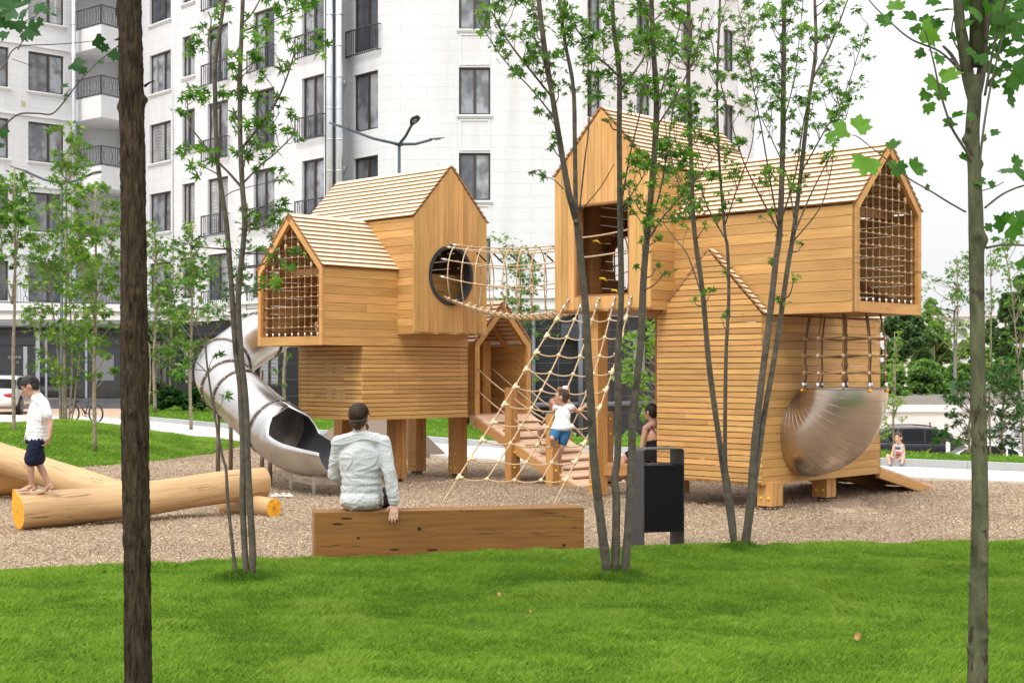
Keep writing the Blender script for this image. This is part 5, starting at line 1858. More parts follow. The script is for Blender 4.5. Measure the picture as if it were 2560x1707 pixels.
def car(name, label, loc, rz, L, Wd, H, kind, paint):
    """x forward, body lofted from cross-sections; glass house above the belt line"""
    t = thing(name, label, 'car', loc, rz)
    suv = kind == 'suv'
    belt = H * (.60 if suv else .62)
    st = []                                                    # x, half width, bottom, shoulder z, hood/deck z
    xs = [-.5, -.485, -.44, -.36, -.2, 0, .2, .3, .38, .45, .485, .5]
    hw = [.72, .86, .95, 1, 1, 1, 1, 1, .97, .90, .80, .62]
    deck = [.52, .60, .62, .62, .60, .60, .60, .59, .57, .52, .46, .38] if suv else [.50, .60, .66, .66, .64, .62, .62, .61, .585, .53, .46, .38]
    bot = [.30, .22, .18, .17, .17, .17, .17, .17, .17, .18, .20, .24]
    rings = []
    for x, w, dk, bo in zip(xs, hw, deck, bot):
        w2 = w * Wd / 2
        prof = [(w2 * .86, bo * H), (w2 * .98, (bo + .06) * H), (w2, (bo + dk) / 2 * H), (w2 * .965, (dk - .04) * H), (w2 * .88, dk * H), (w2 * .45, (dk + .012) * H), (0, (dk + .015) * H)]
        rings.append([Vector((x * L, a, z)) for a, z in prof] + [Vector((x * L, -a, z)) for a, z in reversed(prof[:-1])])
    mb = MB(); n = len(rings[0]); vs = [v for r_ in rings for v in r_]
    fs = [(i * n + k, (i + 1) * n + k, (i + 1) * n + (k + 1) % n, i * n + (k + 1) % n) for i in range(len(rings) - 1) for k in range(n)]
    fs += [tuple(range(n)), tuple(range((len(rings) - 1) * n, len(rings) * n))]
    mb.faces(vs, fs, None, .5, True)
    body = mb.build('body', paint, t, weld=True)
    body.modifiers.new('s', 'SUBSURF').levels = 1; body.modifiers['s'].render_levels = 2
    # cabin
    if suv: cx = [(-.49, .60), (-.40, .93), (-.30, .985), (-.08, 1.0), (.08, .975), (.14, .93), (.30, .60)]
    else: cx = [(-.40, .64), (-.25, .90), (-.12, .985), (0, 1.0), (.08, .97), (.14, .92), (.32, .61)]
    mb = MB(); rg = []
    for (x, z) in cx:
        tt = (z - .6) / .4
        rg.append([Vector((x * L, s * Wd / 2 * (.90 - .20 * tt) * k, z * H - (0.02 * H * abs(k) ** 3 if tt > .3 else 0))) for s, k in ((1, 1), (1, .6), (1, 0), (-1, .6), (-1, 1))])
    side = []
    for i in range(len(cx) - 1):
        for k in range(4): mb.poly([rg[i][k], rg[i + 1][k], rg[i + 1][k + 1], rg[i][k + 1]], None, .5, True, 1 if i in (0, len(cx) - 2) else 0)
    for s, k in ((1, 0), (-1, 4)):
        for i in range(len(cx) - 1):
            a, b_ = rg[i][k], rg[i + 1][k]
            lo = lambda v: Vector((v.x, s * Wd / 2 * .90, .605 * H))
            mb.poly([lo(a), lo(b_), b_, a], None, .5, False, 0)
    cab = mb.build('cabin', [paint, M['car_glass']], t)
    for s, k in ((1, 0), (-1, 4)):                             # side windows, set into the cabin side
        spans = [(-.36, -.24), (-.225, -.03), (-.015, .20)] if suv else [(-.29, -.20), (-.185, -.01), (.005, .21)]
        def topz(x):
            for i in range(len(cx) - 1):
                if cx[i][0] <= x <= cx[i + 1][0]:
                    f = (x - cx[i][0]) / (cx[i + 1][0] - cx[i][0]); return cx[i][1] + (cx[i + 1][1] - cx[i][1]) * f
            return .6
        for a, b_ in spans:
            pts = []
            for x in np.linspace(a, b_, 5): pts.append((x, .625))
            for x in np.linspace(b_, a, 5): pts.append((x, max(.63, topz(x) - .055)))
            mb = MB(); mb.poly([Vector((x * L, s * (Wd / 2 * (.90 - .20 * (z - .6) / .4) + .006), z * H)) for x, z in pts])
            mb.build('side_window', M['car_glass'], t)
    for x in (-.305, .31):
        for s in (1, -1):
            c = Vector((x * L, s * (Wd / 2 - .10), .205 * H if suv else .225 * H)); r = .205 * H if suv else .225 * H
            mb = MB(); mb.tube([c - Vector((0, .11, 0)), c + Vector((0, .11, 0))], r * 1.12, 20); mb.build('wheel_arch', M['tyre'], t)
            mb = MB(); mb.tube([c - Vector((0, .10, 0)), c + Vector((0, .125, 0)) if s > 0 else c + Vector((0, .10, 0))], r, 22)
            if s < 0: mb.tube([c - Vector((0, .125, 0)), c], r, 22)
            wh = mb.build('wheel', M['tyre'], t)
            mb = MB()
            for k in range(7):
                a = math.tau * k / 7; o_ = c + Vector((0, s * .13, 0))
                mb.beam(o_, o_ + Vector((math.cos(a), 0, math.sin(a))) * r * .66, .05, .02, up=(0, 1, 0))
            mb.tube([c + Vector((0, s * .12, 0)) + Vector((math.cos(a), 0, math.sin(a))) * r * .66 for a in np.linspace(0, math.tau, 21)], .018, 6)
            mb.build('rim', M['rim'], wh)
    for s in (1, -1):
        mb = MB(); mb.ball(Vector((.455 * L, s * Wd * .36, .47 * H)), .16, .14, .075, 10, 6); mb.build('headlight', M['headlamp'], t)
        mb = MB(); mb.ball(Vector((-.487 * L, s * Wd * .35, .50 * H)), .07, .22, .085, 10, 6); mb.build('tail_light', M['taillamp'], t)
        mb = MB(); mb.ball(Vector((.20 * L, s * (Wd / 2 + .06), .64 * H)), .07, .12, .075, 8, 6); mb.build('mirror', paint, t)
    if suv:
        for s in (1, -1):
            mb = MB(); mb.tube([Vector((x * L, s * Wd * .33, z * H)) for x, z in ((-.38, .965), (-.34, 1.03), (-.1, 1.045), (.04, 1.02), (.08, .975))], .02, 6); mb.build('roof_rail', M['tyre'], t)
    else:
        mb = MB(); mb.box(Vector((-.5 * L - .0, -.26, .40 * H)), (.012, 0, 0), (0, .52, 0), (0, 0, .11)); mb.build('number_plate', M['white_paint'], t)
    return t


car('parked_car', 'dark blue estate car with roof rails parked in front of the white garage wall', ((2300 - 1280) / F * 62 + .2, 62, -2.58), -.13, 4.75, 1.9, 1.68, 'suv', M['car_black'])
car('parked_car', 'white car whose roof shows over the lawn right of the dark blue car', ((2452 - 1280) / F * 55, 55, -2.74), math.pi - .15, 4.4, 1.8, 1.5, 'sedan', M['car_white'])
car('parked_car', 'white saloon car seen from behind at the left edge in front of the shop windows', (-19.13, 52.7, -.03), math.radians(98), 4.7, 1.83, 1.45, 'sedan', M['car_white'])

# bicycle
bk = thing('bicycle', 'small black and red mountain bicycle standing behind the grass mound', 'bicycle', ((210 - 1280) / F * 43, 43, -.02), -.42)
M['bike'] = flat_mat('black_bike_paint', (.015, .015, .018), .35); M['bike_red'] = flat_mat('red_bike_paint', (.5, .03, .03), .4)
wr = .29
for x in (-.46, .46):
    mb = MB(); c = Vector((x, 0, wr)); mb.tube([c + Vector((math.cos(a), 0, math.sin(a))) * (wr - .025) for a in np.linspace(0, math.tau, 33)], .026, 8, cap=False)
    w_ = mb.build('wheel', M['tyre'], bk)
    mb = MB()
    for k in range(14):
        a = math.tau * k / 14; mb.tube([c, c + Vector((math.cos(a), 0, math.sin(a))) * (wr - .04)], .0025, 4)
    mb.tube([c - Vector((0, .04, 0)), c + Vector((0, .04, 0))], .03, 8)
    mb.build('spokes', M['zinc'], w_)
mb = MB()
hd_, bb, stt, rr_ = Vector((-.30, 0, .70)), Vector((.06, 0, .29)), Vector((.18, 0, .62)), Vector((.46, 0, wr))
for a, b_, q in ((hd_, bb, .022), (hd_ + UP * -.02, stt, .018), (bb, stt, .017), (stt - UP * .06, rr_, .011), (bb, rr_, .011), (hd_ + UP * .08, Vector((-.34, 0, .58)), .02)): mb.tube([a, b_], q, 8)
mb.build('frame', M['bike'], bk)
mb = MB(); mb.tube([hd_ * .75 + bb * .25 + Vector((0, -.022, 0)), hd_ * .35 + bb * .65 + Vector((0, -.022, 0))], .006, 5); mb.build('decal', M['bike_red'], bk)
mb = MB()
for y in (-.05, .05): mb.tube([Vector((-.34, y, .60)), Vector((-.46, y, wr))], .016, 6)
mb.build('fork', M['bike'], bk)
mb = MB(); mb.tube([hd_ + UP * .06, hd_ + UP * .16 + Vector((-.04, 0, 0))], .016, 6); mb.tube([hd_ + Vector((.03, -.28, .20)), hd_ + Vector((-.04, -.1, .16)), hd_ + Vector((-.04, .1, .16)), hd_ + Vector((.03, .28, .20))], .013, 6); mb.build('handlebar', M['bike'], bk)
mb = MB(); mb.tube([stt, stt + Vector((.03, 0, .12))], .013, 6); mb.ball(stt + Vector((.05, 0, .15)), .12, .06, .025, 10, 6); mb.build('saddle', M['bike'], bk)
mb = MB(); mb.tube([bb - Vector((0, .08, 0)), bb + Vector((0, .08, 0))], .012, 6); mb.tube([bb + Vector((0, -.05, 0)), bb + Vector((.1, -.05, -.12))], .01, 5); mb.tube([bb + Vector((math.cos(a) * .08, -.045, math.sin(a) * .08)) for a in np.linspace(0, math.tau, 17)], .008, 5); mb.build('crank', M['bike'], bk)

# ------------------------------------------------------------------ garage, sign, far block
gg = thing('garage', 'long low white garage with a rubble covered flat roof behind the parked cars', 'garage')
mb = MB()
GY = 72.0; gz = W(0, 1011, GY).z
fcg = Fac((14, GY - 1.2), (60, GY + 1.2))
M['garage_wall'] = flat_mat('dirty_white_render', (0.66, 0.655, 0.64), .85, nz=.08, nscale=.6)
wall(fcg, -3.2, gz, [(upx(fcg, 2321), upx(fcg, 2328), -2.2, -1.05)], M['garage_wall'], parent=gg, depth=.3)
mb = MB(); mb.box(fcg.P(0, gz - .35, .004), fcg.d * fcg.L, fcg.n * .12, UP * .36); mb.build('fascia', M['trim'], gg)
mb = MB(); mb.box(fcg.P(upx(fcg, 2225), -3.1, .004), fcg.d * (upx(fcg, 2294) - upx(fcg, 2225)), fcg.n * .05, UP * 1.75); mb.build('garage_door', M['garage_wall'], gg)
mb = MB()
M['rubble'] = speckle_mat('rubble_roof', (.17, .145, .12), (.5, .45, .38), sc=6)
nx, ny = 60, 8
P = lambda i, j: fcg.P(fcg.L * i / nx, gz + .02 + j * .055 + random.uniform(-.05, .10) * (j > 0), .1 - j * 2.2)
G_ = [[P(i, j) for j in range(ny)] for i in range(nx + 1)]
for i in range(nx):
    for j in range(ny - 1): mb.poly([G_[i][j], G_[i + 1][j], G_[i + 1][j + 1], G_[i][j + 1]])
mb.build('roof', M['rubble'], gg)
sg = thing('billboard', 'white lettered board leaning in front of the garage at the right edge', 'sign')
fs_ = Fac((W(2488, 0, 68).x, 68), (W(2640, 0, 68).x, 68.4))
M['board'] = flat_mat('pale_grey_board', (.50, .53, .58), .5); M['ink'] = flat_mat('dark_lettering', (.03, .035, .05), .6)
mb = MB(); mb.box(fs_.P(0, W(0, 1146, 68).z, 0), fs_.d * fs_.L, fs_.n * .05, UP * (W(0, 1052, 68).z - W(0, 1146, 68).z)); mb.build('board', M['board'], sg)
for s, px, py, sz in (('URBANA S.', 2541, 1078, .26), ('are multiucala', 2534, 1086, .26), ('intrare la sali de spe.', 2493, 1119, .24), ('si banchetele', 2513, 1128, .24)):
    p = fs_.P(upx(fs_, px), W(0, py, 68).z, .055)
    text_obj(s, sz, M['ink'], sg, frame_m4(p, fs_.d, (0, 0, 1)), align='LEFT')
for py in (1093, 1098, 1107):
    mb = MB(); mb.box(fs_.P(upx(fs_, 2536), W(0, py, 68).z, .051), fs_.d * 2, fs_.n * .008, UP * .03); mb.build('rule_line', M['ink'], sg)
fb = thing('apartment_block', 'distant pale grey apartment block above the trees on the right', 'building')
FBk = Fac((W(2230, 0, 190).x, 205), (W(2530, 0, 190).x, 190))
ztop = W(0, 792, 195).z
M['far_wall'] = flat_mat('pale_far_wall', (.52, .53, .54), .9, nz=.06, nscale=.1)
ops = []
for k in range(9):
    for j in range(10): ops.append((.8 + k * 1.85 * FBk.L / 18, 2.0 + k * 1.85 * FBk.L / 18, ztop - 3.0 - j * 3.0, ztop - 1.6 - j * 3.0))
ops = [o for o in ops if o[3] > 0 and o[1] < FBk.L - .2]
wall(FBk, -4, ztop, ops, M['far_wall'], parent=fb, depth=.3)
for o in ops:
    mb = MB(); a, b_, c, d = o; mb.poly([FBk.P(a, c, -.25), FBk.P(b_, c, -.25), FBk.P(b_, d, -.25), FBk.P(a, d, -.25)], [(a, c), (b_, c), (b_, d), (a, d)], random.random()); mb.build('window', M['glass'], fb)
mb = MB(); mb.box(FBk.P(0, ztop, .3), FBk.d * FBk.L, -FBk.n * 12, UP * .5); mb.build('roof', M['far_wall'], fb)
wl = thing('bollard', 'white cylindrical post on the lawn edge in front of the dark blue car', 'post')
p = W(2370, 1137, 60); mb = MB(); mb.tube([(p.x, p.y, -3), (p.x, p.y, W(0, 1106, 60).z)], .09, 12); mb.build('shaft', M['trim'], wl); mb = MB(); mb.ball((p.x, p.y, W(0, 1106, 60).z), .1, .1, .04, 12, 5); mb.build('cap', M['trim'], wl)

# ------------------------------------------------------------------ trees
def leaf_tpl(kind):
    if kind == 'maple':
        half = [(90, 1.0), (80, .62), (74, .60), (66, .30), (52, .62), (42, .92), (33, .58), (22, .30), (8, .44), (-8, .62), (-22, .30), (-60, .16)]
    elif kind == 'plane':
        half = [(90, 1.0), (82, .80), (77, .84), (70, .66), (62, .68), (55, .80), (46, .98), (38, .82), (31, .84), (22, .66), (10, .72), (0, .84), (-10, .66), (-24, .60), (-34, .40), (-62, .20)]
    else:
        half = [(90, 1.0), (60, .55), (40, .62), (10, .5), (-30, .35), (-60, .15)]
    pts = [(math.cos(math.radians(a)) * r, math.sin(math.radians(a)) * r) for a, r in half]
    out = pts[::-1] + [(-x, y) for x, y in pts[1:]]
    # out runs from the right base over the tip to the left base
    P = [(0, 0)] + out
    P = np.array([(x, y + .1) for x, y in P])
    f = np.array([(0, i, i + 1) for i in range(1, len(P) - 1)] + [(0, len(P) - 1, 1)])
    return P, f


TPL = {k: leaf_tpl(k) for k in ('maple', 'plane', 'small')}


def leaf_cloud(name, parent, kind, pos, size, mat, droop=.5, seed=0, dirs=None, face_cam=0.0, rnd=None):
    """pos (n,3), size (n,), each leaf a lobed blade bent along its length"""
    r = np.random.default_rng(seed)
    P, f = TPL[kind]; n = len(pos); m = len(P)
    if dirs is None:
        a = r.uniform(0, math.tau, n); d = np.stack([np.cos(a), np.sin(a) * .7, r.normal(-droop * .6, .45, n)], -1)
    else: d = np.array(dirs, float)
    d /= np.linalg.norm(d, axis=1)[:, None]
    nrm = np.stack([r.normal(0, .45, n), r.normal(-face_cam, .5, n), np.abs(r.normal(.8, .35, n))], -1)
    nrm -= d * (nrm * d).sum(1)[:, None]; nrm /= np.linalg.norm(nrm, axis=1)[:, None] + 1e-9
    s = np.cross(d, nrm)
    curl = r.uniform(.05, .45, n); fold = r.uniform(-.1, .45, n)
    X = P[None, :, 0] * size[:, None]; Yl = P[None, :, 1] * size[:, None]
    Z = -curl[:, None] * P[None, :, 1] ** 2 * size[:, None] * .6 + fold[:, None] * np.abs(P[None, :, 0]) * size[:, None]
    V = pos[:, None, :] + s[:, None, :] * X[..., None] + d[:, None, :] * Yl[..., None] + nrm[:, None, :] * Z[..., None]
    Fs = (np.arange(n)[:, None, None] * m + f[None]).reshape(-1, 3)
    rn = r.random(n) if rnd is None else rnd
    return np_mesh(name, V.reshape(-1, 3), Fs, mat, parent, rnd=np.repeat(rn, len(f)))


def tree(name, label, stems, clusters, kind, leaf_px, Y, mat, bark, seed=0, spread=.5, per=9, group=None, knots=True, twig=.0045, crown='crown', sides=9, branches=(), droop=.5, cat='tree', dense=1.35):
    """stems: ([(px,py),...], width_px at foot, width_px at top[, depth offset at top]); clusters: (px, py, radius_px, leaves)"""
    rr = random.Random(seed); r = np.random.default_rng(seed)
    t = thing(name, label, cat, group=group)
    sp = []
    for st in list(stems) + [(*b, 'b') for b in branches]:
        isb = st[-1] == 'b'
        if isb: st = st[:-1]
        pts, w0, w1 = st[:3]; dz = st[3] if len(st) > 3 else 0; y0 = st[4] if len(st) > 4 else 0
        n = len(pts)
        P = [W(x, y, Y + y0 + (dz - y0) * i / (n - 1)) for i, (x, y) in enumerate(pts)]
        Q = catmull(P, 5)
        px = catmull([Vector((x, y, i)) for i, (x, y) in enumerate(pts)], 5)
        rad = [(w0 + (w1 - w0) * i / (len(Q) - 1)) / 2 * Y / F for i in range(len(Q))]
        mb = MB()
        rj = [q * (1 + rr.uniform(-.05, .07)) for q in rad]
        mb.tube(Q, rj, sides if not isb else 6)
        if knots and not isb:
            for k in range(4, len(Q) - 2, 3):
                if rr.random() < .8:
                    a = rr.uniform(0, math.tau); c = Q[k] + Vector((math.cos(a), math.sin(a), 0)) * rad[k] * .85
                    mb.ball(c, rad[k] * .38, rad[k] * .38, rad[k] * .22, 6, 4)
        mb.build('trunk' if not isb else 'branch', bark, t)
        for q, p2, ra in zip(Q, px, rad): sp.append((p2.x, p2.y, q, ra))
    tm = MB(); pos = []; siz = []
    for (cx, cy, cr, cn) in clusters:
        cy3 = Y + rr.uniform(-spread, spread)
        best = min(sp, key=lambda s: (s[0] - cx) ** 2 + ((s[1] - cy - 35) * .75) ** 2 + (1e5 if s[1] < cy + 4 else 0))
        c = W(cx, cy, cy3)
        a = best[2]; mid = a.lerp(c, .5) + Vector((0, 0, -.03 * (c - a).length)) + Vector((rr.uniform(-.02, .02), 0, rr.uniform(-.02, .02)))
        R_ = cr * Y / F
        ln = (c - a).length
        r0 = max(min(best[3] * .5, twig * (1 + ln * 1.3)), twig * .7)
        pts = catmull([a, mid, c], 4); tm.tube(pts, [r0 + (twig * .45 - r0) * i / (len(pts) - 1) for i in range(len(pts))], 5, cap=False)
        n_sub = max(2, cn // 4)
        subs = [c]
        for k in range(n_sub):
            v = Vector((rr.gauss(0, 1), rr.gauss(0, .9), rr.gauss(0, .55))).normalized() * R_ * rr.uniform(.6, 1.25)
            s0 = mid.lerp(c, rr.uniform(.3, 1)); e = c + v
            tm.tube([s0, s0.lerp(e, .5) + Vector((0, 0, .01)), e], [twig * .5, twig * .4, twig * .25], 4, cap=False); subs.append(e)
        for k in range(int(cn * dense)):
            e = rr.choice(subs); q = e + Vector((rr.gauss(0, .33), rr.gauss(0, .33), rr.gauss(0, .22))) * R_
            pos.append(tuple(q)); siz.append(leaf_px / 2 * Y / F * rr.uniform(.6, 1.3))
    if tm.v:
        tw = tm.build('twigs', bark, t)
    if pos:
        leaf_cloud(crown, t, kind, np.array(pos), np.array(siz), mat, seed=seed, droop=droop)
    return t


def region(poly_or_box, n, rad, per, seed, dens=None):
    rr = random.Random(seed); x0, y0, x1, y1 = poly_or_box; out = []
    for _ in range(n):
        out.append((rr.uniform(x0, x1), rr.uniform(y0, y1), rad * rr.uniform(.7, 1.4), max(3, int(per * rr.uniform(.5, 1.5)))))
    return out


# left maple in the front lawn
s3 = [([(617, 1456), (612, 1380), (606, 1250), (607, 1139), (600, 969), (589, 878), (578, 714), (567, 570), (553, 473), (542, 382), (538, 255), (538, 156), (556, 33), (566, -60)], 17, 9),
      ([(629, 1458), (632, 1390), (624, 1250), (618, 1139), (614, 1005), (600, 860), (596, 733), (611, 570), (605, 455), (600, 327), (600, 182), (605, 55), (609, -70)], 19, 10),
      ([(593, 1452), (582, 1373), (569, 1246), (565, 1173), (556, 1139), (531, 1005), (516, 896), (515, 838)], 10, 4)]
b3 = [([(605, 470), (572, 432), (540, 400), (505, 355), (473, 309), (469, 255)], 7, 3, .3), ([(605, 370), (645, 320), (687, 262), (715, 200), (738, 127)], 7, 3, -.3), ([(611, 455), (650, 415), (690, 382), (745, 327)], 5, 3, .3),
      ([(610, 405), (640, 350), (668, 330), (700, 280)], 4, 2, .2), ([(603, 62), (630, 35), (655, -10)], 5, 3, 0), ([(540, 160), (520, 110), (528, 55), (520, 30)], 5, 3, .2), ([(603, 80), (660, 60), (720, 35), (780, 10)], 5, 2, .3),
      ([(513, 871), (500, 840), (491, 813)], 4, 2, 0), ([(520, 845), (535, 828), (556, 805)], 4, 2, 0), ([(516, 930), (490, 905), (462, 898)], 3, 2, 0), ([(611, 470), (580, 480), (552, 500)], 3, 2, 0)]
c3 = [(520, 75, 26, 11), (500, 105, 26, 12), (478, 122, 24, 10), (545, 32, 24, 9), (560, 15, 24, 9), (640, 70, 30, 13), (668, 95, 30, 13), (690, 55, 28, 12), (735, 35, 28, 10), (780, 12, 30, 14), (800, 95, 24, 11), (775, 120, 28, 12), (735, 100, 24, 9), (640, 140, 28, 10),
      (700, 10, 28, 11), (720, -20, 35, 12), (655, -15, 35, 12), (595, 190, 20, 8), (578, 165, 20, 8), (632, 170, 26, 10), (662, 190, 26, 10), (700, 165, 25, 10), (575, 130, 20, 6), (495, 228, 24, 9), (468, 238, 20, 8), (512, 245, 20, 7), (475, 285, 24, 8),
      (560, 235, 24, 8), (590, 245, 24, 9), (640, 232, 24, 9), (700, 262, 22, 8), (722, 288, 22, 9), (660, 302, 24, 9), (690, 330, 24, 10), (645, 345, 26, 11), (670, 362, 22, 8), (605, 305, 20, 7), (585, 285, 20, 7), (715, 320, 18, 7), (735, 345, 18, 6),
      (450, 366, 22, 8), (480, 365, 20, 7), (520, 372, 24, 8), (548, 382, 18, 5), (488, 412, 20, 7), (610, 390, 18, 6), (655, 398, 20, 7), (690, 425, 16, 5), (712, 448, 18, 6), (595, 385, 16, 5), (640, 420, 14, 4),
      (630, 530, 24, 10), (655, 545, 22, 8), (615, 560, 24, 9), (700, 500, 14, 5), (705, 525, 14, 6), (690, 548, 16, 6),
      (720, 655, 30, 9), (690, 640, 26, 8), (745, 625, 26, 7), (660, 620, 24, 8), (690, 705, 24, 7), (655, 712, 22, 7), (560, 600, 20, 6), (600, 690, 18, 5),
      (545, 885, 14, 4), (560, 988, 12, 3), (440, 920, 24, 7), (470, 900, 22, 6), (510, 720, 22, 7), (480, 700, 20, 6), (430, 600, 26, 8)]
tree('maple_tree', 'two-stemmed slender grey maple in the front lawn, left of the oak beam bench', s3, c3, 'maple', 38, 9.87, M['leaf_maple'], M['bark_maple'], seed=31, branches=b3, spread=.45, group='young maples in the front lawn')
# three-stem maple
s4 = [([(1520, 1448), (1504, 1319), (1493, 1228), (1484, 1139), (1478, 1023), (1471, 896), (1464, 769), (1453, 660), (1444, 569), (1436, 535), (1420, 473), (1398, 345), (1377, 218), (1362, 127), (1347, 0), (1340, -90)], 24, 11, -.3),
      ([(1440, 560), (1439, 509), (1437, 364), (1433, 218), (1413, 109), (1398, 0), (1390, -80)], 13, 7, .3, -.2),
      ([(1538, 1448), (1540, 1330), (1541, 1246), (1537, 1192), (1544, 1139), (1546, 1005), (1544, 896), (1553, 751), (1551, 570), (1548, 364), (1548, 182), (1533, 55), (1529, -80)], 22, 11, .3),
      ([(1560, 1448), (1572, 1300), (1579, 1139), (1584, 1024), (1602, 860), (1609, 696), (1620, 569), (1635, 400), (1642, 255), (1635, 145), (1628, 0), (1626, -80)], 22, 12, .1)]
b4 = [([(1377, 240), (1345, 200), (1282, 120), (1250, 70), (1228, 29), (1190, 0)], 6, 3, .4), ([(1449, 525), (1462, 400), (1471, 327), (1478, 182), (1485, 60)], 5, 3, .3), ([(1551, 527), (1565, 440), (1580, 364), (1602, 273), (1620, 153)], 5, 3, -.3), ([(1550, 225), (1598, 164), (1624, 120)], 6, 3, .2),
      ([(1547, 192), (1520, 165), (1489, 138), (1435, 65), (1400, 20)], 6, 3, -.3), ([(1644, 260), (1665, 190), (1682, 127), (1707, 40)], 6, 3, .3), ([(1409, 473), (1385, 450), (1362, 442), (1336, 435)], 3, 2, .2), ([(1618, 605), (1660, 540), (1724, 467), (1780, 400), (1815, 350)], 5, 2, .3),
      ([(1640, 320), (1690, 240), (1740, 130), (1760, 20)], 5, 3, .4), ([(1390, 300), (1330, 225), (1260, 150), (1200, 60)], 4, 2, -.3), ([(1622, 570), (1650, 480), (1672, 350), (1690, 220)], 5, 3, -.2), ([(1553, 520), (1590, 470), (1620, 420)], 4, 2, .2), ([(1440, 540), (1500, 470), (1535, 410)], 3, 2, -.2)]
c4 = region((1190, -70, 1460, 90), 34, 26, 10, 1) + region((1330, 40, 1640, 240), 44, 24, 10, 2) + region((1460, -60, 1700, 120), 34, 26, 11, 3) + region((1235, 80, 1340, 160), 9, 20, 8, 4) + region((1290, 120, 1390, 200), 8, 16, 7, 41) \
    + region((1570, 180, 1740, 420), 34, 22, 9, 5) + [(1370, 285, 16, 7), (1345, 275, 14, 5), (1392, 345, 16, 7), (1378, 362, 14, 6), (1330, 430, 13, 6), (1362, 437, 10, 5), (1470, 190, 18, 8), (1500, 240, 18, 8), (1520, 300, 14, 5), (1290, 170, 15, 6), (1312, 150, 15, 6), (1355, 180, 14, 5), (1590, 660, 8, 3)] \
    + region((1570, 400, 1740, 560), 22, 20, 8, 6) + region((1600, 540, 1700, 690), 8, 14, 6, 7)
tree('maple_tree', 'three-stemmed grey maple in front of the right tower, left of the litter bin', s4, c4, 'maple', 30, 9.9, M['leaf_maple'], M['bark_maple'], seed=32, branches=b4, spread=.6, group='young maples in the front lawn')
# right maple clump
s5 = [([(1840, 1368), (1833, 1340), (1819, 1246), (1804, 1139), (1790, 1042), (1771, 896), (1757, 733), (1735, 569), (1728, 400), (1721, 218), (1722, 0), (1720, -80)], 17, 9, -.2),
      ([(1838, 1366), (1834, 1300), (1822, 1210), (1813, 1139), (1815, 896), (1822, 751), (1819, 624), (1811, 569), (1797, 382), (1793, 218), (1800, 0), (1803, -60)], 12, 5, .4, .1),
      ([(1858, 1380), (1875, 1264), (1884, 1139), (1902, 969), (1921, 824), (1939, 660), (1950, 569), (1957, 364), (1959, 182), (1961, 0), (1962, -80)], 20, 11, .1),
      ([(1866, 1366), (1881, 1246), (1896, 1139), (1910, 1042), (1942, 860), (1968, 678), (1986, 569), (2004, 418), (2022, 255), (2033, 182), (2040, 109), (2037, 0), (2037, -70)], 17, 7, .3)]
b5 = [([(2033, 195), (2070, 127), (2106, 36), (2130, -30)], 6, 3, .3), ([(1945, 560), (1925, 450), (1905, 330), (1880, 200), (1850, 40)], 5, 2, -.4), ([(1945, 575), (1890, 470), (1850, 380), (1800, 200), (1770, 60)], 5, 2, .4), ([(1985, 585), (2030, 480), (2080, 380), (2110, 300)], 5, 2, .4), ([(1950, 560), (1990, 430), (2010, 300), (2045, 140)], 5, 2, -.4),
      ([(1988, 580), (1970, 450), (1930, 350), (1900, 290)], 4, 2, .3), ([(1986, 600), (2050, 520), (2075, 440), (2085, 370)], 4, 2, -.2), ([(1732, 560), (1700, 470), (1680, 400), (1660, 300)], 5, 2, .3), ([(1815, 600), (1770, 520), (1740, 440), (1690, 360)], 4, 2, .3), ([(1813, 560), (1850, 450), (1880, 360), (1890, 240)], 4, 2, -.3),
      ([(2004, 430), (2060, 330), (2110, 240), (2170, 60)], 4, 2, .2), ([(1755, 740), (1720, 640), (1690, 600), (1660, 560)], 4, 2, .3), ([(1960, 300), (1985, 200), (2000, 80), (2010, -30)], 4, 2, .3)]
c5 = region((1650, -60, 1860, 200), 46, 22, 9, 11) + region((1860, -60, 2160, 160), 58, 22, 9, 12) + region((1680, 200, 1860, 400), 36, 20, 8, 13) + region((1860, 150, 2130, 300), 40, 20, 8, 14) + region((1880, 280, 2100, 400), 24, 18, 7, 15) \
    + region((2050, 180, 2190, 300), 9, 16, 6, 16) + region((1650, 400, 1850, 520), 24, 18, 7, 17) + region((1880, 400, 2060, 480), 12, 16, 6, 18) + [(1900, 540, 12, 5), (1925, 520, 12, 5), (1948, 585, 12, 6), (2005, 610, 14, 6), (1985, 700, 12, 5), (1935, 650, 13, 5), (1950, 750, 13, 6), (1815, 680, 13, 6),
       (1755, 730, 12, 5), (1735, 750, 12, 5), (1780, 725, 12, 5), (1808, 790, 10, 5), (1820, 775, 10, 4), (1720, 570, 12, 5), (1765, 560, 12, 5), (1800, 545, 13, 5), (1840, 500, 13, 5), (1850, 440, 13, 5)]
tree('maple_tree', 'clump of four thin maple stems in front lawn, right of the litter bin', s5, c5, 'maple', 27, 11.5, M['leaf_maple'], M['bark_maple'], seed=33, branches=b5, spread=.7, group='young maples in the front lawn')


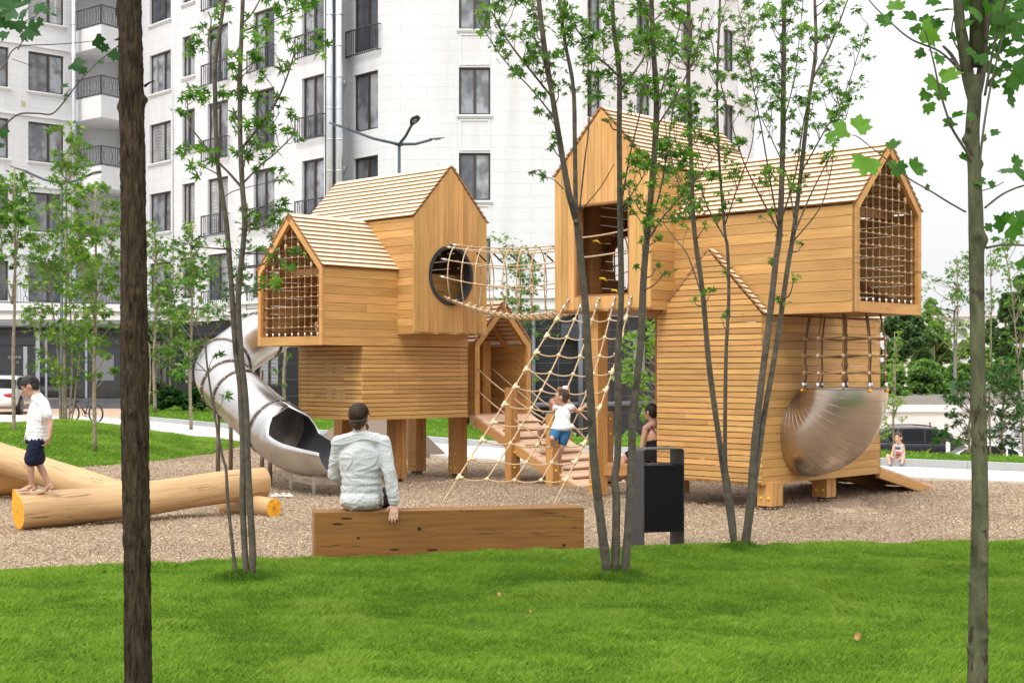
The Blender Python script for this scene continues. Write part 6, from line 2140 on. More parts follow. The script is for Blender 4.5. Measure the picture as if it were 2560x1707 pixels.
# rough dark trunk at the left
def rough_trunk(t, pts, Y, widths, mat, amp, seed, n=64, rows=420, ridges=11, z_extra=()):
    px = catmull([Vector((x, y, 0)) for x, y in pts], 8)
    ws = np.interp(np.linspace(0, 1, len(px)), np.linspace(0, 1, len(widths)), widths)
    L = len(px); ys = np.array([p.y for p in px]); xs = np.array([p.x for p in px])
    o = np.argsort(ys); yy = np.linspace(ys.min(), ys.max(), rows)
    cx = np.interp(yy, ys[o], xs[o]); wv = np.interp(yy, ys[o], ws[o])
    X = (cx - 1280) / F * Y; Z = CZ + (HY - yy) / F * Y; Rr = wv / 2 * Y / F
    a = np.linspace(0, math.tau, n, endpoint=False)
    A, ZZ = np.meshgrid(a, Z)
    r = np.random.default_rng(seed)
    d = np.zeros_like(A)
    for k in range(14):
        m_ = r.integers(5, ridges * 2 + 2); fz = r.uniform(4, 26); ph = r.uniform(0, 6)
        d += np.sin(m_ * A + 1.6 * np.sin(fz * ZZ + ph) + ph * 3 + 2.5 * np.sin(1.7 * ZZ + k)) / 14 ** .5
    d = np.abs(d) ** .8 * -1 + .5
    g = r.normal(0, .25, d.shape)
    Rf = Rr[:, None] * (1 + amp * d + amp * .35 * g)
    for (py, aa, hh, rad_) in z_extra:
        z0 = CZ + (HY - py) / F * Y
        dz = (ZZ - z0) / rad_; da = (np.angle(np.exp(1j * (A - aa)))) / (rad_ / Rr.mean())
        Rf = Rf + hh * np.exp(-(dz ** 2 + da ** 2))
    V = np.stack([X[:, None] + np.cos(A) * Rf, Y + np.sin(A) * Rf, ZZ], -1).reshape(-1, 3)
    i = np.arange(rows - 1)[:, None] * n; j = np.arange(n)[None]
    Fq = np.stack([i + j, i + (j + 1) % n, i + n + (j + 1) % n, i + n + j], -1).reshape(-1, 4)
    return np_mesh('trunk', V, Fq, mat, t, smooth=True)


t1 = thing('oak_tree', 'thick dark furrowed trunk at the left of the lawn, nearest to the camera', 'tree')
rough_trunk(t1, [(322, -120), (326, 100), (330, 300), (334, 569), (335, 850), (338, 1137), (343, 1400), (346, 1780)], 6.0, [54, 58, 60, 61, 66, 66, 65, 67], M['bark_dark'], .12, 5,
            z_extra=[(135, 4.9, .012, .03), (385, 4.6, .014, .035), (735, 5.2, .014, .03), (825, 4.6, .02, .035), (1028, 4.9, .014, .03), (250, 0.1, .02, .02), (30, 2.9, .012, .04), (1345, 4.2, .012, .03), (268, 3.1, .014, .02)])
mb = MB(); mb.tube([W(362, 216, 6), W(372, 208, 5.98), W(386, 202, 5.96)], [.006, .004, .002], 6); mb.build('twig_stub', M['bark_dark'], t1)
def plane_leaves(name, parent, lst, Y, mat, seed, dy=.25):
    r = np.random.default_rng(seed); pos = []; sz = []; ds = []; rn = []
    for it in lst:
        x, y, s = it[:3]; ang = it[3] if len(it) > 3 else r.uniform(200, 340)
        a = math.radians(ang)
        yy = Y + r.uniform(-dy, dy)
        c = W(x - math.cos(a) * s * .25, y + math.sin(a) * s * .25, yy)
        pos.append(tuple(c)); sz.append(s * .62 * Y / F); ds.append((math.cos(a), r.uniform(-.5, .3), math.sin(a))); rn.append(it[4] if len(it) > 4 else r.uniform(.1, .6))
    o = leaf_cloud(name, parent, 'plane', np.array(pos), np.array(sz), mat, seed=seed, dirs=ds, face_cam=.9, rnd=np.array(rn))
    return o
for b_, w0, w1 in (([(-20, 345), (20, 305), (50, 285), (95, 284), (130, 285), (160, 255), (190, 215), (240, 160), (300, 112)], 5, 3), ([(160, 250), (166, 235), (176, 222)], 3, 2), ([(-20, 190), (10, 165), (30, 128), (60, 115), (130, 112), (200, 107), (232, 103)], 4, 1.5), ([(30, 148), (80, 165), (120, 174)], 2, 1),
                   ([(45, 125), (58, 95), (55, 60), (90, 40), (115, 5)], 3, 2)):
    mb = MB(); Q = catmull([W(x, y, 5.7 + .3 * max(0, x) / 300) for x, y in b_], 5); mb.tube(Q, [(w0 + (w1 - w0) * i / (len(Q) - 1)) / 2 * 5.8 / F for i in range(len(Q))], 7); mb.build('branch', M['bark_maple'], t1)
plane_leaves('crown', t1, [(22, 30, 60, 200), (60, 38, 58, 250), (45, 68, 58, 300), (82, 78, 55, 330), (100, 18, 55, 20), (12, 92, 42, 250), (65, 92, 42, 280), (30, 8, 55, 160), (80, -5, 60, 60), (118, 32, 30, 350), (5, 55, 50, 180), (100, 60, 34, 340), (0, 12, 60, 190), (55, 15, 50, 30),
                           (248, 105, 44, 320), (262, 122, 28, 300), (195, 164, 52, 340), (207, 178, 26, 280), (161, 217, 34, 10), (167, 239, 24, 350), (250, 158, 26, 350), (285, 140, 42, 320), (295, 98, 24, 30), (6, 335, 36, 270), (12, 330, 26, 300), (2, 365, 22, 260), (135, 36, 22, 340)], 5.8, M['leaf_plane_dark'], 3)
# plane tree on the right
t2 = thing('plane_tree', 'plane tree with smooth greenish trunk and large lobed leaves at the right', 'tree')
rough_trunk(t2, [(2432, 190), (2436, 250), (2431, 330), (2436, 430), (2440, 560), (2443, 800), (2448, 1100), (2450, 1300), (2446, 1500), (2444, 1780)], 6.0, [40, 34, 35, 32, 37, 36, 38, 41, 46, 53], M['bark_plane'], .03, 9, rows=300,
            z_extra=[(350, 3.3, .02, .02), (410, .2, .016, .02), (600, .1, .02, .03), (590, 4.6, .014, .02), (1400, 4.9, .01, .015), (1575, .1, .012, .012), (1590, 5.1, .01, .015), (1620, 3.3, .01, .015), (1255, 4.2, .008, .01), (1455, 3.1, .012, .01)])
for b_, w0, w1, dz in (([(2436, 250), (2420, 190), (2408, 109), (2400, 60), (2393, -40)], 34, 24, 0), ([(2440, 245), (2452, 190), (2458, 130), (2466, 55), (2480, -30)], 26, 16, .1), ([(2462, 240), (2478, 150), (2492, 80), (2520, -20)], 7, 5, -.1),
                       ([(2447, 432), (2420, 385), (2385, 330), (2372, 300), (2350, 230), (2335, 160), (2322, 110), (2312, 75)], 8, 3, -.25), ([(2414, 530), (2370, 505), (2330, 480), (2270, 445), (2230, 410), (2180, 370), (2145, 343), (2130, 338)], 5, 2, -.3), ([(2400, 178), (2380, 140), (2357, 115)], 12, 6, 0),
                       ([(2402, 180), (2350, 130), (2280, 100), (2230, 60), (2180, 10), (2160, -20)], 6, 3, .2), ([(2462, 520), (2500, 490), (2535, 472), (2575, 460)], 6, 4, 0), ([(2465, 620), (2510, 612), (2575, 614)], 7, 5, 0), ([(2440, 480), (2480, 470), (2510, 455)], 3, 2, -.1), ([(2445, 470), (2450, 400), (2462, 300), (2480, 200), (2500, 120), (2515, 50)], 7, 4, -.12),
                       ([(2470, 210), (2490, 190), (2530, 170), (2575, 165)], 5, 3, 0), ([(2382, 150), (2350, 140), (2320, 125)], 4, 2, 0), ([(2470, 620), (2440, 608), (2430, 590)], 6, 4, .1), ([(2405, 140), (2380, 90), (2385, 40)], 5, 3, .1)):
    mb = MB(); Q = catmull([W(x, y, 6 + dz * i / len(b_)) for i, (x, y) in enumerate(b_)], 5); mb.tube(Q, [(w0 + (w1 - w0) * i / (len(Q) - 1)) / 2 * 6 / F for i in range(len(Q))], 9 if w0 > 10 else 7); mb.build('branch', M['bark_maple'] if w0 < 30 else M['bark_plane'], t2)
pl = [(2243, 12, 50, 70, .8), (2215, 58, 44, 200), (2222, 42, 30, 300), (2200, 50, 34, 180), (2275, 48, 62, 170), (2320, 50, 50, 40), (2325, 88, 85, 340, .85), (2300, 135, 42, 200), (2345, 60, 46, 20), (2360, 25, 66, 20), (2330, 5, 50, 200), (2375, 190, 78, 20, .85), (2330, 215, 60, 220, .7), (2310, 240, 42, 240), (2355, 240, 46, 300), (2322, 272, 46, 280, .7),
      (2395, 288, 50, 20), (2372, 310, 44, 200), (2430, 292, 30, 30), (2415, 392, 34, 60), (2458, 345, 34, 100), (2488, 333, 36, 10), (2155, 312, 60, 40, .85), (2100, 330, 60, 190, .8), (2075, 345, 34, 210, .8), (2162, 415, 78, 250, .9), (2238, 362, 52, 40), (2205, 380, 34, 20), (2250, 425, 46, 320), (2295, 418, 56, 30), (2228, 415, 36, 300), (2318, 470, 20, 330),
      (2450, 452, 46, 340), (2480, 460, 26, 30), (2515, 425, 60, 180), (2550, 440, 74, 330), (2540, 400, 40, 60), (2500, 552, 58, 150), (2540, 575, 62, 330), (2490, 600, 36, 200), (2525, 545, 44, 60), (2556, 660, 40, 300), (2470, 570, 34, 170), (2560, 545, 50, 20),
      (2450, 150, 46, 280), (2418, 60, 46, 30), (2470, 42, 66, 200), (2510, 25, 66, 40), (2550, 40, 60, 330), (2500, 85, 60, 300), (2545, 98, 58, 350), (2530, 135, 58, 200), (2495, 120, 48, 30), (2545, 195, 72, 330), (2520, 225, 50, 230), (2480, 212, 40, 200), (2440, 105, 36, 20), (2480, 0, 60, 100), (2430, 15, 50, 60), (2540, 0, 60, 30), (2515, 170, 50, 330), (2470, 170, 40, 310), (2450, 85, 40, 200), (2405, 15, 40, 170), (2460, 20, 60, 120), (2520, 60, 64, 160), (2475, 95, 54, 20), (2548, 75, 60, 250), (2500, 45, 60, 90), (2440, 40, 50, 240), (2515, 110, 56, 30), (2555, 165, 56, 300), (2490, 180, 44, 250), (2530, 255, 48, 320), (2425, -5, 60, 100), (2500, -10, 60, 60), (2550, 15, 60, 140), (2395, 45, 44, 210), (2510, 200, 50, 40), (2465, 130, 48, 340),
      (2490, 145, 40, 180), (2380, 95, 34, 200), (2345, 150, 40, 250), (2290, 75, 36, 300), (2485, 60, 50, 250), (2530, 65, 50, 280), (2555, 130, 40, 300), (2455, 60, 44, 320), (2425, 130, 30, 220), (2555, 10, 40, 300), (2495, 10, 44, 200)]
plane_leaves('crown', t2, pl, 6.0, M['leaf_plane'], 8, .16)

# saplings behind
def sap(label, px, base, top, Y, crowns, leaf=14, mat='leaf_sap', w=(10, 4), seed=0, extra=(), group='saplings along the building', kind='maple', bark='bark_sap', name='sapling', per=10):
    st = [([(px, base), (px - 3, base * .7 + top * .3), (px + 2, base * .4 + top * .6), (px, top)], w[0], w[1])] + list(extra)
    cl = []
    for k, (x0, y0, x1, y1, n, rad) in enumerate(crowns): cl += region((x0, y0, x1, y1), n, rad, per, seed * 10 + k)
    return tree(name, label, st, cl, kind, leaf * 1.35, Y, M[mat], M[bark], seed=seed, spread=.8, group=group, knots=False, twig=.006, sides=8, dense=1.6)


sap('thin sapling at the left edge of the grass mound', 36, 1110, 420, 26, [(-30, 440, 80, 560, 22, 26), (-20, 540, 70, 660, 22, 22), (0, 440, 60, 500, 8, 18)], 20, seed=51, w=(11, 4), mat='leaf_maple', extra=[([(30, 760), (10, 680), (0, 560)], 5, 2), ([(30, 760), (40, 640), (50, 520)], 6, 2)])
sap('tall sapling right of centre on the grass mound, left of the dark trunk', 238, 1128, 470, 24.5, [(180, 560, 300, 720, 26, 24), (190, 460, 280, 580, 16, 20), (170, 700, 290, 860, 18, 20), (210, 850, 280, 960, 6, 14)], 21, seed=52, w=(11, 4), extra=[([(236, 800), (215, 700), (190, 580)], 5, 2), ([(236, 760), (262, 680), (280, 600)], 4, 2)])
sap('many-stemmed young maple with reddish lower leaves behind the grass mound', 165, 1062, 420, 35, [(90, 560, 230, 700, 40, 26), (130, 320, 210, 560, 40, 20), (70, 640, 240, 840, 46, 26), (100, 820, 240, 960, 26, 22), (60, 520, 140, 640, 12, 20)], 17, seed=53, w=(8, 4),
    extra=[([(152, 1062), (146, 900), (130, 760), (110, 640)], 6, 3), ([(158, 1062), (160, 880), (170, 700), (185, 560)], 6, 3), ([(172, 1062), (180, 920), (176, 780), (160, 600)], 6, 3), ([(178, 1062), (192, 950), (205, 820), (215, 700)], 5, 2), ([(148, 1062), (150, 980), (122, 900), (105, 840)], 5, 2)])
sap('sapling with pale leaves behind the thick dark trunk', 388, 1030, 600, 46, [(370, 600, 440, 760, 30, 22), (350, 740, 440, 900, 34, 22), (365, 540, 400, 640, 8, 14)], 13, seed=54, w=(10, 4))
sap('dark leaved small tree in front of the granite wall left of the tube slide', 428, 1015, 700, 50, [(395, 700, 475, 840, 30, 26), (400, 820, 470, 960, 30, 24), (430, 600, 500, 700, 12, 20)], 13, 'leaf_dark', seed=55, w=(6, 3))
sap('pale sapling with a straight trunk left of the tube slide', 478, 1074, 590, 35, [(440, 650, 540, 800, 26, 24), (455, 560, 500, 660, 10, 16), (440, 780, 530, 880, 12, 20)], 16, seed=56, w=(9, 4))
sap('bare thin sapling between the mound and the path', 374, 1085, 860, 33, [(365, 960, 385, 1010, 3, 10)], 12, seed=57, w=(6, 3))
sap('ash-like sapling rising behind the left playhouse roof', 680, 880, 500, 30, [(668, 500, 720, 600, 12, 16), (540, 640, 620, 800, 22, 22), (590, 540, 640, 640, 8, 16)], 13, 'leaf_dark', seed=58, w=(5, 3), extra=[([(600, 1010), (598, 850), (590, 700)], 6, 3)])
sap('young tree trunk showing between the slide and the slatted base', 712, 1010, 780, 47, [(690, 850, 735, 960, 5, 14)], 12, seed=59, w=(9, 5))
sap('small light green tree behind the rope bridge', 1300, 1108, 620, 44, [(1260, 640, 1340, 780, 30, 22), (1220, 740, 1370, 860, 22, 22), (1230, 590, 1300, 700, 12, 16), (1320, 830, 1345, 960, 4, 10)], 13, 'leaf_sap', seed=60, w=(7, 3))
sap('light green young tree between the tower post and the slatted house', 1640, 1150, 800, 40, [(1560, 830, 1640, 960, 26, 20), (1600, 940, 1650, 1040, 12, 16), (1610, 800, 1650, 860, 8, 14)], 14, 'leaf_young', seed=61, w=(6, 3))
sap('slender yellowish sapling beside the funnel slide', 2236, 1150, 830, 24.6, [(2205, 1040, 2260, 1100, 7, 12), (2222, 900, 2252, 1040, 14, 11), (2228, 820, 2250, 900, 7, 8), (2210, 960, 2262, 1010, 5, 10)], 11, 'leaf_young', seed=62, w=(7, 2), per=8)
sap('dark green young hornbeam right of the plane trunk', 2507, 1140, 900, 25, [(2470, 890, 2560, 1000, 26, 22), (2460, 990, 2560, 1100, 26, 22), (2480, 1080, 2530, 1120, 5, 16)], 16, 'leaf_dark', seed=63, w=(8, 4))
sap('dark green young hornbeam left of the plane trunk', 2425, 1140, 940, 25.4, [(2380, 940, 2440, 1060, 22, 20), (2350, 1060, 2430, 1110, 14, 16), (2330, 1090, 2360, 1105, 3, 10)], 16, 'leaf_dark', seed=64, w=(7, 4))
sap('tall thin sapling with airy crown right of the plane trunk', 2476, 1140, 620, 24.8, [(2440, 640, 2560, 760, 24, 20), (2460, 760, 2560, 860, 12, 18), (2480, 600, 2570, 660, 10, 18)], 12, 'leaf_maple', seed=65, w=(6, 2), extra=[([(2560, 1150), (2545, 900), (2525, 700), (2510, 620)], 5, 2)])
sap('airy sapling crown left of the plane trunk above the garage', 2392, 1010, 640, 40, [(2300, 680, 2420, 780, 26, 18), (2340, 780, 2430, 900, 20, 18), (2380, 640, 2430, 700, 8, 14), (2300, 740, 2350, 800, 6, 14)], 11, 'leaf_maple', seed=66, w=(5, 3))


def clump_tree(name, label, px, base_y, top_y, wpx, Y, mat, n, seed, shape='round', group='trees beyond the garage', lpx=8, cat='tree'):
    """far tree: trunk and many leaf tufts on lumpy masses"""
    r = np.random.default_rng(seed)
    t = thing(name, label, cat, group=group)
    b = W(px, base_y, Y); tp = W(px, top_y, Y); H = tp.z - b.z; Wd_ = wpx * Y / F
    mb = MB(); mb.tube([b - UP * .5, b + UP * H * .5, b + UP * H * .92], [H * .022, H * .014, H * .004], 7)
    for k in range(5):
        a = r.uniform(0, math.tau); z = H * r.uniform(.25, .6); mb.tube([b + UP * z, b + UP * (z + H * .2) + Vector((math.cos(a), math.sin(a), 0)) * Wd_ * .3], [H * .009, H * .003], 5)
    mb.build('trunk', M['bark_sap'], t)
    m = 26 if shape == 'round' else 34
    cs = []; rs = []
    for k in range(m):
        f = r.random(); a = r.uniform(0, math.tau)
        if shape == 'poplar': z = H * (.12 + .88 * f); rad = Wd_ / 2 * (1 - f ** 2.2) * .9 + .05
        elif shape == 'bush': z = H * (.05 + .8 * f); rad = Wd_ / 2 * math.sqrt(max(.05, 1 - (f) ** 2))
        else: z = H * (.28 + .68 * f); rad = Wd_ / 2 * math.sqrt(max(.04, 1 - (2 * f - .9) ** 2 * .95))
        q = math.sqrt(r.random()); cs.append([b.x + math.cos(a) * rad * q, b.y + math.sin(a) * rad * q, b.z + z]); rs.append(Wd_ * r.uniform(.10, .19) if shape != 'poplar' else Wd_ * r.uniform(.16, .26))
    cs = np.array(cs); rs = np.array(rs)
    n = int(n * 1.8); k = r.integers(0, m, n); v = r.normal(0, 1, (n, 3)); v /= np.linalg.norm(v, axis=1)[:, None]
    pos = cs[k] + v * rs[k][:, None] * (r.random(n) ** .35)[:, None] * np.array([1, 1, .8])
    rn = (.35 + .4 * (v[:, 2]) * .5 + r.normal(0, .2, n) + (np.sin(k * 12.9) * .18)).clip(0, 1)
    leaf_cloud('crown', t, 'small', pos, np.full(n, lpx * .95 * Y / F) * r.uniform(.6, 1.3, n), M[mat], seed=seed, rnd=rn)
    return t


far = [('broad dark green tree directly behind the garage at its left end', 2255, 1000, 770, 150, 95, 'leaf_far_dark', 5200, 'round'),
       ('mid green rounded tree behind the garage, left of the distant lamp', 2335, 1000, 800, 120, 98, 'leaf_far', 4200, 'round'),
       ('bright green bush over the garage roof at its left end', 2235, 1000, 905, 90, 82, 'leaf_far', 2600, 'bush'),
       ('bright green bush over the middle of the garage roof', 2310, 1000, 885, 110, 84, 'leaf_far', 3200, 'bush'),
       ('bright green bush over the garage roof beside the plane trunk', 2395, 1000, 900, 90, 86, 'leaf_far', 2600, 'bush'),
       ('yellowish bush behind the garage right of the plane trunk', 2510, 1000, 880, 90, 88, 'leaf_far', 2400, 'bush'),
       ('dark narrow poplar right of the plane trunk', 2515, 960, 735, 46, 120, 'leaf_far_dark', 3200, 'poplar'),
       ('tall dark poplar at the right edge', 2552, 960, 690, 60, 118, 'leaf_far_dark', 3800, 'poplar'),
       ('small grey green poplar between the plane trunk and the tall poplars', 2478, 960, 800, 40, 125, 'leaf_far_dark', 1800, 'poplar'),
       ('mid green tree behind the distant street lamp', 2430, 980, 850, 100, 105, 'leaf_far', 2600, 'round'),
       ('green tree top showing beside the right roof edge', 2325, 990, 745, 60, 110, 'leaf_far', 1800, 'round')]
for k, (lab, px, by, ty, w, Yd, mt, n, shp) in enumerate(far):
    clump_tree('far_tree' if shp != 'bush' else 'bush', lab, px, by, ty, w, Yd, mt, n, 200 + k, shp, lpx=9, group='trees beyond the garage' if shp != 'bush' else 'bushes beyond the garage', cat='tree' if shp != 'bush' else 'bush')
for k, (lab, px, by, ty, w, Yd, mt, n) in enumerate((
        ('low dark hedge bush left of the slide in front of the granite', 425, 1016, 968, 70, 50, 'leaf_dark', 1400), ('low dark hedge bush beside the slide', 485, 1016, 972, 70, 50, 'leaf_dark', 1400), ('low green bush under the slide bend', 560, 1030, 985, 60, 45, 'leaf_far', 900),
        ('small green shrub behind the planked ramp', 1428, 1118, 1080, 40, 42, 'leaf_far', 500), ('small green shrub left of the seated woman', 1575, 1118, 1078, 50, 40, 'leaf_far', 600), ('small green shrub at the foot of the building behind the posts', 1150, 1062, 1030, 50, 46, 'leaf_dark', 500), ('small green shrub behind the left playhouse posts', 1075, 1060, 1040, 50, 47, 'leaf_dark', 400))):
    clump_tree('shrub', lab, px, by, ty, w, Yd, mt, n, 300 + k, 'bush', group='shrubs along the building', lpx=9, cat='shrub')
# fallen leaves on the lawn
M['dry'] = flat_mat('dry_leaf', (.42, .22, .08), .8)
for k, (px, py, s) in enumerate(((1245, 1485, .022), (1326, 1530, .018), (1476, 1643, .022), (1654, 1633, .026), (2148, 1592, .030), (1849, 1424, .02), (694, 1538, .016), (2250, 1505, .016))):
    Yq = 1.44 * F / (py - HY); p = W(px, py, Yq)
    o = leaf_cloud('fallen_leaf', None, 'plane', np.array([[0, 0, 0.]]), np.array([s]), M['dry'], seed=k + 5, dirs=[(math.cos(k * 2.2), math.sin(k * 2.2), .5)])
    o.location = p; tag(o, 'curled dry brown leaf lying on the green lawn', 'leaf', 'fallen leaves on the lawn')

# the high crowns of the two near trees stand above the picture and shade the lawn
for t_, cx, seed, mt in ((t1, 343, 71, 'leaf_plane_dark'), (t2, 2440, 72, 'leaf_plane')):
    r = np.random.default_rng(seed); b = W(cx, 0, 6.0)
    mb = MB(); z0 = 3.2 if t_ is t1 else 2.9
    mb.tube([(b.x, 6, z0), (b.x + .05, 6.02, 4.6), (b.x, 6, 7.2)], [.047 if t_ is t1 else .03, .04, .012], 10)
    for k in range(14):
        a = r.uniform(0, math.tau); z = r.uniform(4.0, 6.6); L = r.uniform(1.0, 1.9)
        mb.tube([(b.x, 6, z), (b.x + math.cos(a) * L * .5, 6 + math.sin(a) * L * .5, z + .35), (b.x + math.cos(a) * L, 6 + math.sin(a) * L, z + .55)], [.02, .012, .004], 6)
    mb.build('upper_trunk', M['bark_dark'] if t_ is t1 else M['bark_plane'], t_)
    n = 3000; v = r.normal(0, 1, (n, 3)); v /= np.linalg.norm(v, axis=1)[:, None]; q = v * (r.random(n) ** .4)[:, None] * np.array([2.1, 2.0, 1.5])
    pos = q + np.array([b.x, 6.3, 5.9]); pos = pos[pos[:, 2] > 4.35]
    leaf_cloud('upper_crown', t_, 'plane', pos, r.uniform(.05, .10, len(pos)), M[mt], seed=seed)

# ------------------------------------------------------------------ people
M['skin'] = flat_mat('skin', (0.56, 0.33, 0.235), 0.5, nz=.06, nscale=14)
M['skin_tan'] = flat_mat('tanned_skin', (0.44, 0.25, 0.165), 0.5, nz=.06, nscale=14)
M['hair'] = flat_mat('brown_hair', (0.06, 0.03, 0.015), 0.55, nz=.5, nscale=40, bmp=.7, bscale=90)
M['hair_black'] = flat_mat('black_hair', (0.012, 0.009, 0.008), 0.5, nz=.4, nscale=40, bmp=.6, bscale=90)
M['eye'] = flat_mat('dark_eye', (0.02, 0.012, 0.01), 0.2)
M['lip'] = flat_mat('lip', (0.36, 0.13, 0.11), 0.5)


def cloth_mat(name, col, rough=.85, check=0.0):
    m, t, b = newmat(name)
    tc = nd(t, 'ShaderNodeTexCoord').outputs['Object']
    n = noise(t, tc, 7, 4); c = ramp(t, n, [(.3, tuple(x * .9 for x in col)), (.7, col)])
    if check:
        for ax, sc in (('X', 10),):
            w = nd(t, 'ShaderNodeTexWave', wave_type='BANDS', bands_direction=ax); w.inputs['Scale'].default_value = sc
            w.inputs['Distortion'].default_value = .6; w.inputs['Detail'].default_value = 1
            t.links.new(tc, w.inputs[0])
            f = ramp(t, w.outputs[0], [(.82, (0, 0, 0)), (.97, (1, 1, 1))])
            c = mixc(t, mth(t, 'MULTIPLY', f, check), c, tuple(x * .45 for x in col))
    t.links.new(c, b.inputs['Base Color']); b.inputs['Roughness'].default_value = rough; b.inputs['Specular IOR Level'].default_value = .2
    bump(t, b, noise(t, tc, 260, 2), .25, .002)
    return m


M['linen'] = cloth_mat('white_checked_linen', (0.60, 0.61, 0.61), check=.12)
M['white_cloth'] = cloth_mat('white_cotton', (0.78, 0.78, 0.79))
M['navy'] = cloth_mat('navy_cotton', (0.012, 0.018, 0.045))
M['denim'] = cloth_mat('blue_cotton', (0.035, 0.13, 0.27))
M['black_cloth'] = cloth_mat('black_cloth', (0.012, 0.012, 0.014))
M['teal_cloth'] = cloth_mat('grey_blue_cloth', (0.12, 0.19, 0.28))
M['yellow_cloth'] = cloth_mat('yellow_cloth', (0.65, 0.40, 0.05))


def blob(name, parts, voxel, mat, parent, smooth=3, wrinkle=0.0, wsc=14.0, seed=0, wdir=(1, 1, 1)):
    """one continuous skin grown over tapered limbs and ellipsoids"""
    mb = MB()
    for p in parts:
        if p[0] == 't':
            pts = [Vector(q) for q in p[1]]; rd = p[2]; fl = p[3] if len(p) > 3 else 1.0
            Q = []; RR = []
            for i in range(len(pts) - 1):
                for k in range(5):
                    Q.append(pts[i].lerp(pts[i + 1], k / 5)); RR.append(rd[i] + (rd[i + 1] - rd[i]) * k / 5)
            Q.append(pts[-1]); RR.append(rd[-1])
            mb.tube(Q, RR, 14)
            mb.ball(Q[0], RR[0] * .995, n=12, m=8); mb.ball(Q[-1], RR[-1] * .995, n=12, m=8)
            for i in range(1, len(pts) - 1): mb.ball(pts[i], rd[i] * .995, n=12, m=8)
        else:
            mb.ball(p[1], p[2][0], p[2][1], p[2][2], 18, 12, rot=p[3] if len(p) > 3 else None)
    o = mb.build('tmp', mat)
    m_ = o.modifiers.new('r', 'REMESH'); m_.mode = 'VOXEL'; m_.voxel_size = voxel; m_.use_smooth_shade = True
    s_ = o.modifiers.new('s', 'SMOOTH'); s_.factor = .6; s_.iterations = smooth
    dg = bpy.context.evaluated_depsgraph_get(); dg.update()
    me = bpy.data.meshes.new_from_object(o.evaluated_get(dg))
    bpy.data.objects.remove(o)
    if wrinkle:
        n = len(me.vertices); co = np.empty(n * 3); me.vertices.foreach_get('co', co); co = co.reshape(-1, 3)
        no = np.empty(n * 3); me.vertices.foreach_get('normal', no); no = no.reshape(-1, 3)
        from mathutils import noise as mn
        sc = Vector(wdir) * (wsc * .45); d = np.empty(n)
        for i, p in enumerate(co):
            q = Vector((p[0] * sc.x + seed, p[1] * sc.y, p[2] * sc.z))
            w = mn.noise_vector(q * .6) * .9
            a = 1 - abs(mn.noise(q + w)) * 2.6; b_ = 1 - abs(mn.noise(q * 2.3 + w * 1.5)) * 2.6
            d[i] = max(a, 0) ** 3 * 1.0 + max(b_, 0) ** 3 * .45 - .35
        co = co + no * (d * wrinkle)[:, None]
        me.vertices.foreach_set('co', co.ravel())
    me.name = name; me.materials.clear(); me.materials.append(mat)
    q = bpy.data.objects.new(name, me); COL.objects.link(q)
    if parent is not None: q.parent = parent
    return q


def basis(f, up=(0, 0, 1)):
    f = Vector(f).normalized(); s = f.cross(Vector(up)).normalized(); u = s.cross(f)
    return f, s, u, Matrix((s, f, u)).transposed()                # local x = right, y = forward, z = up


def head_parts(c, f, k, up=(0, 0, 1)):
    f, s, u, R3 = basis(f, up); c = Vector(c)
    P = [('e', c + u * .012 * k - f * .008 * k, (.074 * k, .094 * k, .098 * k), R3), ('e', c - u * .055 * k + f * .022 * k, (.052 * k, .066 * k, .060 * k), R3), ('e', c - u * .02 * k + f * .045 * k, (.056 * k, .044 * k, .06 * k), R3),
         ('t', [c + f * .088 * k + u * .008 * k, c + f * .106 * k - u * .024 * k], [.008 * k, .013 * k]), ('e', c + f * .078 * k - u * .094 * k, (.022 * k, .018 * k, .016 * k), R3),
         ('e', c + f * .086 * k - u * .058 * k, (.024 * k, .012 * k, .014 * k), R3)]
    for q in (-1, 1): P.append(('e', c + s * .076 * k * q - u * .01 * k - f * .004 * k, (.011 * k, .02 * k, .032 * k), R3))
    return P


def face(parent, c, f, k, hair, up=(0, 0, 1)):
    f, s, u, R3 = basis(f, up); c = Vector(c)
    for q in (-1, 1):
        mb = MB(); mb.ball(c + f * .083 * k + s * .030 * k * q + u * .006 * k, .011 * k, .008 * k, .006 * k, 8, 6, rot=R3); mb.build('eye', M['eye'], parent)
        mb = MB(); mb.tube([c + f * .086 * k + s * (.014 * k * q) + u * .024 * k, c + f * .080 * k + s * (.046 * k * q) + u * .026 * k], .0035 * k, 5); mb.build('eyebrow', hair, parent)
    mb = MB(); mb.ball(c + f * .094 * k - u * .056 * k, .020 * k, .006 * k, .006 * k, 10, 6, rot=R3); mb.build('mouth', M['lip'], parent)


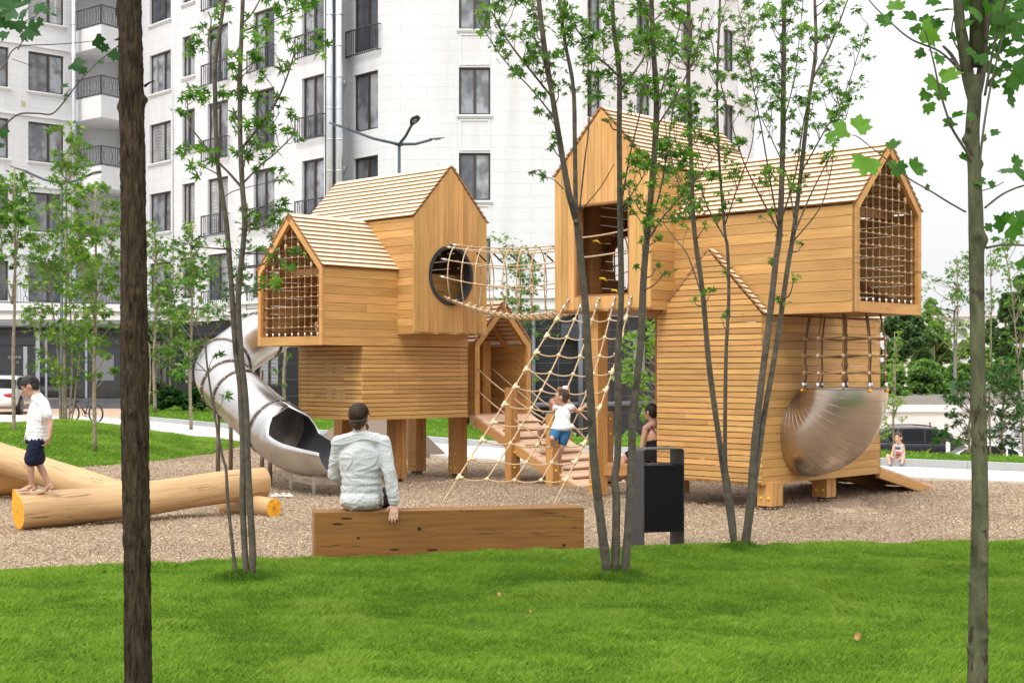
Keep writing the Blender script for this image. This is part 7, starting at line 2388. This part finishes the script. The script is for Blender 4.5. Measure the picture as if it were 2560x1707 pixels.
def hand_parts(w, d, nrm, k, thumb=1, curl=.6, spread=.14):
    """w wrist, d finger direction, nrm direction the palm faces, thumb = side (+1/-1)"""
    d = Vector(d).normalized(); nrm = Vector(nrm); nrm = (nrm - d * nrm.dot(d)).normalized(); s = d.cross(nrm).normalized() * thumb; w = Vector(w)
    P = []
    pc = w + d * .045 * k
    for q in (-1.2, -.4, .4, 1.2): P.append(('t', [w + s * .010 * q * k, w + d * .085 * k + s * .0205 * q * k], [.015 * k, .0125 * k]))
    for i, (q, L) in enumerate(((1.35, .070), (.45, .080), (-.45, .075), (-1.35, .058))):
        b0 = w + d * .086 * k + s * .0225 * q * k; pts = [b0]; dd = (d + s * spread * q * .4).normalized(); a = 0
        for j, fr in enumerate((.45, .32, .23)):
            a = curl * (j + .6 + .12 * i); dj = (dd * math.cos(a) + nrm * math.sin(a)); pts.append(pts[-1] + dj * L * fr * k)
        P.append(('t', pts, [.0092 * k, .0085 * k, .0078 * k, .0066 * k]))
    t0 = w + d * .022 * k + s * .022 * k; P.append(('t', [t0, t0 + (s * .8 + d * .6 + nrm * .25).normalized() * .036 * k, t0 + (s * .8 + d * .6 + nrm * .25).normalized() * .036 * k + (s * .35 + d * .9 + nrm * .35).normalized() * .032 * k], [.0135 * k, .0105 * k, .0082 * k]))
    return P


def foot_parts(a, d, k):
    a = Vector(a); d = Vector(d).normalized(); s = d.cross(UP).normalized()
    P = [('e', a - UP * .045 * k - d * .035 * k, (.030 * k, .036 * k, .034 * k)), ('t', [a - d * .01 * k, a + d * .07 * k - UP * .035 * k, a + d * .13 * k - UP * .055 * k], [.036 * k, .033 * k, .024 * k]),
         ('t', [a + d * .05 * k + s * .015 * k - UP * .055 * k, a + d * .135 * k + s * .022 * k - UP * .06 * k], [.022 * k, .019 * k]), ('t', [a + d * .05 * k - s * .015 * k - UP * .055 * k, a + d * .135 * k - s * .022 * k - UP * .06 * k], [.022 * k, .019 * k])]
    for i, (q, r_) in enumerate(((-1.6, .013), (-.75, .010), (0, .0095), (.75, .009), (1.45, .0085))): P.append(('t', [a + d * .14 * k + s * .018 * q * k - UP * .062 * k, a + d * (.172 - .006 * i) * k + s * .019 * q * k - UP * .066 * k], [r_ * k, r_ * .9 * k]))
    return P


def person(label, J, k, skin, vox, legw=1.0, armw=1.0, hk=None, up=(0, 0, 1), torso=True, group=None, hands=True, feet=True):
    """J: joints in world space. returns the thing; the body is one continuous skin"""
    hk = hk or k
    root = bpy.data.objects.new('person', None); COL.objects.link(root); tag(root, label, 'person')
    if group: root['group'] = group
    P = head_parts(J['head'], J['f'], hk, up)
    nb = Vector(J['neck']); P.append(('t', [Vector(J['head']) - Vector(up) * .05 * hk, nb], [.045 * hk, .052 * hk]))
    sL, sR = Vector(J['sL']), Vector(J['sR']); pel = Vector(J['pelvis']); ch = (sL + sR) / 2
    ax = (sR - sL).normalized(); fw = ax.cross(UP).normalized(); hw = (sR - sL).length / 2
    R3 = Matrix((ax, UP.cross(ax).normalized(), UP)).transposed()
    cm = ch.lerp(pel, .35); cw = ch.lerp(pel, .68)
    dp = J.get('depth', .10 * k)
    P += [('t', [sL, nb - UP * .02 * k, sR], [.046 * k, .06 * k, .046 * k]), ('e', cm, (hw * .93, dp, (ch - pel).length * .40), R3), ('e', cw, (hw * .78, dp * .9, (ch - pel).length * .32), R3), ('e', pel, (hw * .86, dp * 1.05, .085 * k), R3)]
    for sd in 'LR':
        s_, e, w = Vector(J['s' + sd]), Vector(J['e' + sd]), Vector(J['w' + sd])
        P += [('t', [s_, s_.lerp(e, .35), e], [.048 * k * armw, .045 * k * armw, .036 * k * armw]), ('t', [e, e.lerp(w, .3), w], [.036 * k * armw, .037 * k * armw, .024 * k * armw])]
        if hands: P += hand_parts(w, J['hd' + sd], J['hn' + sd], k * 1.0, J.get('th' + sd, 1), J.get('curl' + sd, .5))
        h, kn, a = Vector(J['h' + sd]), Vector(J['k' + sd]), Vector(J['a' + sd])
        P += [('t', [h, h.lerp(kn, .3), kn], [.082 * k * legw, .078 * k * legw, .052 * k * legw]), ('t', [kn, kn.lerp(a, .3), kn.lerp(a, .7), a], [.050 * k * legw, .054 * k * legw, .038 * k * legw, .031 * k * legw])]
        if feet: P += foot_parts(a, J['ft' + sd], k)
    body = blob('body', P, vox, skin, root, 3)
    return root


def torso_cloth(J, k, infl, low=1.0, hem=0.0):
    nb = Vector(J['neck']); sL, sR = Vector(J['sL']), Vector(J['sR']); pel = Vector(J['pelvis']); ch = (sL + sR) / 2
    ax = (sR - sL).normalized(); hw = (sR - sL).length / 2
    R3 = Matrix((ax, UP.cross(ax).normalized(), UP)).transposed(); dp = J.get('depth', .10 * k); h = (ch - pel).length
    P = [('t', [sL, nb - UP * .025 * k, sR], [.046 * k + infl, .056 * k + infl, .046 * k + infl]), ('e', ch.lerp(pel, .35), (hw * .93 + infl, dp + infl, h * .40 + infl), R3)]
    n = 5
    for i in range(n + 1):
        f = .45 + (low - .45) * i / n
        P.append(('e', ch.lerp(pel, f), (hw * .84 + infl + hem * i / n, dp + infl + hem * i / n, h * .16 + .01), R3))
    return P


def sleeve(J, sd, k, infl, frac=1.0):
    s_, e, w = Vector(J['s' + sd]), Vector(J['e' + sd]), Vector(J['w' + sd])
    if frac <= 1: return [('t', [s_, s_.lerp(e, frac)], [.05 * k + infl, .045 * k + infl * 1.3])]
    return [('t', [s_, s_.lerp(e, .5), e], [.050 * k + infl, .045 * k + infl, .038 * k + infl]), ('t', [e, e.lerp(w, .5), e.lerp(w, .92)], [.038 * k + infl, .034 * k + infl, .029 * k + infl])]


def at(px, py, Y): return W(px, py, Y)


# man on the beam
Jm = dict(head=(-1.288, 11.83, 1.205), f=(.28, 1, -.12), neck=(-1.272, 11.82, 1.06), sL=(-1.462, 11.83, .985), sR=(-1.088, 11.82, .985), pelvis=(-1.27, 11.84, .52),
          eL=(-1.515, 11.93, .715), wL=(-1.43, 12.16, .60), hdL=(.2, 1, -.2), hnL=(0, 0, -1), thL=1, curlL=.3,
          eR=(-1.028, 11.75, .735), wR=(-.985, 11.735, .485), hdR=(-.03, -.42, -.9), hnR=(0, 1, -.35), thR=-1, curlR=.12,
          hL=(-1.36, 11.88, .50), hR=(-1.18, 11.88, .50), kL=(-1.42, 12.32, .50), kR=(-1.12, 12.32, .50), aL=(-1.42, 12.40, .10), aR=(-1.10, 12.40, .10), ftL=(-.1, 1, 0), ftR=(.1, 1, 0), depth=.115)
man = person('bearded man in white checked shirt seated on oak beam, back to the camera', Jm, 1.0, M['skin'], .0052)
f_, s_, u_, R3 = basis(Jm['f']); hc = Vector(Jm['head'])
sh_ = torso_cloth(Jm, 1.0, .016, 1.08, .012) + sleeve(Jm, 'L', 1.0, .016, 2) + sleeve(Jm, 'R', 1.0, .018, 2) + [('e', (-1.275, 11.765, .50), (.175, .10, .085))]
blob('shirt', sh_ + [('e', (-1.275, 11.83, .80), (.170, .125, .26))], .006, M['linen'], man, 14, .0085, 19, 5, (.6, .7, 1.3))
blob('trousers', [('e', (-1.27, 11.85, .49), (.19, .15, .085)), ('t', [Jm['hL'], Jm['kL']], [.092, .068]), ('t', [Jm['kL'], Jm['aL']], [.066, .05]), ('t', [Jm['hR'], Jm['kR']], [.092, .068]), ('t', [Jm['kR'], Jm['aR']], [.066, .05])], .009, M['black_cloth'], man, 3, .008, 20, 6)
blob('hair', [('e', hc + u_ * .022 - f_ * .016, (.083, .099, .098), R3), ('e', hc - u_ * .02 - f_ * .040, (.076, .066, .085), R3), ('e', hc - u_ * .072 - f_ * .048, (.050, .036, .04), R3), ('e', hc + u_ * .04 - f_ * .098, (.026, .022, .026), R3)], .0052, M['hair'], man, 2, .006, 45, 7, (.3, .3, 1.5))
blob('beard', [('e', hc - u_ * .082 + f_ * .045, (.062, .062, .055), R3), ('e', hc - u_ * .11 + f_ * .06, (.045, .045, .045), R3)], .0055, M['hair'], man, 2, .006, 50, 8)
face(man, hc, Jm['f'], 1.0, M['hair'])
for sx in (-1.42, -1.10):
    blob('shoe', [('t', [(sx, 12.36, .05), (sx * 1.0, 12.56, .035)], [.05, .042])], .01, M['black_cloth'], man)

# girl on the net
def G(px, py, dy=0.0): return W(px, py, 16.5 + dy)
Jg = dict(head=G(1403, 993), f=(-1, .12, -.08), neck=G(1409, 1014), sL=G(1392, 1019, .04), sR=G(1427, 1018, -.02), pelvis=G(1402, 1074),
          eL=G(1384, 1030, .10), wL=G(1385, 1008, .16), hdL=(-.3, .3, 1), hnL=(-.4, 1, 0), thL=1, curlL=.9,
          eR=G(1446, 1030, .06), wR=G(1459, 1018, .14), hdR=(.8, .4, .75), hnR=(0, 1, -.2), thR=-1, curlR=.9,
          hL=G(1390, 1078), hR=G(1414, 1080), kL=G(1382, 1098, -.05), kR=G(1404, 1118, -.02), aL=G(1381, 1112, .02), aR=G(1394, 1152, .06), ftL=(-.5, .8, 0), ftR=(.7, .7, -.3), depth=.062)
Jg['kL'] = G(1380, 1096, -.14)
gl = person('small girl in a white blouse and blue shorts climbing the rope net', Jg, .56, M['skin_tan'], .0042, legw=1.15, armw=1.1, hk=.86)
f_, s_, u_, R3 = basis(Jg['f']); hc = Jg['head']
blob('hair', [('e', hc + u_ * .018 - f_ * .020, (.069, .078, .084), R3), ('e', hc - u_ * .015 - f_ * .035, (.060, .05, .06), R3), ('e', hc + u_ * .075 - f_ * .055, (.030, .030, .028), R3)], .0048, M['hair'], gl, 2, .004, 60, 3)
mb = MB(); c_ = hc + u_ * .105 - f_ * .058
for a in range(9): mb.ball(c_ + Vector((math.cos(a * .7) * .015, math.sin(a * .7) * .015, .012 * math.sin(a * 2.1))), .018, n=8, m=5)
mb.build('hair_bobble', M['white_cloth'], gl)
face(gl, hc, Jg['f'], .86, M['hair'])
blob('blouse', torso_cloth(Jg, .56, .013, .92, .032) + [('e', G(1427, 1066), (.04, .05, .03)), ('e', G(1390, 1018), (.034, .034, .028)), ('e', G(1430, 1017), (.036, .034, .028))], .005, M['white_cloth'], gl, 1, .005, 22, 4, (1.6, 1, .3))
blob('shorts', [('e', G(1402, 1074), (.105, .086, .065)), ('t', [G(1391, 1077), G(1384, 1092, -.1)], [.066, .056]), ('t', [G(1413, 1080), G(1407, 1103, -.01)], [.066, .060])], .005, M['denim'], gl, 1, .005, 36, 5)

# boy walking on the log
def Bp(px, py, dy=0.0): return W(px, py, 14.12 + dy)
Jb = dict(head=Bp(74, 966), f=(-1, -.28, -.55), neck=Bp(93, 990), sL=Bp(89, 1008, .11), sR=Bp(108, 1008, -.12), pelvis=Bp(90, 1098),
          eL=Bp(78, 1052, .16), wL=Bp(67, 1082, .15), hdL=(-.15, 0, -1), hnL=(-1, 0, 0), thL=1, curlL=.5,
          eR=Bp(127, 1060, -.16), wR=Bp(123, 1094, -.2), hdR=(-.4, 0, -1), hnR=(-1, .2, 0), thR=-1, curlR=.5,
          hL=Bp(88, 1103, .06), hR=Bp(94, 1103, -.06), kL=Bp(98, 1160, .05), kR=Bp(76, 1156, -.05), aL=Bp(124, 1214, .05), aR=Bp(79, 1214, -.02), ftL=(-1, 0, -.3), ftR=(-1, -.12, 0), depth=.08)
by = person('boy in a white polo shirt and navy shorts walking barefoot along the log', Jb, .70, M['skin_tan'], .0048, hk=.90, up=(-.45, 0, 1))
f_, s_, u_, R3 = basis(Jb['f'], (-.45, 0, 1)); hc = Jb['head']
blob('hair', [('e', hc + u_ * .026 - f_ * .014, (.073, .089, .088), R3), ('e', hc - u_ * .01 - f_ * .036, (.068, .058, .062), R3)], .005, M['hair_black'], by, 2, .006, 55, 9)
face(by, hc, Jb['f'], .9, M['hair_black'], (-.45, 0, 1))
blob('polo_shirt', torso_cloth(Jb, .70, .020, .98, .010) + sleeve(Jb, 'L', .70, .016, .55) + sleeve(Jb, 'R', .70, .018, .55) + [('t', [Bp(93, 996), Bp(91, 991)], [.045, .044])], .0055, M['white_cloth'], by, 2, .006, 18, 10, (1, 1, .8))
blob('shorts', [('e', Bp(90, 1098), (.105, .12, .07)), ('t', [Jb['hR'], Bp(79, 1148, -.05)], [.082, .074]), ('t', [Jb['hL'], Bp(95, 1148, .05)], [.078, .07])], .0055, M['navy'], by, 1, .007, 30, 11)

# boy sitting on the kerb
def K(px, py, dy=0.0): return W(px, py, 22.95 + dy)
Jk = dict(head=K(2245, 1094), f=(-.55, -1, -.05), neck=K(2248, 1108), sL=K(2257, 1113), sR=K(2236, 1113), pelvis=K(2247, 1150, .12),
          eL=K(2261, 1132, -.02), wL=K(2252, 1143, -.12), hdL=(-.6, -.5, -.3), hnL=(0, 0, -1), thL=1, curlL=.6,
          eR=K(2231, 1131, -.02), wR=K(2229, 1141, -.16), hdR=(0, -.9, .1), hnR=(0, 0, -1), thR=1, curlR=.8,
          hL=K(2253, 1150, .08), hR=K(2240, 1150, .08), kL=K(2259, 1139, -.16), kR=K(2219, 1139, -.14), aL=K(2253, 1166, -.24), aR=K(2226, 1167, -.24), ftL=(.2, -1, 0), ftR=(-.5, -1, 0), depth=.065)
kb = person('small boy in a printed white vest sitting on the kerb at the right', Jk, .52, M['skin'], .005, legw=1.1, hk=.80)
f_, s_, u_, R3 = basis(Jk['f']); hc = Jk['head']
blob('hair', [('e', hc + u_ * .024 - f_ * .014, (.066, .078, .078), R3), ('e', hc - u_ * .03 - f_ * .036, (.058, .05, .06), R3)], .006, M['hair'], kb, 2, .006, 45, 9)
face(kb, hc, Jk['f'], .80, M['hair'])
vest = blob('vest', torso_cloth(Jk, .52, .010, .9, .004)[1:] + [('t', [K(2253, 1113), K(2240, 1113)], [.030, .030])], .006, M['white_cloth'], kb, 1, .003, 30, 10)
M['print_red'] = flat_mat('coral_print', (.62, .16, .12), .7); M['print_blue'] = flat_mat('dark_blue_print', (.05, .07, .16), .7)
for py, hh, mt, ww in ((1120, .022, 'print_blue', .05), (1122.5, .008, 'print_red', .055), (1131.5, .028, 'print_red', .05), (1137, .008, 'print_blue', .055), (1142, .022, 'print_red', .05)):
    c = K(2245.5, py, -.078 + (py - 1120) * .004); mb = MB(); mb.ball(c, ww, .012, hh, 12, 6); mb.build('print', M[mt], kb)
blob('shorts', [('e', K(2247, 1150, .08), (.085, .08, .04))], .007, M['yellow_cloth'], kb)
for sd in 'LR':
    a = Jk['a' + sd]; d = Vector(Jk['ft' + sd]).normalized()
    blob('sock', [('t', [a + UP * .03, a - UP * .01], [.024, .026])], .006, M['teal_cloth'], kb)
    blob('shoe', [('t', [a - d * .02 - UP * .028, a + d * .085 - UP * .034], [.028, .025])], .006, M['sandal'], kb)

# woman seated beside the slatted house
def Wm(px, py, dy=0.0): return W(px, py, 17.95 + dy)
Jw = dict(head=Wm(1627, 1029), f=(-.75, .65, -.05), neck=Wm(1634, 1055), sL=Wm(1615, 1070, -.02), sR=Wm(1668, 1068, .14), pelvis=Wm(1641, 1150),
          eL=Wm(1608, 1100, -.04), wL=Wm(1602, 1134, -.06), hdL=(-.4, 0, -1), hnL=(1, 0, 0), thL=1, curlL=.4, eR=Wm(1680, 1100, .2), wR=Wm(1672, 1135, .1), hdR=(-1, 0, -.3), hnR=(0, 0, -1), thR=1, curlR=.4,
          hL=Wm(1630, 1150), hR=Wm(1646, 1150, .12), kL=Wm(1562, 1143, .05), kR=Wm(1572, 1140, .3), aL=Wm(1541, 1188, .02), aR=Wm(1560, 1190, .3), ftL=(-1, 0, -.1), ftR=(-1, .2, 0), depth=.095)
wo = person('dark haired woman in a black strap top sitting beside the slatted house wall', Jw, .93, M['skin'], .006, hk=.95)
f_, s_, u_, R3 = basis(Jw['f']); hc = Jw['head']
blob('hair', [('e', hc + u_ * .02 - f_ * .016, (.078, .092, .092), R3), ('e', hc - u_ * .01 - f_ * .04, (.070, .058, .075), R3), ('t', [hc + u_ * .03 - f_ * .09, hc - f_ * .135 - u_ * .03, hc - f_ * .12 - u_ * .16, hc - f_ * .10 - u_ * .24], [.026, .034, .028, .012])], .006, M['hair_black'], wo, 2, .005, 50, 3)
face(wo, hc, Jw['f'], .95, M['hair_black'])
tc_ = [p for p in torso_cloth(Jw, .93, .012, 1.0, .03)][2:]
blob('dress', tc_ + [('e', Wm(1641, 1092, .05), (.15, .115, .07)), ('e', Wm(1640, 1148, .02), (.19, .15, .10)), ('t', [Jw['hL'], Wm(1575, 1141, .06)], [.098, .082]), ('t', [Jw['hR'], Wm(1585, 1139, .3)], [.098, .082])], .008, M['black_cloth'], wo, 2, .005, 25, 4)
mb = MB(); mb.tube([Wm(1621, 1080, -.07), Wm(1619, 1066, -.045), Wm(1622, 1060, .02)], .006, 5); mb.tube([Wm(1640, 1082, -.09), Wm(1625, 1062, -.05)], .006, 5); mb.build('strap', M['black_cloth'], wo)
blob('shoe', [('t', [Jw['aL'] - UP * .085, Jw['aL'] - UP * .09 + Vector((-.16, 0, 0))], [.022, .018])], .007, M['black_cloth'], wo)

# person walking on the path behind the posts
def S(px, z, dy=0.0): v = W(px, 900, 28.6 + dy); return Vector((v.x, v.y, z))
Js = dict(head=S(1036, 1.50), f=(1, .1, 0), neck=S(1036, 1.36), sL=S(1036, 1.29, .17), sR=S(1036, 1.29, -.17), pelvis=S(1036, .86), eL=S(1034, 1.02, .2), wL=S(1038, .80, .2), hdL=(.1, 0, -1), hnL=(0, -1, 0), eR=S(1034, 1.02, -.2), wR=S(1038, .80, -.2), hdR=(.1, 0, -1), hnR=(0, 1, 0), thR=-1,
          hL=S(1036, .84, .08), hR=S(1036, .84, -.08), kL=S(1022, .48, .08), kR=S(1039, .47, -.08), aL=S(1014, .13, .08), aR=S(1041, .12, -.08), ftL=(1, 0, 0), ftR=(-1, -.2, 0))
Js['f'] = (-1, .1, 0); Js['ftL'] = (-1, 0, 0)
sp_ = person('person in black shorts standing on the pale path behind the playhouse posts', Js, .93, M['skin'], .009, hk=.95)
blob('shorts', [('e', S(1036, .86), (.11, .16, .09)), ('t', [Js['hL'], S(1028, .62, .08)], [.10, .09]), ('t', [Js['hR'], S(1038, .60, -.08)], [.10, .09])], .011, M['black_cloth'], sp_)
blob('shirt', [('t', [Js['sL'], Js['sR']], [.07, .07]), ('e', S(1036, 1.15), (.12, .17, .2)), ('e', S(1036, .98), (.115, .16, .14))], .011, M['teal_cloth'], sp_)
f_, s_, u_, R3 = basis(Js['f']); blob('hair', [('e', Js['head'] + u_ * .02 - f_ * .016, (.078, .092, .092), R3)], .009, M['hair'], sp_)
for a in (Js['aL'], Js['aR']): blob('sandal', [('t', [a + Vector((.03, 0, -.095)), a + Vector((-.15, 0, -.1))], [.026, .024])], .008, M['sandal'], sp_)


def strands(parent, c, f, k, n, mat, up=(0, 0, 1), seed=1, low=-.35, crown=(-.75, .66)):
    """fine hair strands running from the crown over the skull"""
    f, s, u, R3 = basis(f, up); c = Vector(c); rr = random.Random(seed)
    cr = (f * crown[0] + u * crown[1]).normalized(); e1 = cr.orthogonal().normalized(); e2 = cr.cross(e1); mb = MB()
    for i in range(n):
        a = rr.uniform(0, math.tau); tw = rr.uniform(-.5, .9); t0 = rr.uniform(0, .9); t1 = min(1.75, t0 + rr.uniform(.5, .9)); pts = []
        for t in np.linspace(t0, t1, 6):
            aa = a + tw * t * .5; d = cr * math.cos(t) + (e1 * math.cos(aa) + e2 * math.sin(aa)) * math.sin(t)
            x, y, z = d.dot(s), d.dot(f), d.dot(u)
            if z < low and y > -.3 or y > .62 and z < .45: break
            q = c + u * .02 * k - f * .018 * k + s * x * .0855 * k + f * y * .1015 * k + u * z * .1005 * k
            pts.append(q + (q - c).normalized() * rr.uniform(-.002, .003) * k)
        if len(pts) > 2: mb.tube(pts, [.0016 * k] * (len(pts) - 1) + [.0006 * k], 3, cap=False)
    mb.build('hair_strands', mat, parent)


M['hair_hi'] = flat_mat('brown_hair_strand', (0.085, 0.045, 0.024), 0.45)
strands(man, Jm['head'], Jm['f'], 1.0, 700, M['hair_hi'], seed=2)
strands(man, Jm['head'], Jm['f'], 1.0, 260, M['hair_black'], seed=3)
strands(gl, Jg['head'], Jg['f'], .84, 260, M['hair_hi'], seed=4, crown=(-.5, .85))
strands(by, Jb['head'], Jb['f'], .88, 320, M['hair_black'], up=(-.45, 0, 1), seed=5)


def small_child(label, c, f, cloth, k=.58, sit=True):
    """crouching child inside a box; c = point under the pelvis on the floor"""
    c = Vector(c); f = Vector(f).normalized(); s = f.cross(UP).normalized()
    q = lambda a, b_, z: c + f * a + s * b_ + UP * z
    J = dict(head=q(.05, 0, .62), f=f, neck=q(.02, 0, .50), sL=q(0, -.11, .46), sR=q(0, .11, .46), pelvis=q(0, 0, .12), eL=q(.10, -.17, .32), eR=q(.10, .17, .32), wL=q(.24, -.12, .36), wR=q(.24, .12, .36), hdL=(f + UP * .4), hdR=(f + UP * .4), hnL=-UP, hnR=-UP, thL=1, thR=-1,
             hL=q(0, -.06, .10), hR=q(0, .06, .10), kL=q(.26, -.10, .26), kR=q(.26, .10, .26), aL=q(.24, -.10, .06), aR=q(.24, .10, .06), ftL=f, ftR=f, depth=.065)
    p = person(label, J, k, M['skin_tan'], .007, hk=.84)
    blob('shirt', [('t', [J['sL'], J['sR']], [.05, .05]), ('e', q(0, 0, .36), (.12, .12, .13)), ('e', q(0, 0, .2), (.11, .11, .12))], .008, M[cloth], p)
    f2, s2, u2, R3 = basis(f); blob('hair', [('e', J['head'] + u2 * .022 - f2 * .016, (.068, .08, .08), R3)], .007, M['hair'], p); face(p, J['head'], f, .84, M['hair'])
    return p


small_child('child in grey blue crouching inside the netted left house behind the ropes', Vector((*C1, 0)) + GB * .20 + GA * .42 + UP * (z_h1b + .035), -GA + GB * .3, 'teal_cloth')
small_child('child crouching on the planked ramp behind the small girl and the ramp post', W(1388, 1090, 20.15) * 1 + UP * (.50 - W(1388, 1090, 20.15).z), (-.6, -.8, 0), 'teal_cloth')
small_child('child seated inside the right tower by the round opening', OT + GB * .62 + GA * 1.75 + UP * (T_zb + .035) , -GA + GB * .5, 'black_cloth')
